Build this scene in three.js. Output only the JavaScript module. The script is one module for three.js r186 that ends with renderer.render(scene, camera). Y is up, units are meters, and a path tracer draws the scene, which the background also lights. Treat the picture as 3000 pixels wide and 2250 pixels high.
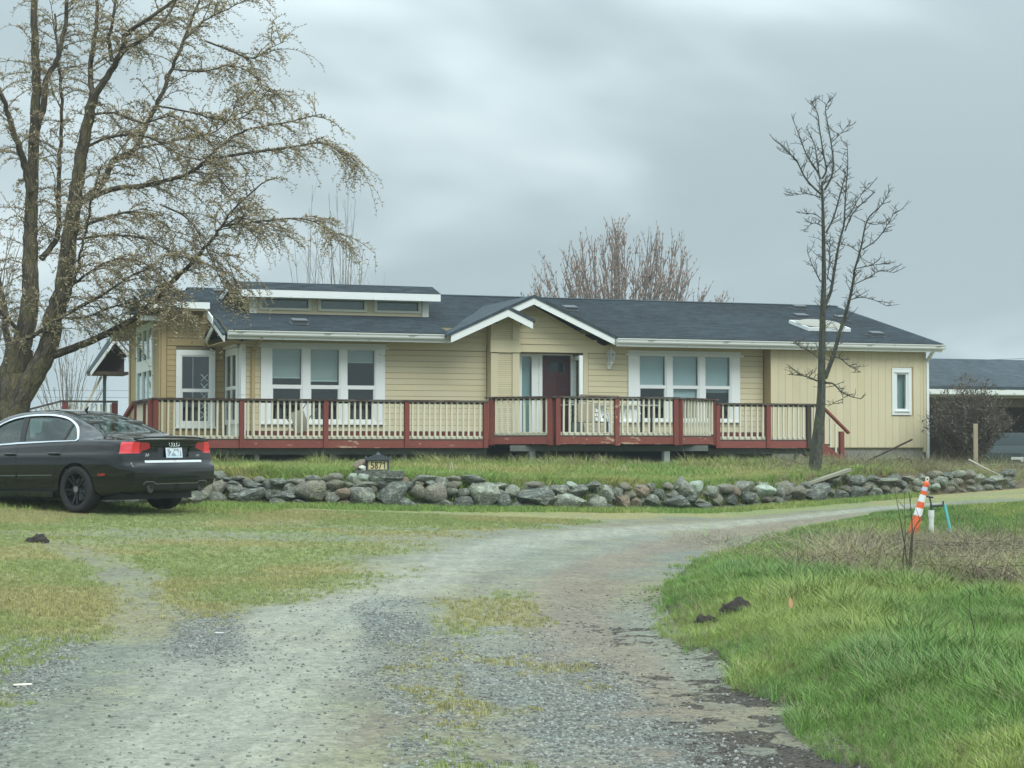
import * as THREE from 'three';
import { mergeGeometries, mergeVertices, toCreasedNormals } from 'three/addons/utils/BufferGeometryUtils.js';
import { Brush, Evaluator, SUBTRACTION, INTERSECTION } from 'three-bvh-csg';
import { FontLoader } from 'three/addons/loaders/FontLoader.js';
import { TextGeometry } from 'three/addons/geometries/TextGeometry.js';

// ---------------------------------------------------------------- camera, sky, sun, exposure
const scene = new THREE.Scene();
const camera = new THREE.PerspectiveCamera(23.12, 4 / 3, 0.1, 3000);
camera.position.set(0, 1.4, 0);
camera.rotation.x = 0.0342;
const renderer = new THREE.WebGLRenderer({ antialias: true });
renderer.toneMapping = THREE.LinearToneMapping;
renderer.toneMappingExposure = 1.15;
renderer.shadowMap.enabled = true;

scene.fog = new THREE.FogExp2(new THREE.Color().setRGB(0.72, 0.82, 0.85), 0.0008);   // damp spring air

function rng(seed) { let a = seed >>> 0; return () => { a = (a + 0x6d2b79f5) | 0; let t = Math.imul(a ^ (a >>> 15), 1 | a); t = (t + Math.imul(t ^ (t >>> 7), 61 | t)) ^ t; return ((t ^ (t >>> 14)) >>> 0) / 4294967296; }; }
const hash = (x, y, s) => { let h = Math.imul(x, 374761393) ^ Math.imul(y, 668265263) ^ Math.imul(s, 974634777); h = Math.imul(h ^ (h >>> 13), 1274126177); return ((h ^ (h >>> 16)) >>> 0) / 4294967296; };
function noise(x, y, s = 0) {                                   // value noise, 0..1
  const ix = Math.floor(x), iy = Math.floor(y); let fx = x - ix, fy = y - iy;
  fx = fx * fx * (3 - 2 * fx); fy = fy * fy * (3 - 2 * fy);
  const a = hash(ix, iy, s), b = hash(ix + 1, iy, s), c = hash(ix, iy + 1, s), d = hash(ix + 1, iy + 1, s);
  return a + (b - a) * fx + (c - a + (a - b - c + d) * fx) * fy;
}
function fbm(x, y, o = 4, s = 0) { let v = 0, a = 0.5, n = 0; for (let i = 0; i < o; i++) { v += a * noise(x, y, s + i * 17); n += a; a *= 0.5; x = x * 2.03 + 7.1; y = y * 2.03 + 3.7; } return v / n; }
const clamp = (x, a = 0, b = 1) => (x < a ? a : x > b ? b : x), lerp = (a, b, t) => a + (b - a) * t, ss = (a, b, x) => { const t = clamp((x - a) / (b - a)); return t * t * (3 - 2 * t); };

{ // overcast sky: a grey-blue cloud deck, a little brighter towards the horizon breaks and (as overcast skies are) towards the zenith
  const W = 2048, H = 1024, data = new Float32Array(W * H * 4);
  for (let r = 0; r < H; r++) {
    const up = ((r + 0.5) / H - 0.5) * Math.PI, y = Math.sin(up), c = Math.cos(up);
    for (let q = 0; q < W; q++) {
      const ro = ((q + 0.5) / W - 0.5) * 2 * Math.PI, x = Math.cos(ro) * c, z = Math.sin(ro) * c, i = (r * W + q) * 4;
      const yy = Math.max(y, 0), k = 1 / (yy + 0.11);
      const px = x * k, pz = z * k;
      const wx = fbm(px * 0.5 + 2, pz * 0.5 + 8, 3, 3) * 1.6, n = fbm(px * 0.42 + 3.3 + wx, pz * 0.5 + 1.2 + wx * 0.6, 4, 5) * 0.42 + fbm(x * 5.5 + 3 * y + wx, y * 11 + z * 4 + 2, 5, 31) * 0.58;   // cloud thickness
      const soft = ss(0.36, 0.64, n);
      let L = lerp(0.65, 0.40, soft) * (1 + 2.9 * Math.pow(yy, 1.3)) * (1 + 0.22 * (1 - ss(0.0, 0.16, yy)));
      const t = clamp(0.35 + soft * 0.65);                                       // thicker cloud is bluer
      data[i] = L * lerp(0.885, 0.79, t); data[i + 1] = L * lerp(1.0, 0.985, t); data[i + 2] = L * lerp(1.015, 1.055, t); data[i + 3] = 1;
      if (y < 0) { const f = ss(0, -0.06, y); for (let j = 0; j < 3; j++) data[i + j] = lerp(data[i + j], 0.12, f); }
    }
  }
  const sky = new THREE.DataTexture(data, W, H, THREE.RGBAFormat, THREE.FloatType);
  sky.mapping = THREE.EquirectangularReflectionMapping; sky.magFilter = THREE.LinearFilter; sky.needsUpdate = true;
  scene.background = sky; scene.environment = sky;
}
const sun = new THREE.DirectionalLight(new THREE.Color(1, 0.975, 0.93), 1.5);
sun.position.set(40, 80, 30); sun.target.position.set(0, 0, -35); sun.castShadow = true; sun.shadow.radius = 60;
Object.assign(sun.shadow.camera, { left: -40, right: 40, top: 40, bottom: -40, near: 1, far: 250 }); sun.shadow.mapSize.set(2048, 2048);
scene.add(sun, sun.target);

// ---------------------------------------------------------------- helpers
const V = (x, y, z) => new THREE.Vector3(x, y, z), rgb = (r, g, b) => new THREE.Color().setRGB(r, g, b);
const used = new Map();
const numbered = (n) => { const k = used.get(n) ?? 0; used.set(n, k + 1); return k ? n + '_' + String(k).padStart(3, '0') : n; };
function shadows(m) { m.castShadow = m.receiveShadow = true; return m; }
function mesh(name, geo, mat, parent) { const m = shadows(new THREE.Mesh(geo, mat)); m.name = parent ? name : numbered(name); (parent ?? scene).add(m); return m; }
function thing(name, label, category, pos = [0, 0, 0], turn = 0, group) {
  const o = new THREE.Group(); o.name = numbered(name); o.position.set(...pos); o.rotation.y = turn; o.userData = { label, category }; if (group) o.userData.group = group; scene.add(o); return o;
}
function tag(o, label, category, group, kind) { Object.assign(o.userData, { label, category }); if (group) o.userData.group = group; if (kind) o.userData.kind = kind; return o; }
function metricUV(g, ox = 0, oy = 0, turn = false) {               // uv in metres, by each face's dominant axis
  const ng = g.index ? g.toNonIndexed() : g, p = ng.attributes.position, n = ng.attributes.normal, uv = new Float32Array(p.count * 2);
  for (let i = 0; i < p.count; i += 3) {
    let nx = 0, ny = 0, nz = 0; for (let k = 0; k < 3; k++) { nx += n.getX(i + k); ny += n.getY(i + k); nz += n.getZ(i + k); }
    nx = Math.abs(nx); ny = Math.abs(ny); nz = Math.abs(nz);
    for (let k = 0; k < 3; k++) {
      const x = p.getX(i + k), y = p.getY(i + k), z = p.getZ(i + k); let a, b;
      if (nx >= ny && nx >= nz) { a = z; b = y; } else if (ny >= nz) { a = x; b = z; } else { a = x; b = y; }
      if (turn) [a, b] = [b, a];
      uv[(i + k) * 2] = a + ox; uv[(i + k) * 2 + 1] = b + oy;
    }
  }
  ng.setAttribute('uv', new THREE.BufferAttribute(uv, 2)); return ng;
}
function box(x0, x1, y0, y1, z0, z1) { const g = new THREE.BoxGeometry(x1 - x0, y1 - y0, z1 - z0); g.translate((x0 + x1) / 2, (y0 + y1) / 2, (z0 + z1) / 2); return g; }
const strip = (g) => { for (const k of Object.keys(g.attributes)) if (!['position', 'normal', 'uv'].includes(k)) g.deleteAttribute(k); return g; };
const merge = (list) => mergeGeometries(list.map((g) => strip(g.index ? g.toNonIndexed() : g)));
const M = (list, ox, oy, turn) => metricUV(merge([].concat(list)), ox, oy, turn);
const cache = new Map();
function boardGeo(l, h, d, v, turn) { const k = [l.toFixed(3), h.toFixed(3), d, v, turn].join(); if (!cache.has(k)) cache.set(k, metricUV(new THREE.BoxGeometry(l, h, d), v * 3.37, v * 1.71, turn)); return cache.get(k); }
function bar(a, b, w, h = w) { // rectangular bar between two points
  const d = b.clone().sub(a), g = new THREE.BoxGeometry(w, h, d.length()), m = new THREE.Matrix4().lookAt(b, a, Math.abs(d.y) > 0.99 * d.length() ? V(1, 0, 0) : V(0, 1, 0));
  g.applyMatrix4(m); const c = a.clone().add(b).multiplyScalar(0.5); g.translate(c.x, c.y, c.z); return g;
}
function rod(a, b, r0, r1 = r0, seg = 6) { const d = b.clone().sub(a), g = new THREE.CylinderGeometry(r1, r0, d.length(), seg); g.applyQuaternion(new THREE.Quaternion().setFromUnitVectors(V(0, 1, 0), d.clone().normalize())); const c = a.clone().add(b).multiplyScalar(0.5); g.translate(c.x, c.y, c.z); return g; }
function tube(pts, r, seg = 6, n) { const c = new THREE.CatmullRomCurve3(pts); return new THREE.TubeGeometry(c, n ?? pts.length * 4, r, seg, false); }
// a texture: f(x, y) in texels gives [r, g, b] sRGB 0..255, or one value for relief
function tex(w, h, f, { repeat = [1, 1], srgb = true, wrap = true } = {}) {
  const d = new Uint8Array(w * h * 4);
  for (let y = 0, i = 0; y < h; y++) for (let x = 0; x < w; x++, i += 4) { const c = f(x, y); if (typeof c === 'number') d[i] = d[i + 1] = d[i + 2] = clamp(c, 0, 255); else { d[i] = clamp(c[0], 0, 255); d[i + 1] = clamp(c[1], 0, 255); d[i + 2] = clamp(c[2], 0, 255); } d[i + 3] = 255; }
  const t = new THREE.DataTexture(d, w, h); t.magFilter = THREE.LinearFilter; t.minFilter = THREE.LinearFilter; if (wrap) t.wrapS = t.wrapT = THREE.RepeatWrapping; t.repeat.set(...repeat); if (srgb) t.colorSpace = THREE.SRGBColorSpace; t.needsUpdate = true; return t;
}
// tiling noise on a w x w texel tile
function tileNoise(x, y, n, s) { const ix = Math.floor(x), iy = Math.floor(y); let fx = x - ix, fy = y - iy; fx = fx * fx * (3 - 2 * fx); fy = fy * fy * (3 - 2 * fy); const q = (a, b) => hash(((a % n) + n) % n, ((b % n) + n) % n, s); const a = q(ix, iy), b = q(ix + 1, iy), c = q(ix, iy + 1), d = q(ix + 1, iy + 1); return a + (b - a) * fx + (c - a + (a - b - c + d) * fx) * fy; }
function tfbm(u, v, n, o, s) { let r = 0, a = 0.5, t = 0; for (let i = 0; i < o; i++) { r += a * tileNoise(u * n, v * n, n, s + i); t += a; a *= 0.5; n *= 2; } return r / t; }
const std = (o) => new THREE.MeshStandardMaterial({ roughness: 0.8, ...o });
// painted or bare timber: colours a..b, long grain along u, tile of 2 m x 2 m
function woodTex(a, b, chip, chipAmount, seed, size = 512) {
  const W = size; return tex(W, W, (x, y) => {
    const u = x / W, v = y / W, grain = tfbm(u * 0.25, v, 64, 3, seed) * 0.5 + tfbm(u * 0.12, v, 128, 2, seed + 5) * 0.5, big = tfbm(u, v, 4, 4, seed + 9);
    let t = clamp(grain * 0.55 + big * 0.6 - 0.1); let c = [lerp(a[0], b[0], t), lerp(a[1], b[1], t), lerp(a[2], b[2], t)];
    if (chipAmount > 0) { const q = tfbm(u * 0.5, v, 16, 4, seed + 21) * 0.6 + tfbm(u * 0.25, v, 64, 2, seed + 27) * 0.4, k = ss(1 - chipAmount - 0.02, 1 - chipAmount + 0.02, q + 0.22); c = c.map((e, i) => lerp(e, chip[i] * (0.8 + grain * 0.4), k)); }
    return c;
  }, { repeat: [0.5, 0.5] });
}
const grainBump = tex(256, 256, (x, y) => 255 * (tfbm(x / 256 * 0.25, y / 256, 64, 3, 77) * 0.7 + tfbm(x / 256, y / 256, 32, 3, 78) * 0.3), { repeat: [1, 1], srgb: false });
// ---------------------------------------------------------------- lie of the land (D = metres in front of the camera, z = -D)
const poly = (pts) => (x) => { if (x <= pts[0][0]) return pts[0][1]; for (let i = 1; i < pts.length; i++) if (x <= pts[i][0]) return lerp(pts[i - 1][1], pts[i][1], (x - pts[i - 1][0]) / (pts[i][0] - pts[i - 1][0])); return pts[pts.length - 1][1]; };
function front(X, D) {
  const Xc = clamp(X, -14, 9), y = ss(4, 32, D) * (0.36 - 0.03 * Xc) - 0.15 * Math.exp(-((X - 5.5) ** 2 + (D - 25) ** 2) / 18), k = ss(26, 33, D) * ss(2, 5, X);
  return y * (1 - k) + k * (0.25 + 0.05 * (Math.min(X, 16) - 4));
}
const wallD = poly([[-30, 28.6], [-14, 28.7], [-9, 29.0], [-5.7, 29.5], [-4.8, 29.9], [-2.7, 30.4], [-1.1, 30.9], [0.6, 31.8], [2.4, 33.3], [3.9, 34.5], [5.1, 35.2], [6.5, 36.0], [8.2, 37.3], [10.5, 38.8], [14, 40], [30, 42]]);
const wallH = poly([[-30, 0.42], [-6, 0.46], [-4, 0.50], [-1, 0.47], [1, 0.45], [3, 0.42], [5, 0.48], [6.5, 0.52], [8.5, 0.45], [11, 0.3], [30, 0.25]]);
// right edge of the drive (X against D) and the verge beyond it
const edgeX = poly([[3, 1.55], [7, 1.54], [8.2, 1.57], [10, 1.57], [11.9, 1.32], [14, 1.22], [15.5, 1.25], [17, 1.37], [20.4, 1.98], [24, 2.95], [27.9, 4.07], [29.6, 5.2], [30.6, 6.4], [31.2, 8.6], [31.6, 14], [32, 30], [33, 60]]);
const farX = poly([[3, -2.3], [8, -2.9], [10.4, -2.95], [12.4, -2.75], [13.2, -2.35], [17, -1.75], [19.5, -1.45], [21.8, -1.1], [24, -0.6], [26.2, 0.2], [28.5, 1.2], [30.4, 2.3], [32.2, 4], [33.4, 6.5], [33.8, 9.2], [34.4, 14], [36, 30]]);
function height(X, D) {
  let y = front(X, D);
  const dw = D - wallD(X), top = wallH(X);
  if (dw > 0.1) {
    const bank = X > 8.5 ? ss(8.5, 11, X) : 0, k = lerp(ss(0.1, 0.42, dw), ss(-0.3, 3.2, dw), bank), flat = lerp(0.97, 0.78, ss(8.6, 10.6, X)), lawn = lerp(y + top, flat, ss(0.2, 9, dw));
    y = lerp(y, lawn, k) ;
    y = lerp(y, lerp(flat, 1.1, ss(60, 90, D)), ss(46, 60, D)) - 0.5 * ss(10.8, 13.5, X) * ss(47, 55, D) * (1 - ss(60, 90, D));
  }
  const e = X - edgeX(D);
  if (e > 0 && D < 34) y += 0.10 * ss(0, 0.5, e) + 0.07 * (fbm(X * 0.7, D * 0.7, 3, 40) - 0.5) * ss(0.2, 1.5, e);
  if (e < 0) y -= 0.035 * ss(1.1, 0.5, Math.abs(e + 0.9)) * (1 - ss(14, 22, D));       // wheel ruts
  y += (fbm(X * 1.3, D * 1.3, 3, 3) - 0.5) * 0.03 + (fbm(X * 5.5, D * 5.5, 2, 23) - 0.5) * 0.016;
  return y;
}
const trackX = poly([[5, -2.1], [8.2, -1.99], [9.6, -2.07], [11.3, -2.21], [14.3, -2.73], [17.7, -3.63], [20.7, -4.9], [22, -6], [23.5, -9], [30, -12]]);
const midX = poly([[7, -0.1], [8.2, -0.21], [11.9, -0.69], [14.7, -1.0], [18, -1.1]]), dustX = poly([[7, -1.3], [8.15, -1.38], [11.5, -1.6], [14.5, -1.45], [17.8, -1.0], [22, -0.2], [26, 1.2], [30, 3.6], [33, 7]]);
function groundMix(X, D) {                                   // what the surface is made of: moss, gravel, mud, packed dust (0..1 each)
  const big = fbm(X * 0.35 + 5, D * 0.35, 4, 61), mid = fbm(X * 1.1, D * 1.1, 4, 71), fine = fbm(X * 4.3, D * 4.3, 3, 81), e = X - edgeX(D), f = X - farX(D), w = edgeX(D) - farX(D);
  const tr = Math.abs(X - trackX(D)), dw = wallD(X) - D;
  let moss = 0, mud = 0, dust = 0, loose = 0;
  if (e < 0) {
    const onDrive = ss(-0.7, 0.5, f + (mid - 0.5) * 1.6 + (fine - 0.5) * 0.6);
    moss = (1 - onDrive) * ss(0.25, 0.62, big * 0.45 + mid * 0.4 + fine * 0.2 + 0.10);
    moss *= 1 - 0.85 * ss(0.5, 0.12, tr + (mid - 0.5) * 0.5) * ss(24, 19, D);                              // bare wheel track through the moss
    moss = Math.max(moss, ss(1.6, 0.3, dw + (mid - 0.5) * 1.2) * 0.95);                                     // green strip along the wall
    const cx = midX(D) + (mid - 0.5) * 0.5; moss = Math.max(moss, 0.8 * ss(0.34, 0.1, Math.abs(X - cx - 0.12)) * ss(0.32, 0.55, mid * 0.6 + fine * 0.4) * ss(13.5, 11, D), 0.55 * ss(0.7, 0.2, Math.abs(X - cx - 0.75)) * ss(0.42, 0.6, mid) * ss(18, 15, D) * ss(9, 11, D));   // moss between the wheel tracks
    const grey = ss(3.5, 0.8, Math.abs(D - 23.5 + (mid - 0.5) * 2)) * ss(0.42, 0.62, fbm(X * 0.5, D * 1.6, 3, 91)); moss *= 1 - 0.6 * grey;
    loose = Math.max(ss(0.34, 0.12, Math.abs(X - cx)) * ss(16.5, 14.5, D), 0.95 * ss(0.75, 0.4, Math.abs(X - cx - 0.7)) * ss(15, 10, D), ss(0.34, 0.12, Math.abs(X - trackX(D) - 0.42 + (mid - 0.5) * 0.3)) * ss(15.2, 14, D) * ss(11.3, 12.6, D), 0.9 * ss(0.6, 0.2, Math.abs(X - trackX(D) + 0.75 + (mid - 0.5) * 0.6)) * ss(14.5, 12, D)) * ss(0.25, 0.55, fine * 0.5 + mid * 0.5);
    dust = onDrive * Math.max(ss(0.85, 0.25, Math.abs(X - dustX(D) + (mid - 0.5) * 0.5)), 0.35 * ss(0.6, 0.25, Math.abs(e + 1.25 + (mid - 0.5) * 0.5)));
    mud = ss(-1.15, -0.1, e + (mid - 0.5) * 1.3) * ss(0.47, 0.56, fine * 0.6 + mid * 0.45) * ss(17, 13, D) * ss(6, 8, D);
  }
  return { moss, mud, dust, loose, e, f, dw, big, mid, fine };
}
function groundColor(X, D) {
  const g = groundMix(X, D), s1 = hash(Math.floor(X * 70), Math.floor(D * 60), 7), s2 = noise(X * 34, D * 30, 8), s3 = noise(X * 95, D * 90, 9), gr = s2 * 0.45 + s3 * 0.35 + s1 * 0.2 - 0.5;
  let c;
  const mixTo = (q, k) => { c[0] = lerp(c[0], q[0], k); c[1] = lerp(c[1], q[1], k); c[2] = lerp(c[2], q[2], k); };
  if (g.dw < 0) {                                                            // lawn soil behind the wall
    c = [88, 92, 52]; mixTo([112, 100, 70], ss(0.45, 0.65, g.mid)); mixTo([105, 92, 72], ss(5, 8, X + (g.mid - 0.5) * 3)); const k = 1 + gr * 0.35; return c.map((v) => v * k);
  }
  if (g.e > 0) {                                                             // verge soil under the grass
    c = [74, 88, 40]; mixTo([58, 48, 38], ss(0.5, 0.0, g.e) * 0.9); mixTo([104, 92, 66], ss(0.5, 0.65, g.mid)); const k = 1 + gr * 0.4; return c.map((v) => v * k);
  }
  c = [118, 121, 107]; mixTo([122, 113, 96], ss(0.4, 0.7, g.big)); mixTo([106, 111, 102], ss(0.45, 0.7, g.mid) * 0.6); mixTo([122, 126, 92], ss(0.42, 0.66, g.fine * 0.4 + g.big * 0.6) * 0.5);
  mixTo([146, 147, 134], g.dust * 0.75);
  mixTo([122, 111, 96], 0.65 * ss(0.55, 0.2, Math.abs(g.e + 0.85 + (g.mid - 0.5) * 0.5))); mixTo([96, 102, 98], g.loose * 0.85);
  const tyre = (noise(X * 16, D * 1.3, 19) - 0.5) * 0.10 * g.dust; let k = 1 + gr * (0.52 + 0.45 * g.loose) * (1 - 0.25 * g.dust) + tyre + (g.fine - 0.5) * 0.16;
  c = c.map((v) => v * k);
  if (g.loose > 0.3 && s1 > 0.9) mixTo([168, 172, 166], 0.55);
  const m = g.moss * ss(0.25, 0.5, s2 * 0.6 + g.fine * 0.5 + g.moss * 0.25), warm = ss(0.42, 0.62, fbm(X * 0.6 + 20, D * 0.6, 3, 101));
  mixTo([lerp(122, 140, warm) * (1 + gr * 0.5), lerp(132, 134, warm) * (1 + gr * 0.5), lerp(78, 82, warm) * (1 + gr * 0.6)], m * 0.85);
  mixTo([56 + gr * 34, 50 + gr * 32, 43 + gr * 30], ss(0.28, 0.52, g.mud * 0.75 + (s2 - 0.5) * 0.5 + (noise(X * 13, D * 11, 15) - 0.5) * 0.5) * 0.85);
  return c;
}
{
  const gravelBump = tex(512, 512, (x, y) => { const u = x / 512, v = y / 512; return 255 * clamp(tfbm(u, v, 48, 3, 301) * 0.7 + tfbm(u, v, 8, 3, 307) * 0.3); }, { srgb: false });
  const patch = (name, x0, x1, d0, d1, w, h, nx, nd) => {
    const map = tex(w, h, (x, y) => groundColor(lerp(x0, x1, (x + 0.5) / w), lerp(d0, d1, (y + 0.5) / h)), { wrap: false });
    const b = gravelBump.clone(); b.wrapS = b.wrapT = THREE.RepeatWrapping; b.repeat.set((x1 - x0) / 1.3, (d1 - d0) / 1.3);
    const pos = [], uv = [], idx = [];
    for (let j = 0; j <= nd; j++) for (let i = 0; i <= nx; i++) { const X = lerp(x0, x1, i / nx), D = lerp(d0, d1, j / nd); pos.push(X, height(X, D), -D); uv.push(i / nx, j / nd); }
    for (let j = 0; j < nd; j++) for (let i = 0; i < nx; i++) { const a = j * (nx + 1) + i; idx.push(a, a + 1, a + nx + 2, a, a + nx + 2, a + nx + 1); }
    const g = new THREE.BufferGeometry(); g.setAttribute('position', new THREE.Float32BufferAttribute(pos, 3)); g.setAttribute('uv', new THREE.Float32BufferAttribute(uv, 2)); g.setIndex(idx); g.computeVertexNormals();
    mesh(name, g, std({ map, bumpMap: b, bumpScale: 0.022, roughness: 0.93 })).userData.kind = 'structure';
  };
  patch('gravel_driveway', -5, 5, 4, 14, 2048, 2048, 160, 160);
  patch('gravel_driveway', -9.5, 9.5, 14, 27, 2048, 1400, 190, 130);
  patch('gravel_driveway', -16, 16, 27, 46, 2048, 1216, 320, 190);
  // the wide land around it, to the horizon
  const xs = [], ds = []; for (let x = -900; x <= 900; x += Math.abs(x) < 20 ? 1 : Math.abs(x) < 60 ? 4 : 60) xs.push(x); for (let d = -60; d <= 1500; d += d < 70 ? 1.5 : 40) ds.push(d);
  const pos = [], uv = [], idx = [], nx = xs.length;
  for (const D of ds) for (const X of xs) { const inside = D > 4.8 && D < 45 && Math.abs(X) < (D < 14 ? 4.4 : D < 27 ? 8.8 : 15); pos.push(X, height(X, Math.max(D, 2)) - (inside ? 0.25 : 0.02), -D); uv.push(X / 12, D / 12); }
  for (let j = 0; j < ds.length - 1; j++) for (let i = 0; i < nx - 1; i++) { const a = j * nx + i; idx.push(a, a + 1, a + nx + 1, a, a + nx + 1, a + nx); }
  const g = new THREE.BufferGeometry(); g.setAttribute('position', new THREE.Float32BufferAttribute(pos, 3)); g.setAttribute('uv', new THREE.Float32BufferAttribute(uv, 2)); g.setIndex(idx); g.computeVertexNormals();
  const field = tex(512, 512, (x, y) => { const u = x / 512, v = y / 512, t = tfbm(u, v, 8, 5, 401), k = 0.8 + 0.4 * tfbm(u, v, 64, 3, 402); return [lerp(92, 118, t) * k, lerp(104, 108, t) * k, lerp(52, 68, t) * k]; });
  mesh('ground', g, std({ map: field, roughness: 0.95 })).userData.kind = 'structure';
}
// ---------------------------------------------------------------- materials of the house
const TAN = { map: woodTex([205, 194, 160], [214, 205, 174], [0, 0, 0], 0, 11), bumpMap: grainBump, bumpScale: 0.0015, roughness: 0.75 };
const mTan = std(TAN), mTan2 = std({ ...TAN, color: rgb(0.93, 0.93, 0.92) }), mTan3 = std({ ...TAN, color: rgb(0.97, 0.96, 0.93) }), tans = [mTan, mTan2, mTan3];
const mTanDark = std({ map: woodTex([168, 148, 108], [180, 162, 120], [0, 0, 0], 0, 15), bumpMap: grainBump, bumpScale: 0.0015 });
const mWhite = std({ map: woodTex([222, 228, 226], [234, 238, 236], [190, 196, 188], 0.03, 19), roughness: 0.55 });
const mGutter = std({ map: woodTex([212, 218, 214], [226, 230, 226], [176, 182, 168], 0.12, 23), roughness: 0.5 });
const mBacking = std({ color: rgb(0.20, 0.17, 0.11), roughness: 0.95 }), mSoffit = std({ map: woodTex([150, 140, 112], [166, 156, 126], [0, 0, 0], 0, 29) });
const mGlass = new THREE.MeshPhysicalMaterial({ color: rgb(0.86, 0.93, 0.93), roughness: 0.02, transmission: 1, thickness: 0, ior: 1.5 });
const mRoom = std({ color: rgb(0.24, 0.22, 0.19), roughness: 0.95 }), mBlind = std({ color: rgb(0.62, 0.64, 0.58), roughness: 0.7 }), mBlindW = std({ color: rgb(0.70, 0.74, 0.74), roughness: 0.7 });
const mConcrete = std({ map: tex(256, 256, (x, y) => { const t = tfbm(x / 256, y / 256, 8, 5, 501) * 46 + 118; return [t, t * 1.0, t * 0.95]; }), roughness: 0.95 });
const mShingle = (() => {
  const W = 1024, cell = []; const R = rng(99);                               // 6 m x 6 m of laminated shingle tabs, 0.14 m courses
  for (let r = 0; r < 43; r++) { const row = []; let x = R() * 0.2; while (x < 6) { row.push([x, R()]); x += 0.1 + R() * 0.25; } cell.push(row); }
  const map = tex(W, W, (x, y) => { const u = x / W * 6, v = y / W * 6, row = cell[Math.min(42, Math.floor(v / 0.14))]; let t = row[row.length - 1][1]; for (const c of row) { if (c[0] > u) break; t = c[1]; } const k = 0.85 + t * 0.28 + (hash(x, y, 3) - 0.5) * 0.4 + (tfbm(x / W, y / W, 4, 3, 55) - 0.5) * 0.25; return [60 * k, 71 * k, 78 * k]; }, { repeat: [1 / 6, 1 / 6] });
  const b = tex(512, 512, (x, y) => 255 * hash(x, y, 12), { repeat: [1, 1], srgb: false });
  return std({ map, bumpMap: b, bumpScale: 0.003, roughness: 0.95 });
})();
const mRed = std({ map: woodTex([122, 64, 57], [146, 84, 74], [158, 122, 104], 0.07, 33), bumpMap: grainBump, bumpScale: 0.003, roughness: 0.85 }), mRedPost = std({ map: woodTex([116, 58, 51], [140, 76, 66], [150, 120, 100], 0.05, 37), bumpMap: grainBump, bumpScale: 0.003, roughness: 0.85 });
const mRedWorn = std({ map: woodTex([122, 66, 57], [146, 88, 74], [176, 150, 128], 0.14, 43), bumpMap: grainBump, bumpScale: 0.003, roughness: 0.9 });
const mBaluster = std({ map: woodTex([206, 202, 180], [224, 220, 200], [150, 140, 118], 0.05, 47), roughness: 0.8 }), mWeather = std({ map: woodTex([58, 52, 46], [86, 76, 66], [104, 60, 52], 0.12, 51), bumpMap: grainBump, bumpScale: 0.004, roughness: 0.95 });
const mJoist = std({ map: woodTex([92, 98, 94], [120, 124, 116], [0, 0, 0], 0, 53), roughness: 0.95 }), mBlack = std({ color: rgb(0.02, 0.022, 0.024), roughness: 0.6 }), mDoor = std({ color: rgb(0.055, 0.014, 0.018), roughness: 0.4 });
const mCap = std({ map: woodTex([62, 46, 42], [84, 66, 60], [92, 88, 80], 0.3, 57), bumpMap: grainBump, bumpScale: 0.004, roughness: 0.95 });

const HOUSE = { pos: [0, 0, -45], turn: Math.atan(0.35) };
const house = thing('house', 'single storey tan clapboard house with dark shingle roof, white trim and gabled entry', 'house', HOUSE.pos, HOUSE.turn);
const Rh = rng(4);
const pick = (a) => a[Math.floor(Rh() * a.length)];
// horizontal lap boards between u0..u1 and y0..y1 on the plane z = w, broken around openings; range(y) narrows rows under a gable
function lapWall(u0, u1, y0, y1, w, open, { pitch = 0.1375, mats = tans, range, t = 0.02, parent = house } = {}) {
  for (let y = y0; y < y1 - 0.02; y += pitch) {
    const h = Math.min(pitch - 0.008, y1 - y), ym = y + h / 2; let segs = [range ? range(y + h) : [u0, u1]]; if (!segs[0] || segs[0][1] - segs[0][0] < 0.05) continue;
    for (const o of open) if (ym > o[2] - 0.06 && ym < o[3] + 0.06) segs = segs.flatMap(([a, b]) => (o[0] >= b || o[1] <= a ? [[a, b]] : [[a, o[0]], [o[1], b]].filter((s) => s[1] - s[0] > 0.03)));
    for (const [a, b] of segs) { const m = mesh('siding_board', boardGeo(b - a, h, t, Math.floor(Rh() * 4)), pick(mats), parent); m.position.set((a + b) / 2, ym, w + t / 2 + (Rh() - 0.5) * 0.002); m.rotation.x = -0.035; }
  }
}
function wallShell(name, u0, u1, y0, y1, w, open, thick = 0.12, mat = mBacking, range) {
  const s = new THREE.Shape(range ?? [[u0, y0], [u1, y0], [u1, y1], [u0, y1]].map((p) => new THREE.Vector2(...p)));
  for (const o of open) s.holes.push(new THREE.Path([[o[0], o[2]], [o[0], o[3]], [o[1], o[3]], [o[1], o[2]]].map((p) => new THREE.Vector2(...p))));
  const g = new THREE.ExtrudeGeometry(s, { depth: thick, bevelEnabled: false }); g.translate(0, 0, w - thick); return mesh(name, g, mat, house);
}
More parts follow.
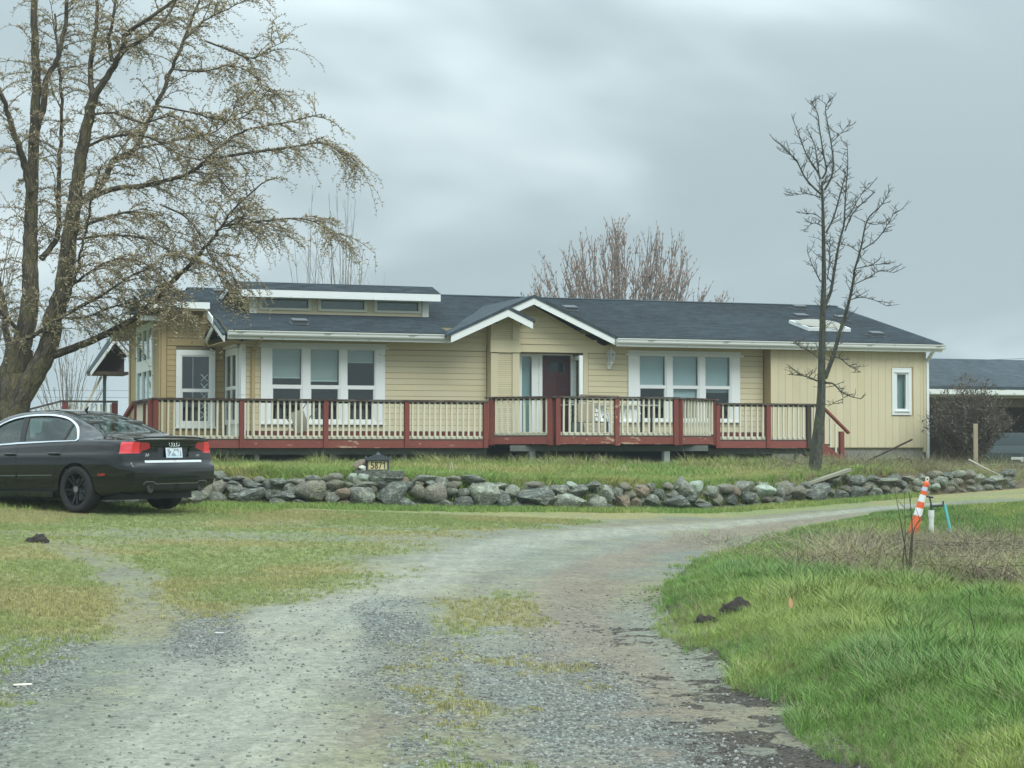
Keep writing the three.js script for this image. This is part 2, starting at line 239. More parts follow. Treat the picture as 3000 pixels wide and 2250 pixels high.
// a group of sash windows: outer casing, crown, and units [u0,u1,blind drop upper (0..1), blind in lower]
function windowUnit(o, w, units, { crown = true, rail = [2.77, 2.86], glassY = [2.07, 3.68], blindMat = mBlind, parent = house, sill = true } = {}) {
  const [u0, u1, y0, y1] = o, g = [], top = crown ? y1 - 0.13 : y1;
  const us = units.map((q) => [q[0], q[1]]);
  let x = u0; for (const [a, b] of us) { g.push(box(x, a - 0.03, y0, top, w, w + 0.045)); x = b + 0.03; } g.push(box(x, u1, y0, top, w, w + 0.045));
  for (const [a, b] of us) g.push(box(a - 0.03, b + 0.03, glassY[1] + 0.03, top, w, w + 0.045), box(a - 0.03, b + 0.03, y0, glassY[0] - 0.03, w, w + 0.045));
  if (sill) g.push(box(u0 - 0.02, u1 + 0.02, y0 - 0.035, y0 - 0.002, w, w + 0.07));
  const win = mesh('window', M(g, Rh() * 3, Rh()), mWhite, parent);
  if (crown) mesh('crown', M([box(u0 - 0.02, u1 + 0.02, y1 - 0.128, y1, w, w + 0.055), box(u0 - 0.08, u1 + 0.08, y1 - 0.12, y1 - 0.088, w + 0.057, w + 0.10)]), mWhite, win);
  units.forEach(([a, b, drop, low]) => {
    const f = [box(a - 0.03, a, glassY[0] - 0.03, glassY[1] + 0.03, w - 0.05, w + 0.03), box(b, b + 0.03, glassY[0] - 0.03, glassY[1] + 0.03, w - 0.05, w + 0.03), box(a, b, glassY[1], glassY[1] + 0.03, w - 0.05, w + 0.03), box(a, b, glassY[0] - 0.03, glassY[0], w - 0.05, w + 0.03)];
    if (rail) f.push(box(a, b, rail[0], rail[1], w - 0.045, w + 0.024), box(a, a + 0.022, glassY[0], rail[0], w - 0.045, w + 0.01), box(b - 0.022, b, glassY[0], rail[0], w - 0.045, w + 0.01));
    mesh('sash', M(f), mWhite, win);
    if (rail) { mesh('pane', M(box(a, b, rail[1], glassY[1], w - 0.02, w - 0.016)), mGlass, win); mesh('pane', M(box(a + 0.022, b - 0.022, glassY[0], rail[0], w - 0.03, w - 0.026)), mGlass, win); }
    else mesh('pane', M(box(a, b, glassY[0], glassY[1], w - 0.02, w - 0.016)), mGlass, win);
    const slats = []; const y1b = glassY[1], y0b = lerp(glassY[1], rail ? rail[1] : glassY[0], drop);
    if (drop > 0) { for (let y = y1b; y > y0b; y -= 0.026) { const s = box(a + 0.01, b - 0.01, -0.001, 0.001, -0.014, 0.014); s.rotateX(0.95); s.translate(0, y, w - 0.09); slats.push(s); } slats.push(box(a + 0.01, b - 0.01, y0b - 0.03, y0b, w - 0.1, w - 0.075)); }
    if (low > 0) for (let y = rail[0] + 0.06; y > lerp(rail[0], glassY[0], low); y -= 0.026) { const s = box(a + 0.01, b - 0.01, -0.001, 0.001, -0.014, 0.014); s.rotateX(0.95); s.translate(0, y, w - 0.09); slats.push(s); }
    if (slats.length) mesh('blind', M(slats), blindMat, win);
  });
  return win;
}
{
  // ---- walls of the main front, plane z = 0
  const wl = [-6.11, -3.17, 1.98, 3.83], wr = [3.0, 6.02, 2.07, 3.80];
  const cutL = [-5.9, -3.37, 2.05, 3.70], cutR = [3.25, 5.8, 2.13, 3.69];
  wallShell('wall', -6.52, -0.62, 1.45, 3.92, -0.002, [cutL]);
  lapWall(-6.44, -0.66, 1.80, 3.70, 0, [wl]);
  mesh('frieze_board', M(box(-6.44, -0.66, 3.715, 3.90, 0, 0.028)), mTan, house);
  wallShell('wall', 1.83, 6.70, 1.45, 3.92, -0.002, [cutR]);
  lapWall(1.96, 6.68, 1.80, 3.70, 0, [wr]);
  mesh('frieze_board', M(box(1.83, 6.68, 3.715, 3.90, 0, 0.028)), mTan, house);
  mesh('corner_trim', M(box(1.82, 1.945, 1.80, 3.71, 0, 0.04)), mTan2, house);
  mesh('corner_trim', M(box(-6.56, -6.45, 1.62, 3.90, -0.1, 0.035)), mWhite, house);
  mesh('skirt_board', M([box(-6.54, 0.3, 1.45, 1.79, 0, 0.03), box(1.83, 6.70, 1.45, 1.79, 0, 0.03)]), std({ map: woodTex([92, 48, 40], [118, 66, 54], [0, 0, 0], 0, 61), roughness: 0.9 }), house);
  windowUnit(wl, 0.022, [[-5.84, -5.16, 0.78, 0], [-4.945, -4.27, 0.86, 0], [-4.07, -3.42, 0.32, 0]]);
  windowUnit(wr, 0.022, [[3.305, 3.99, 0.97, 0.0], [4.19, 4.88, 1.0, 0.35], [5.075, 5.75, 1.0, 0.12]], { rail: [2.87, 2.95], glassY: [2.14, 3.66], blindMat: mBlindW });
  // dim rooms behind the glass
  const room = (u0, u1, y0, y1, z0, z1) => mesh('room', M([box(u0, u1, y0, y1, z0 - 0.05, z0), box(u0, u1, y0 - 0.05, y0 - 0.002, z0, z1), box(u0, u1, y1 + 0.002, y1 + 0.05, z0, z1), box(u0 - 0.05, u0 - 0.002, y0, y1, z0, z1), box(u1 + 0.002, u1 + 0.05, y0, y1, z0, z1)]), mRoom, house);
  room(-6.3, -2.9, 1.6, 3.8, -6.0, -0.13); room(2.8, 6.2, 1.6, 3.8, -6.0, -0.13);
  // ---- entry: bump-out column, recessed door
  const cw = 0.3;
  mesh('entry_column', M([box(-0.62, 0.06, 1.57, 4.42, -0.1, cw - 0.02)]), mBacking, house);
  mesh('corner_trim', M([box(-0.64, -0.46, 1.6, 3.66, cw - 0.018, cw + 0.022), box(-0.10, 0.08, 1.6, 3.66, cw - 0.018, cw + 0.022), box(-0.64, -0.46, 3.98, 4.36, cw - 0.018, cw + 0.022), box(-0.10, 0.08, 3.98, 4.46, cw - 0.018, cw + 0.022)]), mTan2, house);
  mesh('column_band', M([box(-0.65, 0.09, 3.73, 3.975, cw - 0.018, cw + 0.024), box(-0.66, 0.10, 3.68, 3.728, cw - 0.018, cw + 0.05)]), mTan, house);
  for (let y = 1.62; y < 3.66; y += 0.052) { const m = mesh('siding_board', boardGeo(0.355, 0.046, 0.012, Math.floor(Rh() * 3)), pick(tans), house); m.position.set(-0.28, y + 0.023, cw - 0.012); }
  for (let y = 3.98; y < 4.5; y += 0.052) { const m = mesh('siding_board', boardGeo(0.355, 0.046, 0.012, Math.floor(Rh() * 3)), pick(tans), house); m.position.set(-0.28, y + 0.023, cw - 0.012); }
  mesh('column_side', M([box(0.061, 0.075, 1.57, 4.42, -0.5, cw - 0.02), box(-0.638, -0.622, 1.57, 4.42, -0.1, cw - 0.02)]), mTan, house);
  // recess
  const dz = -0.45;
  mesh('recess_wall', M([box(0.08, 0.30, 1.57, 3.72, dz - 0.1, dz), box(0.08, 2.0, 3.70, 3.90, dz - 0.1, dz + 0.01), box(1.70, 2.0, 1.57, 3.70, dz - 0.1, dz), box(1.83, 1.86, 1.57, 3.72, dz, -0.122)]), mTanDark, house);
  mesh('header_board', M(box(0.08, 1.83, 3.715, 3.90, -0.03, 0.028)), mTan, house);
  mesh('porch_ceiling', M(box(0.08, 1.9, 3.72, 3.75, dz, -0.032)), mSoffit, house);
  const side = mesh('sidelight', M([box(0.30, 0.395, 1.6, 3.70, dz + 0.002, dz + 0.05), box(0.65, 0.83, 1.6, 3.70, dz + 0.002, dz + 0.05), box(0.395, 0.65, 3.63, 3.70, dz, dz + 0.05), box(0.395, 0.65, 1.6, 1.72, dz, dz + 0.05)]), mWhite, house);
  mesh('pane', M(box(0.395, 0.65, 1.72, 3.63, dz + 0.01, dz + 0.016)), mGlass, side); mesh('curtain', M(box(0.395, 0.65, 1.72, 3.63, dz - 0.1, dz - 0.08)), std({ color: rgb(0.30, 0.40, 0.40) }), side);
  mesh('door_frame', M([box(0.835, 0.92, 1.57, 3.70, dz + 0.002, dz + 0.06), box(1.665, 1.72, 1.57, 3.70, dz + 0.002, dz + 0.06), box(0.92, 1.665, 3.665, 3.70, dz + 0.002, dz + 0.06)]), mWhite, house);
  const door = mesh('front_door', M([box(0.92, 1.665, 1.6, 3.665, dz - 0.03, dz + 0.012), box(1.0, 1.26, 2.75, 3.15, dz + 0.013, dz + 0.02), box(1.33, 1.59, 2.75, 3.15, dz + 0.013, dz + 0.02), box(1.0, 1.26, 1.8, 2.6, dz + 0.013, dz + 0.02), box(1.33, 1.59, 1.8, 2.6, dz + 0.013, dz + 0.02)]), mDoor, house);
  { const s = new THREE.Shape(); s.absarc(0, 0, 0.25, 0, Math.PI); s.lineTo(0.25, 0); const g = new THREE.ExtrudeGeometry(s, { depth: 0.008, bevelEnabled: false, curveSegments: 16 }); g.translate(1.295, 3.27, dz + 0.013); mesh('fanlight', g, new THREE.MeshPhysicalMaterial({ color: rgb(0.02, 0.03, 0.035), roughness: 0.05 }), door); }
  mesh('door_handle', rod(V(1.6, 2.55, dz + 0.02), V(1.6, 2.55, dz + 0.07), 0.03, 0.03, 10), std({ color: rgb(0.5, 0.45, 0.3), metalness: 1, roughness: 0.3 }), door);
  // storm door standing open against the right of the recess
  const st = mesh('storm_door', M([box(-0.045, 0.045, 0, 2.02, 0, 0.03), box(-0.045, 0.045, 0, 2.02, 0.62, 0.70), box(-0.02, 0.02, 0, 0.75, 0.03, 0.62), box(-0.025, 0.025, 1.92, 2.02, 0.03, 0.62)]), mWhite, house);
  st.position.set(1.735, 1.62, dz + 0.05); st.rotation.y = -0.10;
  mesh('pane', M(box(-0.004, 0.004, 0.75, 1.92, 0.03, 0.62)), mGlass, st);
  mesh('door_closer', rod(V(-0.05, 0.98, 0.3), V(-0.05, 0.98, 0.72), 0.014), mBlack, st);
  // ---- gable over the entry and the smaller one in front of it
  const gb = { u: 0.332, y: 4.90, s: 0.447, z: 0.6 }, gs = { u: -0.425, y: 4.58, s: 0.46, z: 0.92 };
  // gable infill boards
  const infill = (y) => { const r = (4.86 - y) / gb.s; return r > 0 ? [Math.max(-1.75, gb.u - r), Math.min(2.3, gb.u + r)] : null; };
  wallShell('gable_wall', 0, 0, 0, 0, 0.018, [], 0.1, mTan, [[-1.9, 3.88], [2.38, 3.88], [gb.u, 4.94]].map((p) => new THREE.Vector2(...p)));
  for (const [a, b] of [[-1.75, -0.66], [0.08, 2.3]]) lapWall(0, 0, 3.905, 4.8, 0.03, [], { range: (y) => { const r = infill(y); if (!r) return null; const q = [Math.max(a, r[0]), Math.min(b, r[1])]; return q[1] > q[0] ? q : null; } });
  // bargeboards
  const rake = (name, u0, y0, u1, y1, z, drop = 0.17, thick = 0.035) => { const s = new THREE.Shape([[u0, y0], [u1, y1], [u1, y1 - drop], [u0, y0 - drop]].map((p) => new THREE.Vector2(...p))); const g = new THREE.ExtrudeGeometry(s, { depth: thick, bevelEnabled: false }); g.translate(0, 0, z); return mesh(name, M(g, Rh() * 2, Rh() * 2), mWhite, house); };
  rake('bargeboard', gb.u, 4.985, 2.42, 4.055, gb.z); rake('bargeboard', -0.45, 4.985 - 0.447 * 0.782, gb.u, 4.985, gb.z);
  rake('bargeboard', -1.83, 4.02, gs.u, 4.66, gs.z); rake('bargeboard', gs.u, 4.66, 0.19, 4.38, gs.z);
  // gable roofs: two sloping slabs each, running back into the main roof
  const slab = (u0, y0, u1, y1, z0, z1, th = 0.07) => { const s = new THREE.Shape([[u0, y0], [u1, y1], [u1, y1 + th], [u0, y0 + th]].map((p) => new THREE.Vector2(...p))); const g = new THREE.ExtrudeGeometry(s, { depth: z1 - z0, bevelEnabled: false }); g.translate(0, 0, z0); return g; };
  mesh('gable_roof', M([slab(gb.u, 4.975, 2.50, 4.975 - 0.447 * 2.168, -3.2, gb.z + 0.06), slab(-1.9, 4.975 - 0.447 * 2.232, gb.u, 4.975, -3.2, gb.z + 0.06)]), mShingle, house);
  mesh('gable_roof', M([slab(gs.u, 4.665, 0.24, 4.665 - 0.457 * 0.665, -1.6, gs.z + 0.06), slab(-1.95, 4.665 - 0.457 * 1.525, gs.u, 4.665, -1.6, gs.z + 0.06)]), mShingle, house);
  mesh('gable_soffit', M([slab(gb.u, 4.955, 2.40, 4.955 - 0.447 * 2.068, 0.06, gb.z, 0.012), slab(-0.45, 4.955 - 0.447 * 0.782, gb.u, 4.955, 0.06, gb.z, 0.012), slab(gs.u, 4.64, 0.2, 4.64 - 0.457 * 0.625, 0.06, gs.z, 0.012), slab(-1.8, 4.64 - 0.457 * 1.375, gs.u, 4.64, 0.06, gs.z, 0.012)]), mSoffit, house);

  // ---- garage end: grooved vertical planks on a plane 0.4 m forward
  const gz = 0.4, gw = [10.13, 10.70, 2.25, 3.46];
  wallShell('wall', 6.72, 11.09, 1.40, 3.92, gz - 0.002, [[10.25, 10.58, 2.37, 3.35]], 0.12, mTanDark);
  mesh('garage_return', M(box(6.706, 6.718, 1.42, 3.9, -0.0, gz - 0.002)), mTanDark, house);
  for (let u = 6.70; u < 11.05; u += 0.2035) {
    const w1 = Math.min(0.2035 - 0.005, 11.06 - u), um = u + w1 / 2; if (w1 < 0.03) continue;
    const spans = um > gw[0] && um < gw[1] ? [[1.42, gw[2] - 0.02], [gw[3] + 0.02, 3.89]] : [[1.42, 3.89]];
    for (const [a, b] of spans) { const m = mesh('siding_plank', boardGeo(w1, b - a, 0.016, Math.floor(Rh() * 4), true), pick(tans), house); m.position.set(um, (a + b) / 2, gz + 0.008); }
  }
  mesh('corner_trim', M([box(11.06, 11.14, 1.30, 3.9, gz - 0.1, gz + 0.03)]), mTan2, house);
  { const win = mesh('window', M([box(gw[0], gw[0] + 0.1, gw[2], gw[3], gz + 0.002, gz + 0.05), box(gw[1] - 0.1, gw[1], gw[2], gw[3], gz + 0.002, gz + 0.05), box(gw[0] + 0.1, gw[1] - 0.1, gw[3] - 0.11, gw[3], gz + 0.002, gz + 0.05), box(gw[0] + 0.1, gw[1] - 0.1, gw[2], gw[2] + 0.1, gz + 0.002, gz + 0.05), box(gw[0] + 0.07, gw[1] - 0.07, gw[2] + 0.085, gw[2] + 0.105, gz + 0.051, gz + 0.08), box(gw[0] + 0.07, gw[1] - 0.07, gw[3] - 0.125, gw[3] - 0.105, gz + 0.051, gz + 0.07)]), mWhite, house);
    mesh('sash', M([box(10.232, 10.285, 2.352, 3.348, gz - 0.04, gz + 0.03), box(10.545, 10.598, 2.352, 3.348, gz - 0.04, gz + 0.03), box(10.285, 10.545, 3.29, 3.348, gz - 0.04, gz + 0.03), box(10.285, 10.545, 2.352, 2.41, gz - 0.04, gz + 0.03)]), mWhite, win);
    mesh('pane', M(box(10.285, 10.545, 2.41, 3.29, gz - 0.01, gz - 0.006)), mGlass, win); mesh('curtain', M(box(10.24, 10.59, 2.36, 3.34, gz - 0.16, gz - 0.14)), std({ color: rgb(0.34, 0.42, 0.40) }), win); }
  const found = mesh('foundation', M(box(6.75, 11.08, 0.75, 1.41, gz - 0.3, gz - 0.05)), mConcrete, house);
  mesh('foundation_vent', M([box(7.95, 8.55, 1.16, 1.36, gz - 0.048, gz - 0.03)]), mBlack, found);
  { const fan = []; for (let i = 0; i < 5; i++) { const a = lerp(0.35, 2.79, i / 4); fan.push(bar(V(8.25, 1.17, gz - 0.02), V(8.25 + Math.cos(a) * 0.24, 1.17 + Math.sin(a) * 0.17, gz - 0.02), 0.02, 0.035)); } mesh('vent_grille', M(fan), std({ color: rgb(0.5, 0.53, 0.5) }), found); }
  // outer shell: right gable wall, back wall, floor edge
  wallShell('rear_wall', -5.5, 11.1, 1.0, 3.95, -9.6, [], 0.12, mTan);
  { const g = M(box(11.02, 11.10, 1.0, 3.95, -9.6, gz - 0.1)); mesh('end_wall', g, mTan, house); const s = new THREE.Shape([[-9.6, 3.95], [gz, 3.95], [-4.7, 5.2]].map((p) => new THREE.Vector2(...p))); const t = new THREE.ExtrudeGeometry(s, { depth: 0.08, bevelEnabled: false }); t.rotateY(-Math.PI / 2); t.translate(11.1, 0, 0); mesh('gable_wall', t, mTan, house); }

  // ---- main roof: shingle courses with real butt edges
  const slope = (p00, p10, p11, p01, n) => {
    const pos = [], uv = [], L = p00.distanceTo(p01); const at = (s, t) => { const a = p00.clone().lerp(p10, s), b = p01.clone().lerp(p11, s); return a.lerp(b, t); };
    const nrm = p10.clone().sub(p00).cross(p01.clone().sub(p00)).normalize();
    for (let i = 0; i < n; i++) {
      const t0 = i / n, t1 = (i + 1) / n, A = at(0, t0).addScaledVector(nrm, 0.014), B = at(1, t0).addScaledVector(nrm, 0.014), C = at(1, t1), D2 = at(0, t1), A0 = at(0, t0), B0 = at(1, t0);
      for (const [p, u, v] of [[A, 0, t0], [B, 1, t0], [C, 1, t1], [A, 0, t0], [C, 1, t1], [D2, 0, t1], [A0, 0, t0], [B0, 1, t0], [B, 1, t0], [A0, 0, t0], [B, 1, t0], [A, 0, t0]]) { pos.push(p.x, p.y, p.z); uv.push(p.x, v * L); }
    }
    const g = new THREE.BufferGeometry(); g.setAttribute('position', new THREE.Float32BufferAttribute(pos, 3)); g.setAttribute('uv', new THREE.Float32BufferAttribute(uv, 2)); g.computeVertexNormals(); return g;
  };
  const E = 4.06, RY = 5.43, RZ = -4.8, ez = 0.78;
  const ry = (z) => E + (RY - E) * (ez - z) / (ez - RZ);
  const roof = mesh('roof', merge([slope(V(-7.02, E, ez), V(-1.78, E, ez), V(-1.78, RY, RZ), V(-7.02, RY, RZ), 40), slope(V(2.44, E, ez), V(11.46, E, ez), V(11.46, RY, RZ), V(2.44, RY, RZ), 40), slope(V(-1.78, ry(-0.1), -0.1), V(2.44, ry(-0.1), -0.1), V(2.44, RY, RZ), V(-1.78, RY, RZ), 34), slope(V(11.46, E, 2 * RZ - ez), V(-7.02, E, 2 * RZ - ez), V(-7.02, RY, RZ), V(11.46, RY, RZ), 40)]), mShingle, house);
  const under = (z0, y0, z1, y1, u0, u1, th = 0.1) => { const s = new THREE.Shape([[z0, y0 - th], [z1, y1 - th], [z1, y1 - 0.004], [z0, y0 - 0.004]].map((p) => new THREE.Vector2(...p))); const g = new THREE.ExtrudeGeometry(s, { depth: u1 - u0, bevelEnabled: false }); g.rotateY(-Math.PI / 2); g.translate(u1, 0, 0); return g; };
  mesh('roof_deck', M([under(ez - 0.03, E, RZ, RY, -6.98, -1.80), under(ez - 0.03, E, RZ, RY, 2.46, 11.42), under(-0.11, ry(-0.11), RZ, RY, -1.79, 2.45), under(RZ, RY, 2 * RZ - ez, E, -6.98, 11.42)]), mSoffit, roof);
  { const caps = []; for (let u = -7.0; u < 11.4; u += 0.16) { const g = box(u, u + 0.2, -0.012, 0.006, -0.13, 0.0); g.rotateX(-0.24); g.translate(0, RY + 0.026, RZ); const q = box(u, u + 0.2, -0.012, 0.006, 0.0, 0.13); q.rotateX(0.24); q.translate(0, RY + 0.026, RZ); caps.push(g, q); } mesh('ridge_cap', M(caps), mShingle, roof); }
  // eave: soffit, fascia, gutter
  const gutter = (u0, u1) => {
    const s = new THREE.Shape([[0, 0], [0.075, 0], [0.095, 0.03], [0.10, 0.07], [0.12, 0.10], [0.12, 0.118], [0.11, 0.118], [0.11, 0.105], [0.09, 0.07], [0.085, 0.035], [0.07, 0.012], [0.01, 0.012], [0, 0.10]].map((p) => new THREE.Vector2(...p)));
    const g = new THREE.ExtrudeGeometry(s, { depth: u1 - u0, bevelEnabled: false }); g.rotateY(-Math.PI / 2); g.scale(1, 1, 1); g.translate(u1, 3.925, ez - 0.055);   // profile x becomes z
    const e = [0, 1].map((k) => box(k ? u1 - 0.004 : u0, k ? u1 : u0 + 0.004, 3.93, 4.03, ez - 0.05, ez + 0.05));
    const o = mesh('gutter', M([g, ...e]), mGutter, house); return o;
  };
  gutter(-7.0, -1.72); gutter(2.40, 11.48);
  mesh('fascia', M([box(-7.0, -1.75, 3.855, 4.02, ez - 0.09, ez - 0.058), box(2.42, 11.44, 3.855, 4.02, ez - 0.09, ez - 0.058)]), mWhite, house);
  mesh('soffit', M([box(-6.95, -1.75, 3.90, 3.925, 0.03, ez - 0.092), box(2.42, 11.42, 3.90, 3.925, 0.03, ez - 0.092)]), mSoffit, house);
  mesh('bargeboard', M(under(ez - 0.05, E + 0.01, RZ, RY + 0.01, 11.425, 11.45, 0.17)), mWhite, house);
  mesh('bargeboard', M([under(-0.55, 4.42, -2.25, 4.95, -7.135, -7.10, 0.17)]), mWhite, house);
  // downspouts
  mesh('downspout', M([box(-6.33, -6.25, 1.7, 3.62, 0.05, 0.11), bar(V(-6.29, 3.63, 0.08), V(-6.22, 3.90, ez - 0.06), 0.075, 0.055)]), mTanDark, house);
  mesh('downspout', M([box(11.15, 11.22, 1.15, 3.62, gz - 0.02, gz + 0.04), bar(V(11.18, 3.62, gz), V(11.18, 3.9, ez - 0.05), 0.07, 0.055)]), mWhite, house);

  // ---- small gable return at the left end of the eave
  { const u0 = -7.04, u1 = -6.45, pk = [-0.65, 4.33], f = [0.62, 3.93], b = [-1.95, 3.92];
    const r = (name, p, q, mat, th, ua, ub, lift) => { const s = new THREE.Shape([[p[0], p[1] + lift], [q[0], q[1] + lift], [q[0], q[1] + lift - th], [p[0], p[1] + lift - th]].map((e) => new THREE.Vector2(...e))); const g = new THREE.ExtrudeGeometry(s, { depth: ub - ua, bevelEnabled: false }); g.rotateY(-Math.PI / 2); g.translate(ub, 0, 0); return mesh(name, M(g), mat, house); };
    r('bargeboard', pk, f, mWhite, 0.14, u0 - 0.035, u0 - 0.002, 0); r('bargeboard', pk, b, mWhite, 0.14, u0 - 0.035, u0 - 0.002, 0);
    r('eave_return_roof', pk, f, mShingle, 0.05, u0 - 0.06, u1, 0.054); r('eave_return_roof', pk, b, mShingle, 0.05, u0 - 0.06, -6.42, 0.054);
    mesh('eave_return_soffit', M(box(u0, -6.42, 3.79, 3.81, -1.85, 0.55)), mTanDark, house);
    const s = new THREE.Shape([[-1.85, 3.82], [0.5, 3.82], [-0.65, 4.18]].map((e) => new THREE.Vector2(...e))); const g = new THREE.ExtrudeGeometry(s, { depth: 0.03, bevelEnabled: false }); g.rotateY(-Math.PI / 2); g.translate(-6.6, 0, 0); mesh('gable_wall', M(g), mTanDark, house); }
  // ---- side wall of the jog (faces left) with its window
  { const wallG = M([box(-6.56, -6.50, 1.45, 1.98, -1.75, -0.1), box(-6.56, -6.50, 3.66, 3.90, -1.75, -0.1), box(-6.56, -6.50, 1.98, 3.66, -0.28, -0.1)]); mesh('side_wall', wallG, mWhite, house);
    const win = mesh('window', M([box(-6.60, -6.562, 1.95, 3.70, -0.42, -0.24), box(-6.60, -6.562, 1.95, 3.70, -1.76, -1.68), box(-6.60, -6.562, 3.56, 3.72, -1.68, -0.42), box(-6.60, -6.562, 1.95, 2.06, -1.68, -0.42), box(-6.59, -6.55, 2.06, 3.56, -1.09, -1.0), box(-6.59, -6.55, 2.76, 2.84, -1.68, -1.09), box(-6.59, -6.55, 2.76, 2.84, -1.0, -0.42), box(-6.66, -6.602, 3.725, 3.79, -1.8, -0.16)]), mWhite, house);
    for (const [a, b] of [[-1.68, -1.09], [-1.0, -0.42]]) for (const [c, d] of [[2.06, 2.76], [2.84, 3.56]]) mesh('pane', M(box(-6.57, -6.566, c, d, a, b)), mGlass, win);
     }
  // ---- set-back wall to the left, taller, with one tall window
  { const w = -1.75, o = [-7.76, -6.84, 1.90, 3.71];
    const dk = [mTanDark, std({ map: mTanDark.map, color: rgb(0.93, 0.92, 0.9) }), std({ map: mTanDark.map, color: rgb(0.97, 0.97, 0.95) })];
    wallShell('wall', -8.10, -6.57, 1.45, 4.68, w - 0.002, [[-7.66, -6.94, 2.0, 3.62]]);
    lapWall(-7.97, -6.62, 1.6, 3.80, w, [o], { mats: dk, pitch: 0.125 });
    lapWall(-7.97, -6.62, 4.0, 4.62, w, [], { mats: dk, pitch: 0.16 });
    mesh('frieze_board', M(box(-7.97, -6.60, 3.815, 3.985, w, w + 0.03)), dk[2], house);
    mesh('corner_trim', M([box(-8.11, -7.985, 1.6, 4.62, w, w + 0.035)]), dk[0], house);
    windowUnit(o, w + 0.022, [[-7.62, -6.98, 0.0, 0]], { crown: false, rail: [2.72, 2.80], glassY: [2.04, 3.56] });
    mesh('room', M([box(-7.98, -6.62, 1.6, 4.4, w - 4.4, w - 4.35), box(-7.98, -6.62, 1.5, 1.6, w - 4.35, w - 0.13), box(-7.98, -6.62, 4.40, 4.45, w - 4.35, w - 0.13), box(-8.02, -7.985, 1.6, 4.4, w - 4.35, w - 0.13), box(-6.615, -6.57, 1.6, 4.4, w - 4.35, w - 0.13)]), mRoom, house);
    { const lat = []; for (let i = 0; i < 5; i++) { lat.push(bar(V(-7.16 + 0.0, 2.1 + i * 0.22, w - 0.06), V(-6.99, 2.27 + i * 0.22, w - 0.06), 0.012, 0.022), bar(V(-6.99, 2.1 + i * 0.22, w - 0.066), V(-7.16, 2.27 + i * 0.22, w - 0.066), 0.012, 0.022)); } mesh('lattice', M(lat), std({ color: rgb(0.6, 0.64, 0.6) }), house); }
    // left end wall with its tall stacked windows
    mesh('side_wall', M([box(-8.12, -8.04, 1.4, 4.7, -2.75, w - 0.01), box(-8.12, -8.04, 1.4, 4.7, -6.9, -5.4), box(-8.12, -8.04, 1.4, 2.2, -5.4, -2.75), box(-8.12, -8.04, 4.45, 4.7, -5.4, -2.75)]), mTanDark, house);
    const g = [box(-8.17, -8.122, 2.2, 4.45, -2.85, -2.72), box(-8.17, -8.122, 2.2, 4.45, -5.45, -5.3), box(-8.17, -8.122, 2.2, 2.34, -5.3, -2.85), box(-8.17, -8.122, 4.30, 4.45, -5.3, -2.85), box(-8.165, -8.10, 3.28, 3.56, -5.3, -2.85)];
    for (const z of [-3.66, -4.48]) g.push(box(-8.16, -8.10, 2.34, 3.28, z - 0.06, z + 0.06), box(-8.16, -8.10, 3.56, 4.30, z - 0.06, z + 0.06));
    const win = mesh('window', M(g), mWhite, house);
    for (const [a, b] of [[-5.3, -4.54], [-4.42, -3.72], [-3.6, -2.85]]) for (const [c, d] of [[2.34, 3.28], [3.56, 4.30]]) { mesh('pane', M(box(-8.135, -8.131, c, d, a, b)), mGlass, win); mesh('blind', M(box(-8.08, -8.075, c, d, a, b)), mBlindW, win); }
    mesh('corner_trim', M([box(-8.15, -8.122, 1.5, 4.65, -6.92, -6.7), box(-8.15, -8.122, 1.5, 4.65, -2.05, w + 0.03)]), mTanDark, house);
    // its roof: front eave, ridge, back slope, boards
    const E2 = [-1.05, 4.80], R2 = [-2.65, 5.20], B2 = [-7.1, 4.30];
    const rr = mesh('roof', merge([slope(V(-8.62, E2[1], E2[0]), V(-7.09, E2[1], E2[0]), V(-7.09, R2[1], R2[0]), V(-8.62, R2[1], R2[0]), 12), slope(V(-7.09, B2[1], B2[0]), V(-8.62, B2[1], B2[0]), V(-8.62, R2[1], R2[0]), V(-7.09, R2[1], R2[0]), 30)]), mShingle, house);
    mesh('roof_deck', M([under(E2[0] - 0.03, E2[1], R2[0], R2[1], -8.58, -7.12), under(R2[0], R2[1], B2[0], B2[1], -8.58, -7.12)]), mSoffit, rr);
    mesh('fascia', M(box(-8.60, -7.09, 4.645, 4.795, E2[0] - 0.028, E2[0])), mWhite, house);
    mesh('bargeboard', M([under(E2[0], E2[1] + 0.01, R2[0], R2[1] + 0.01, -8.61, -8.582, 0.16), under(R2[0], R2[1] + 0.01, B2[0], B2[1] + 0.01, -8.61, -8.582, 0.16)]), mWhite, house);
    mesh('soffit', M(box(-8.55, -7.1, 4.60, 4.63, w + 0.01, E2[0] - 0.03)), mSoffit, house);
    mesh('pent_roof', M([bar(V(-8.95, 4.55, -3.4), V(-8.13, 4.62, -3.4), 3.6, 0.05)]), mShingle, house); mesh('fascia', M([box(-8.99, -8.96, 4.38, 4.52, -5.2, -1.6), box(-8.96, -8.13, 4.38, 4.50, -1.62, -1.59)]), mWhite, house);
    mesh('skirt_board', M(box(-8.1, -6.57, 1.2, 1.58, w, w + 0.03)), mTanDark, house); }
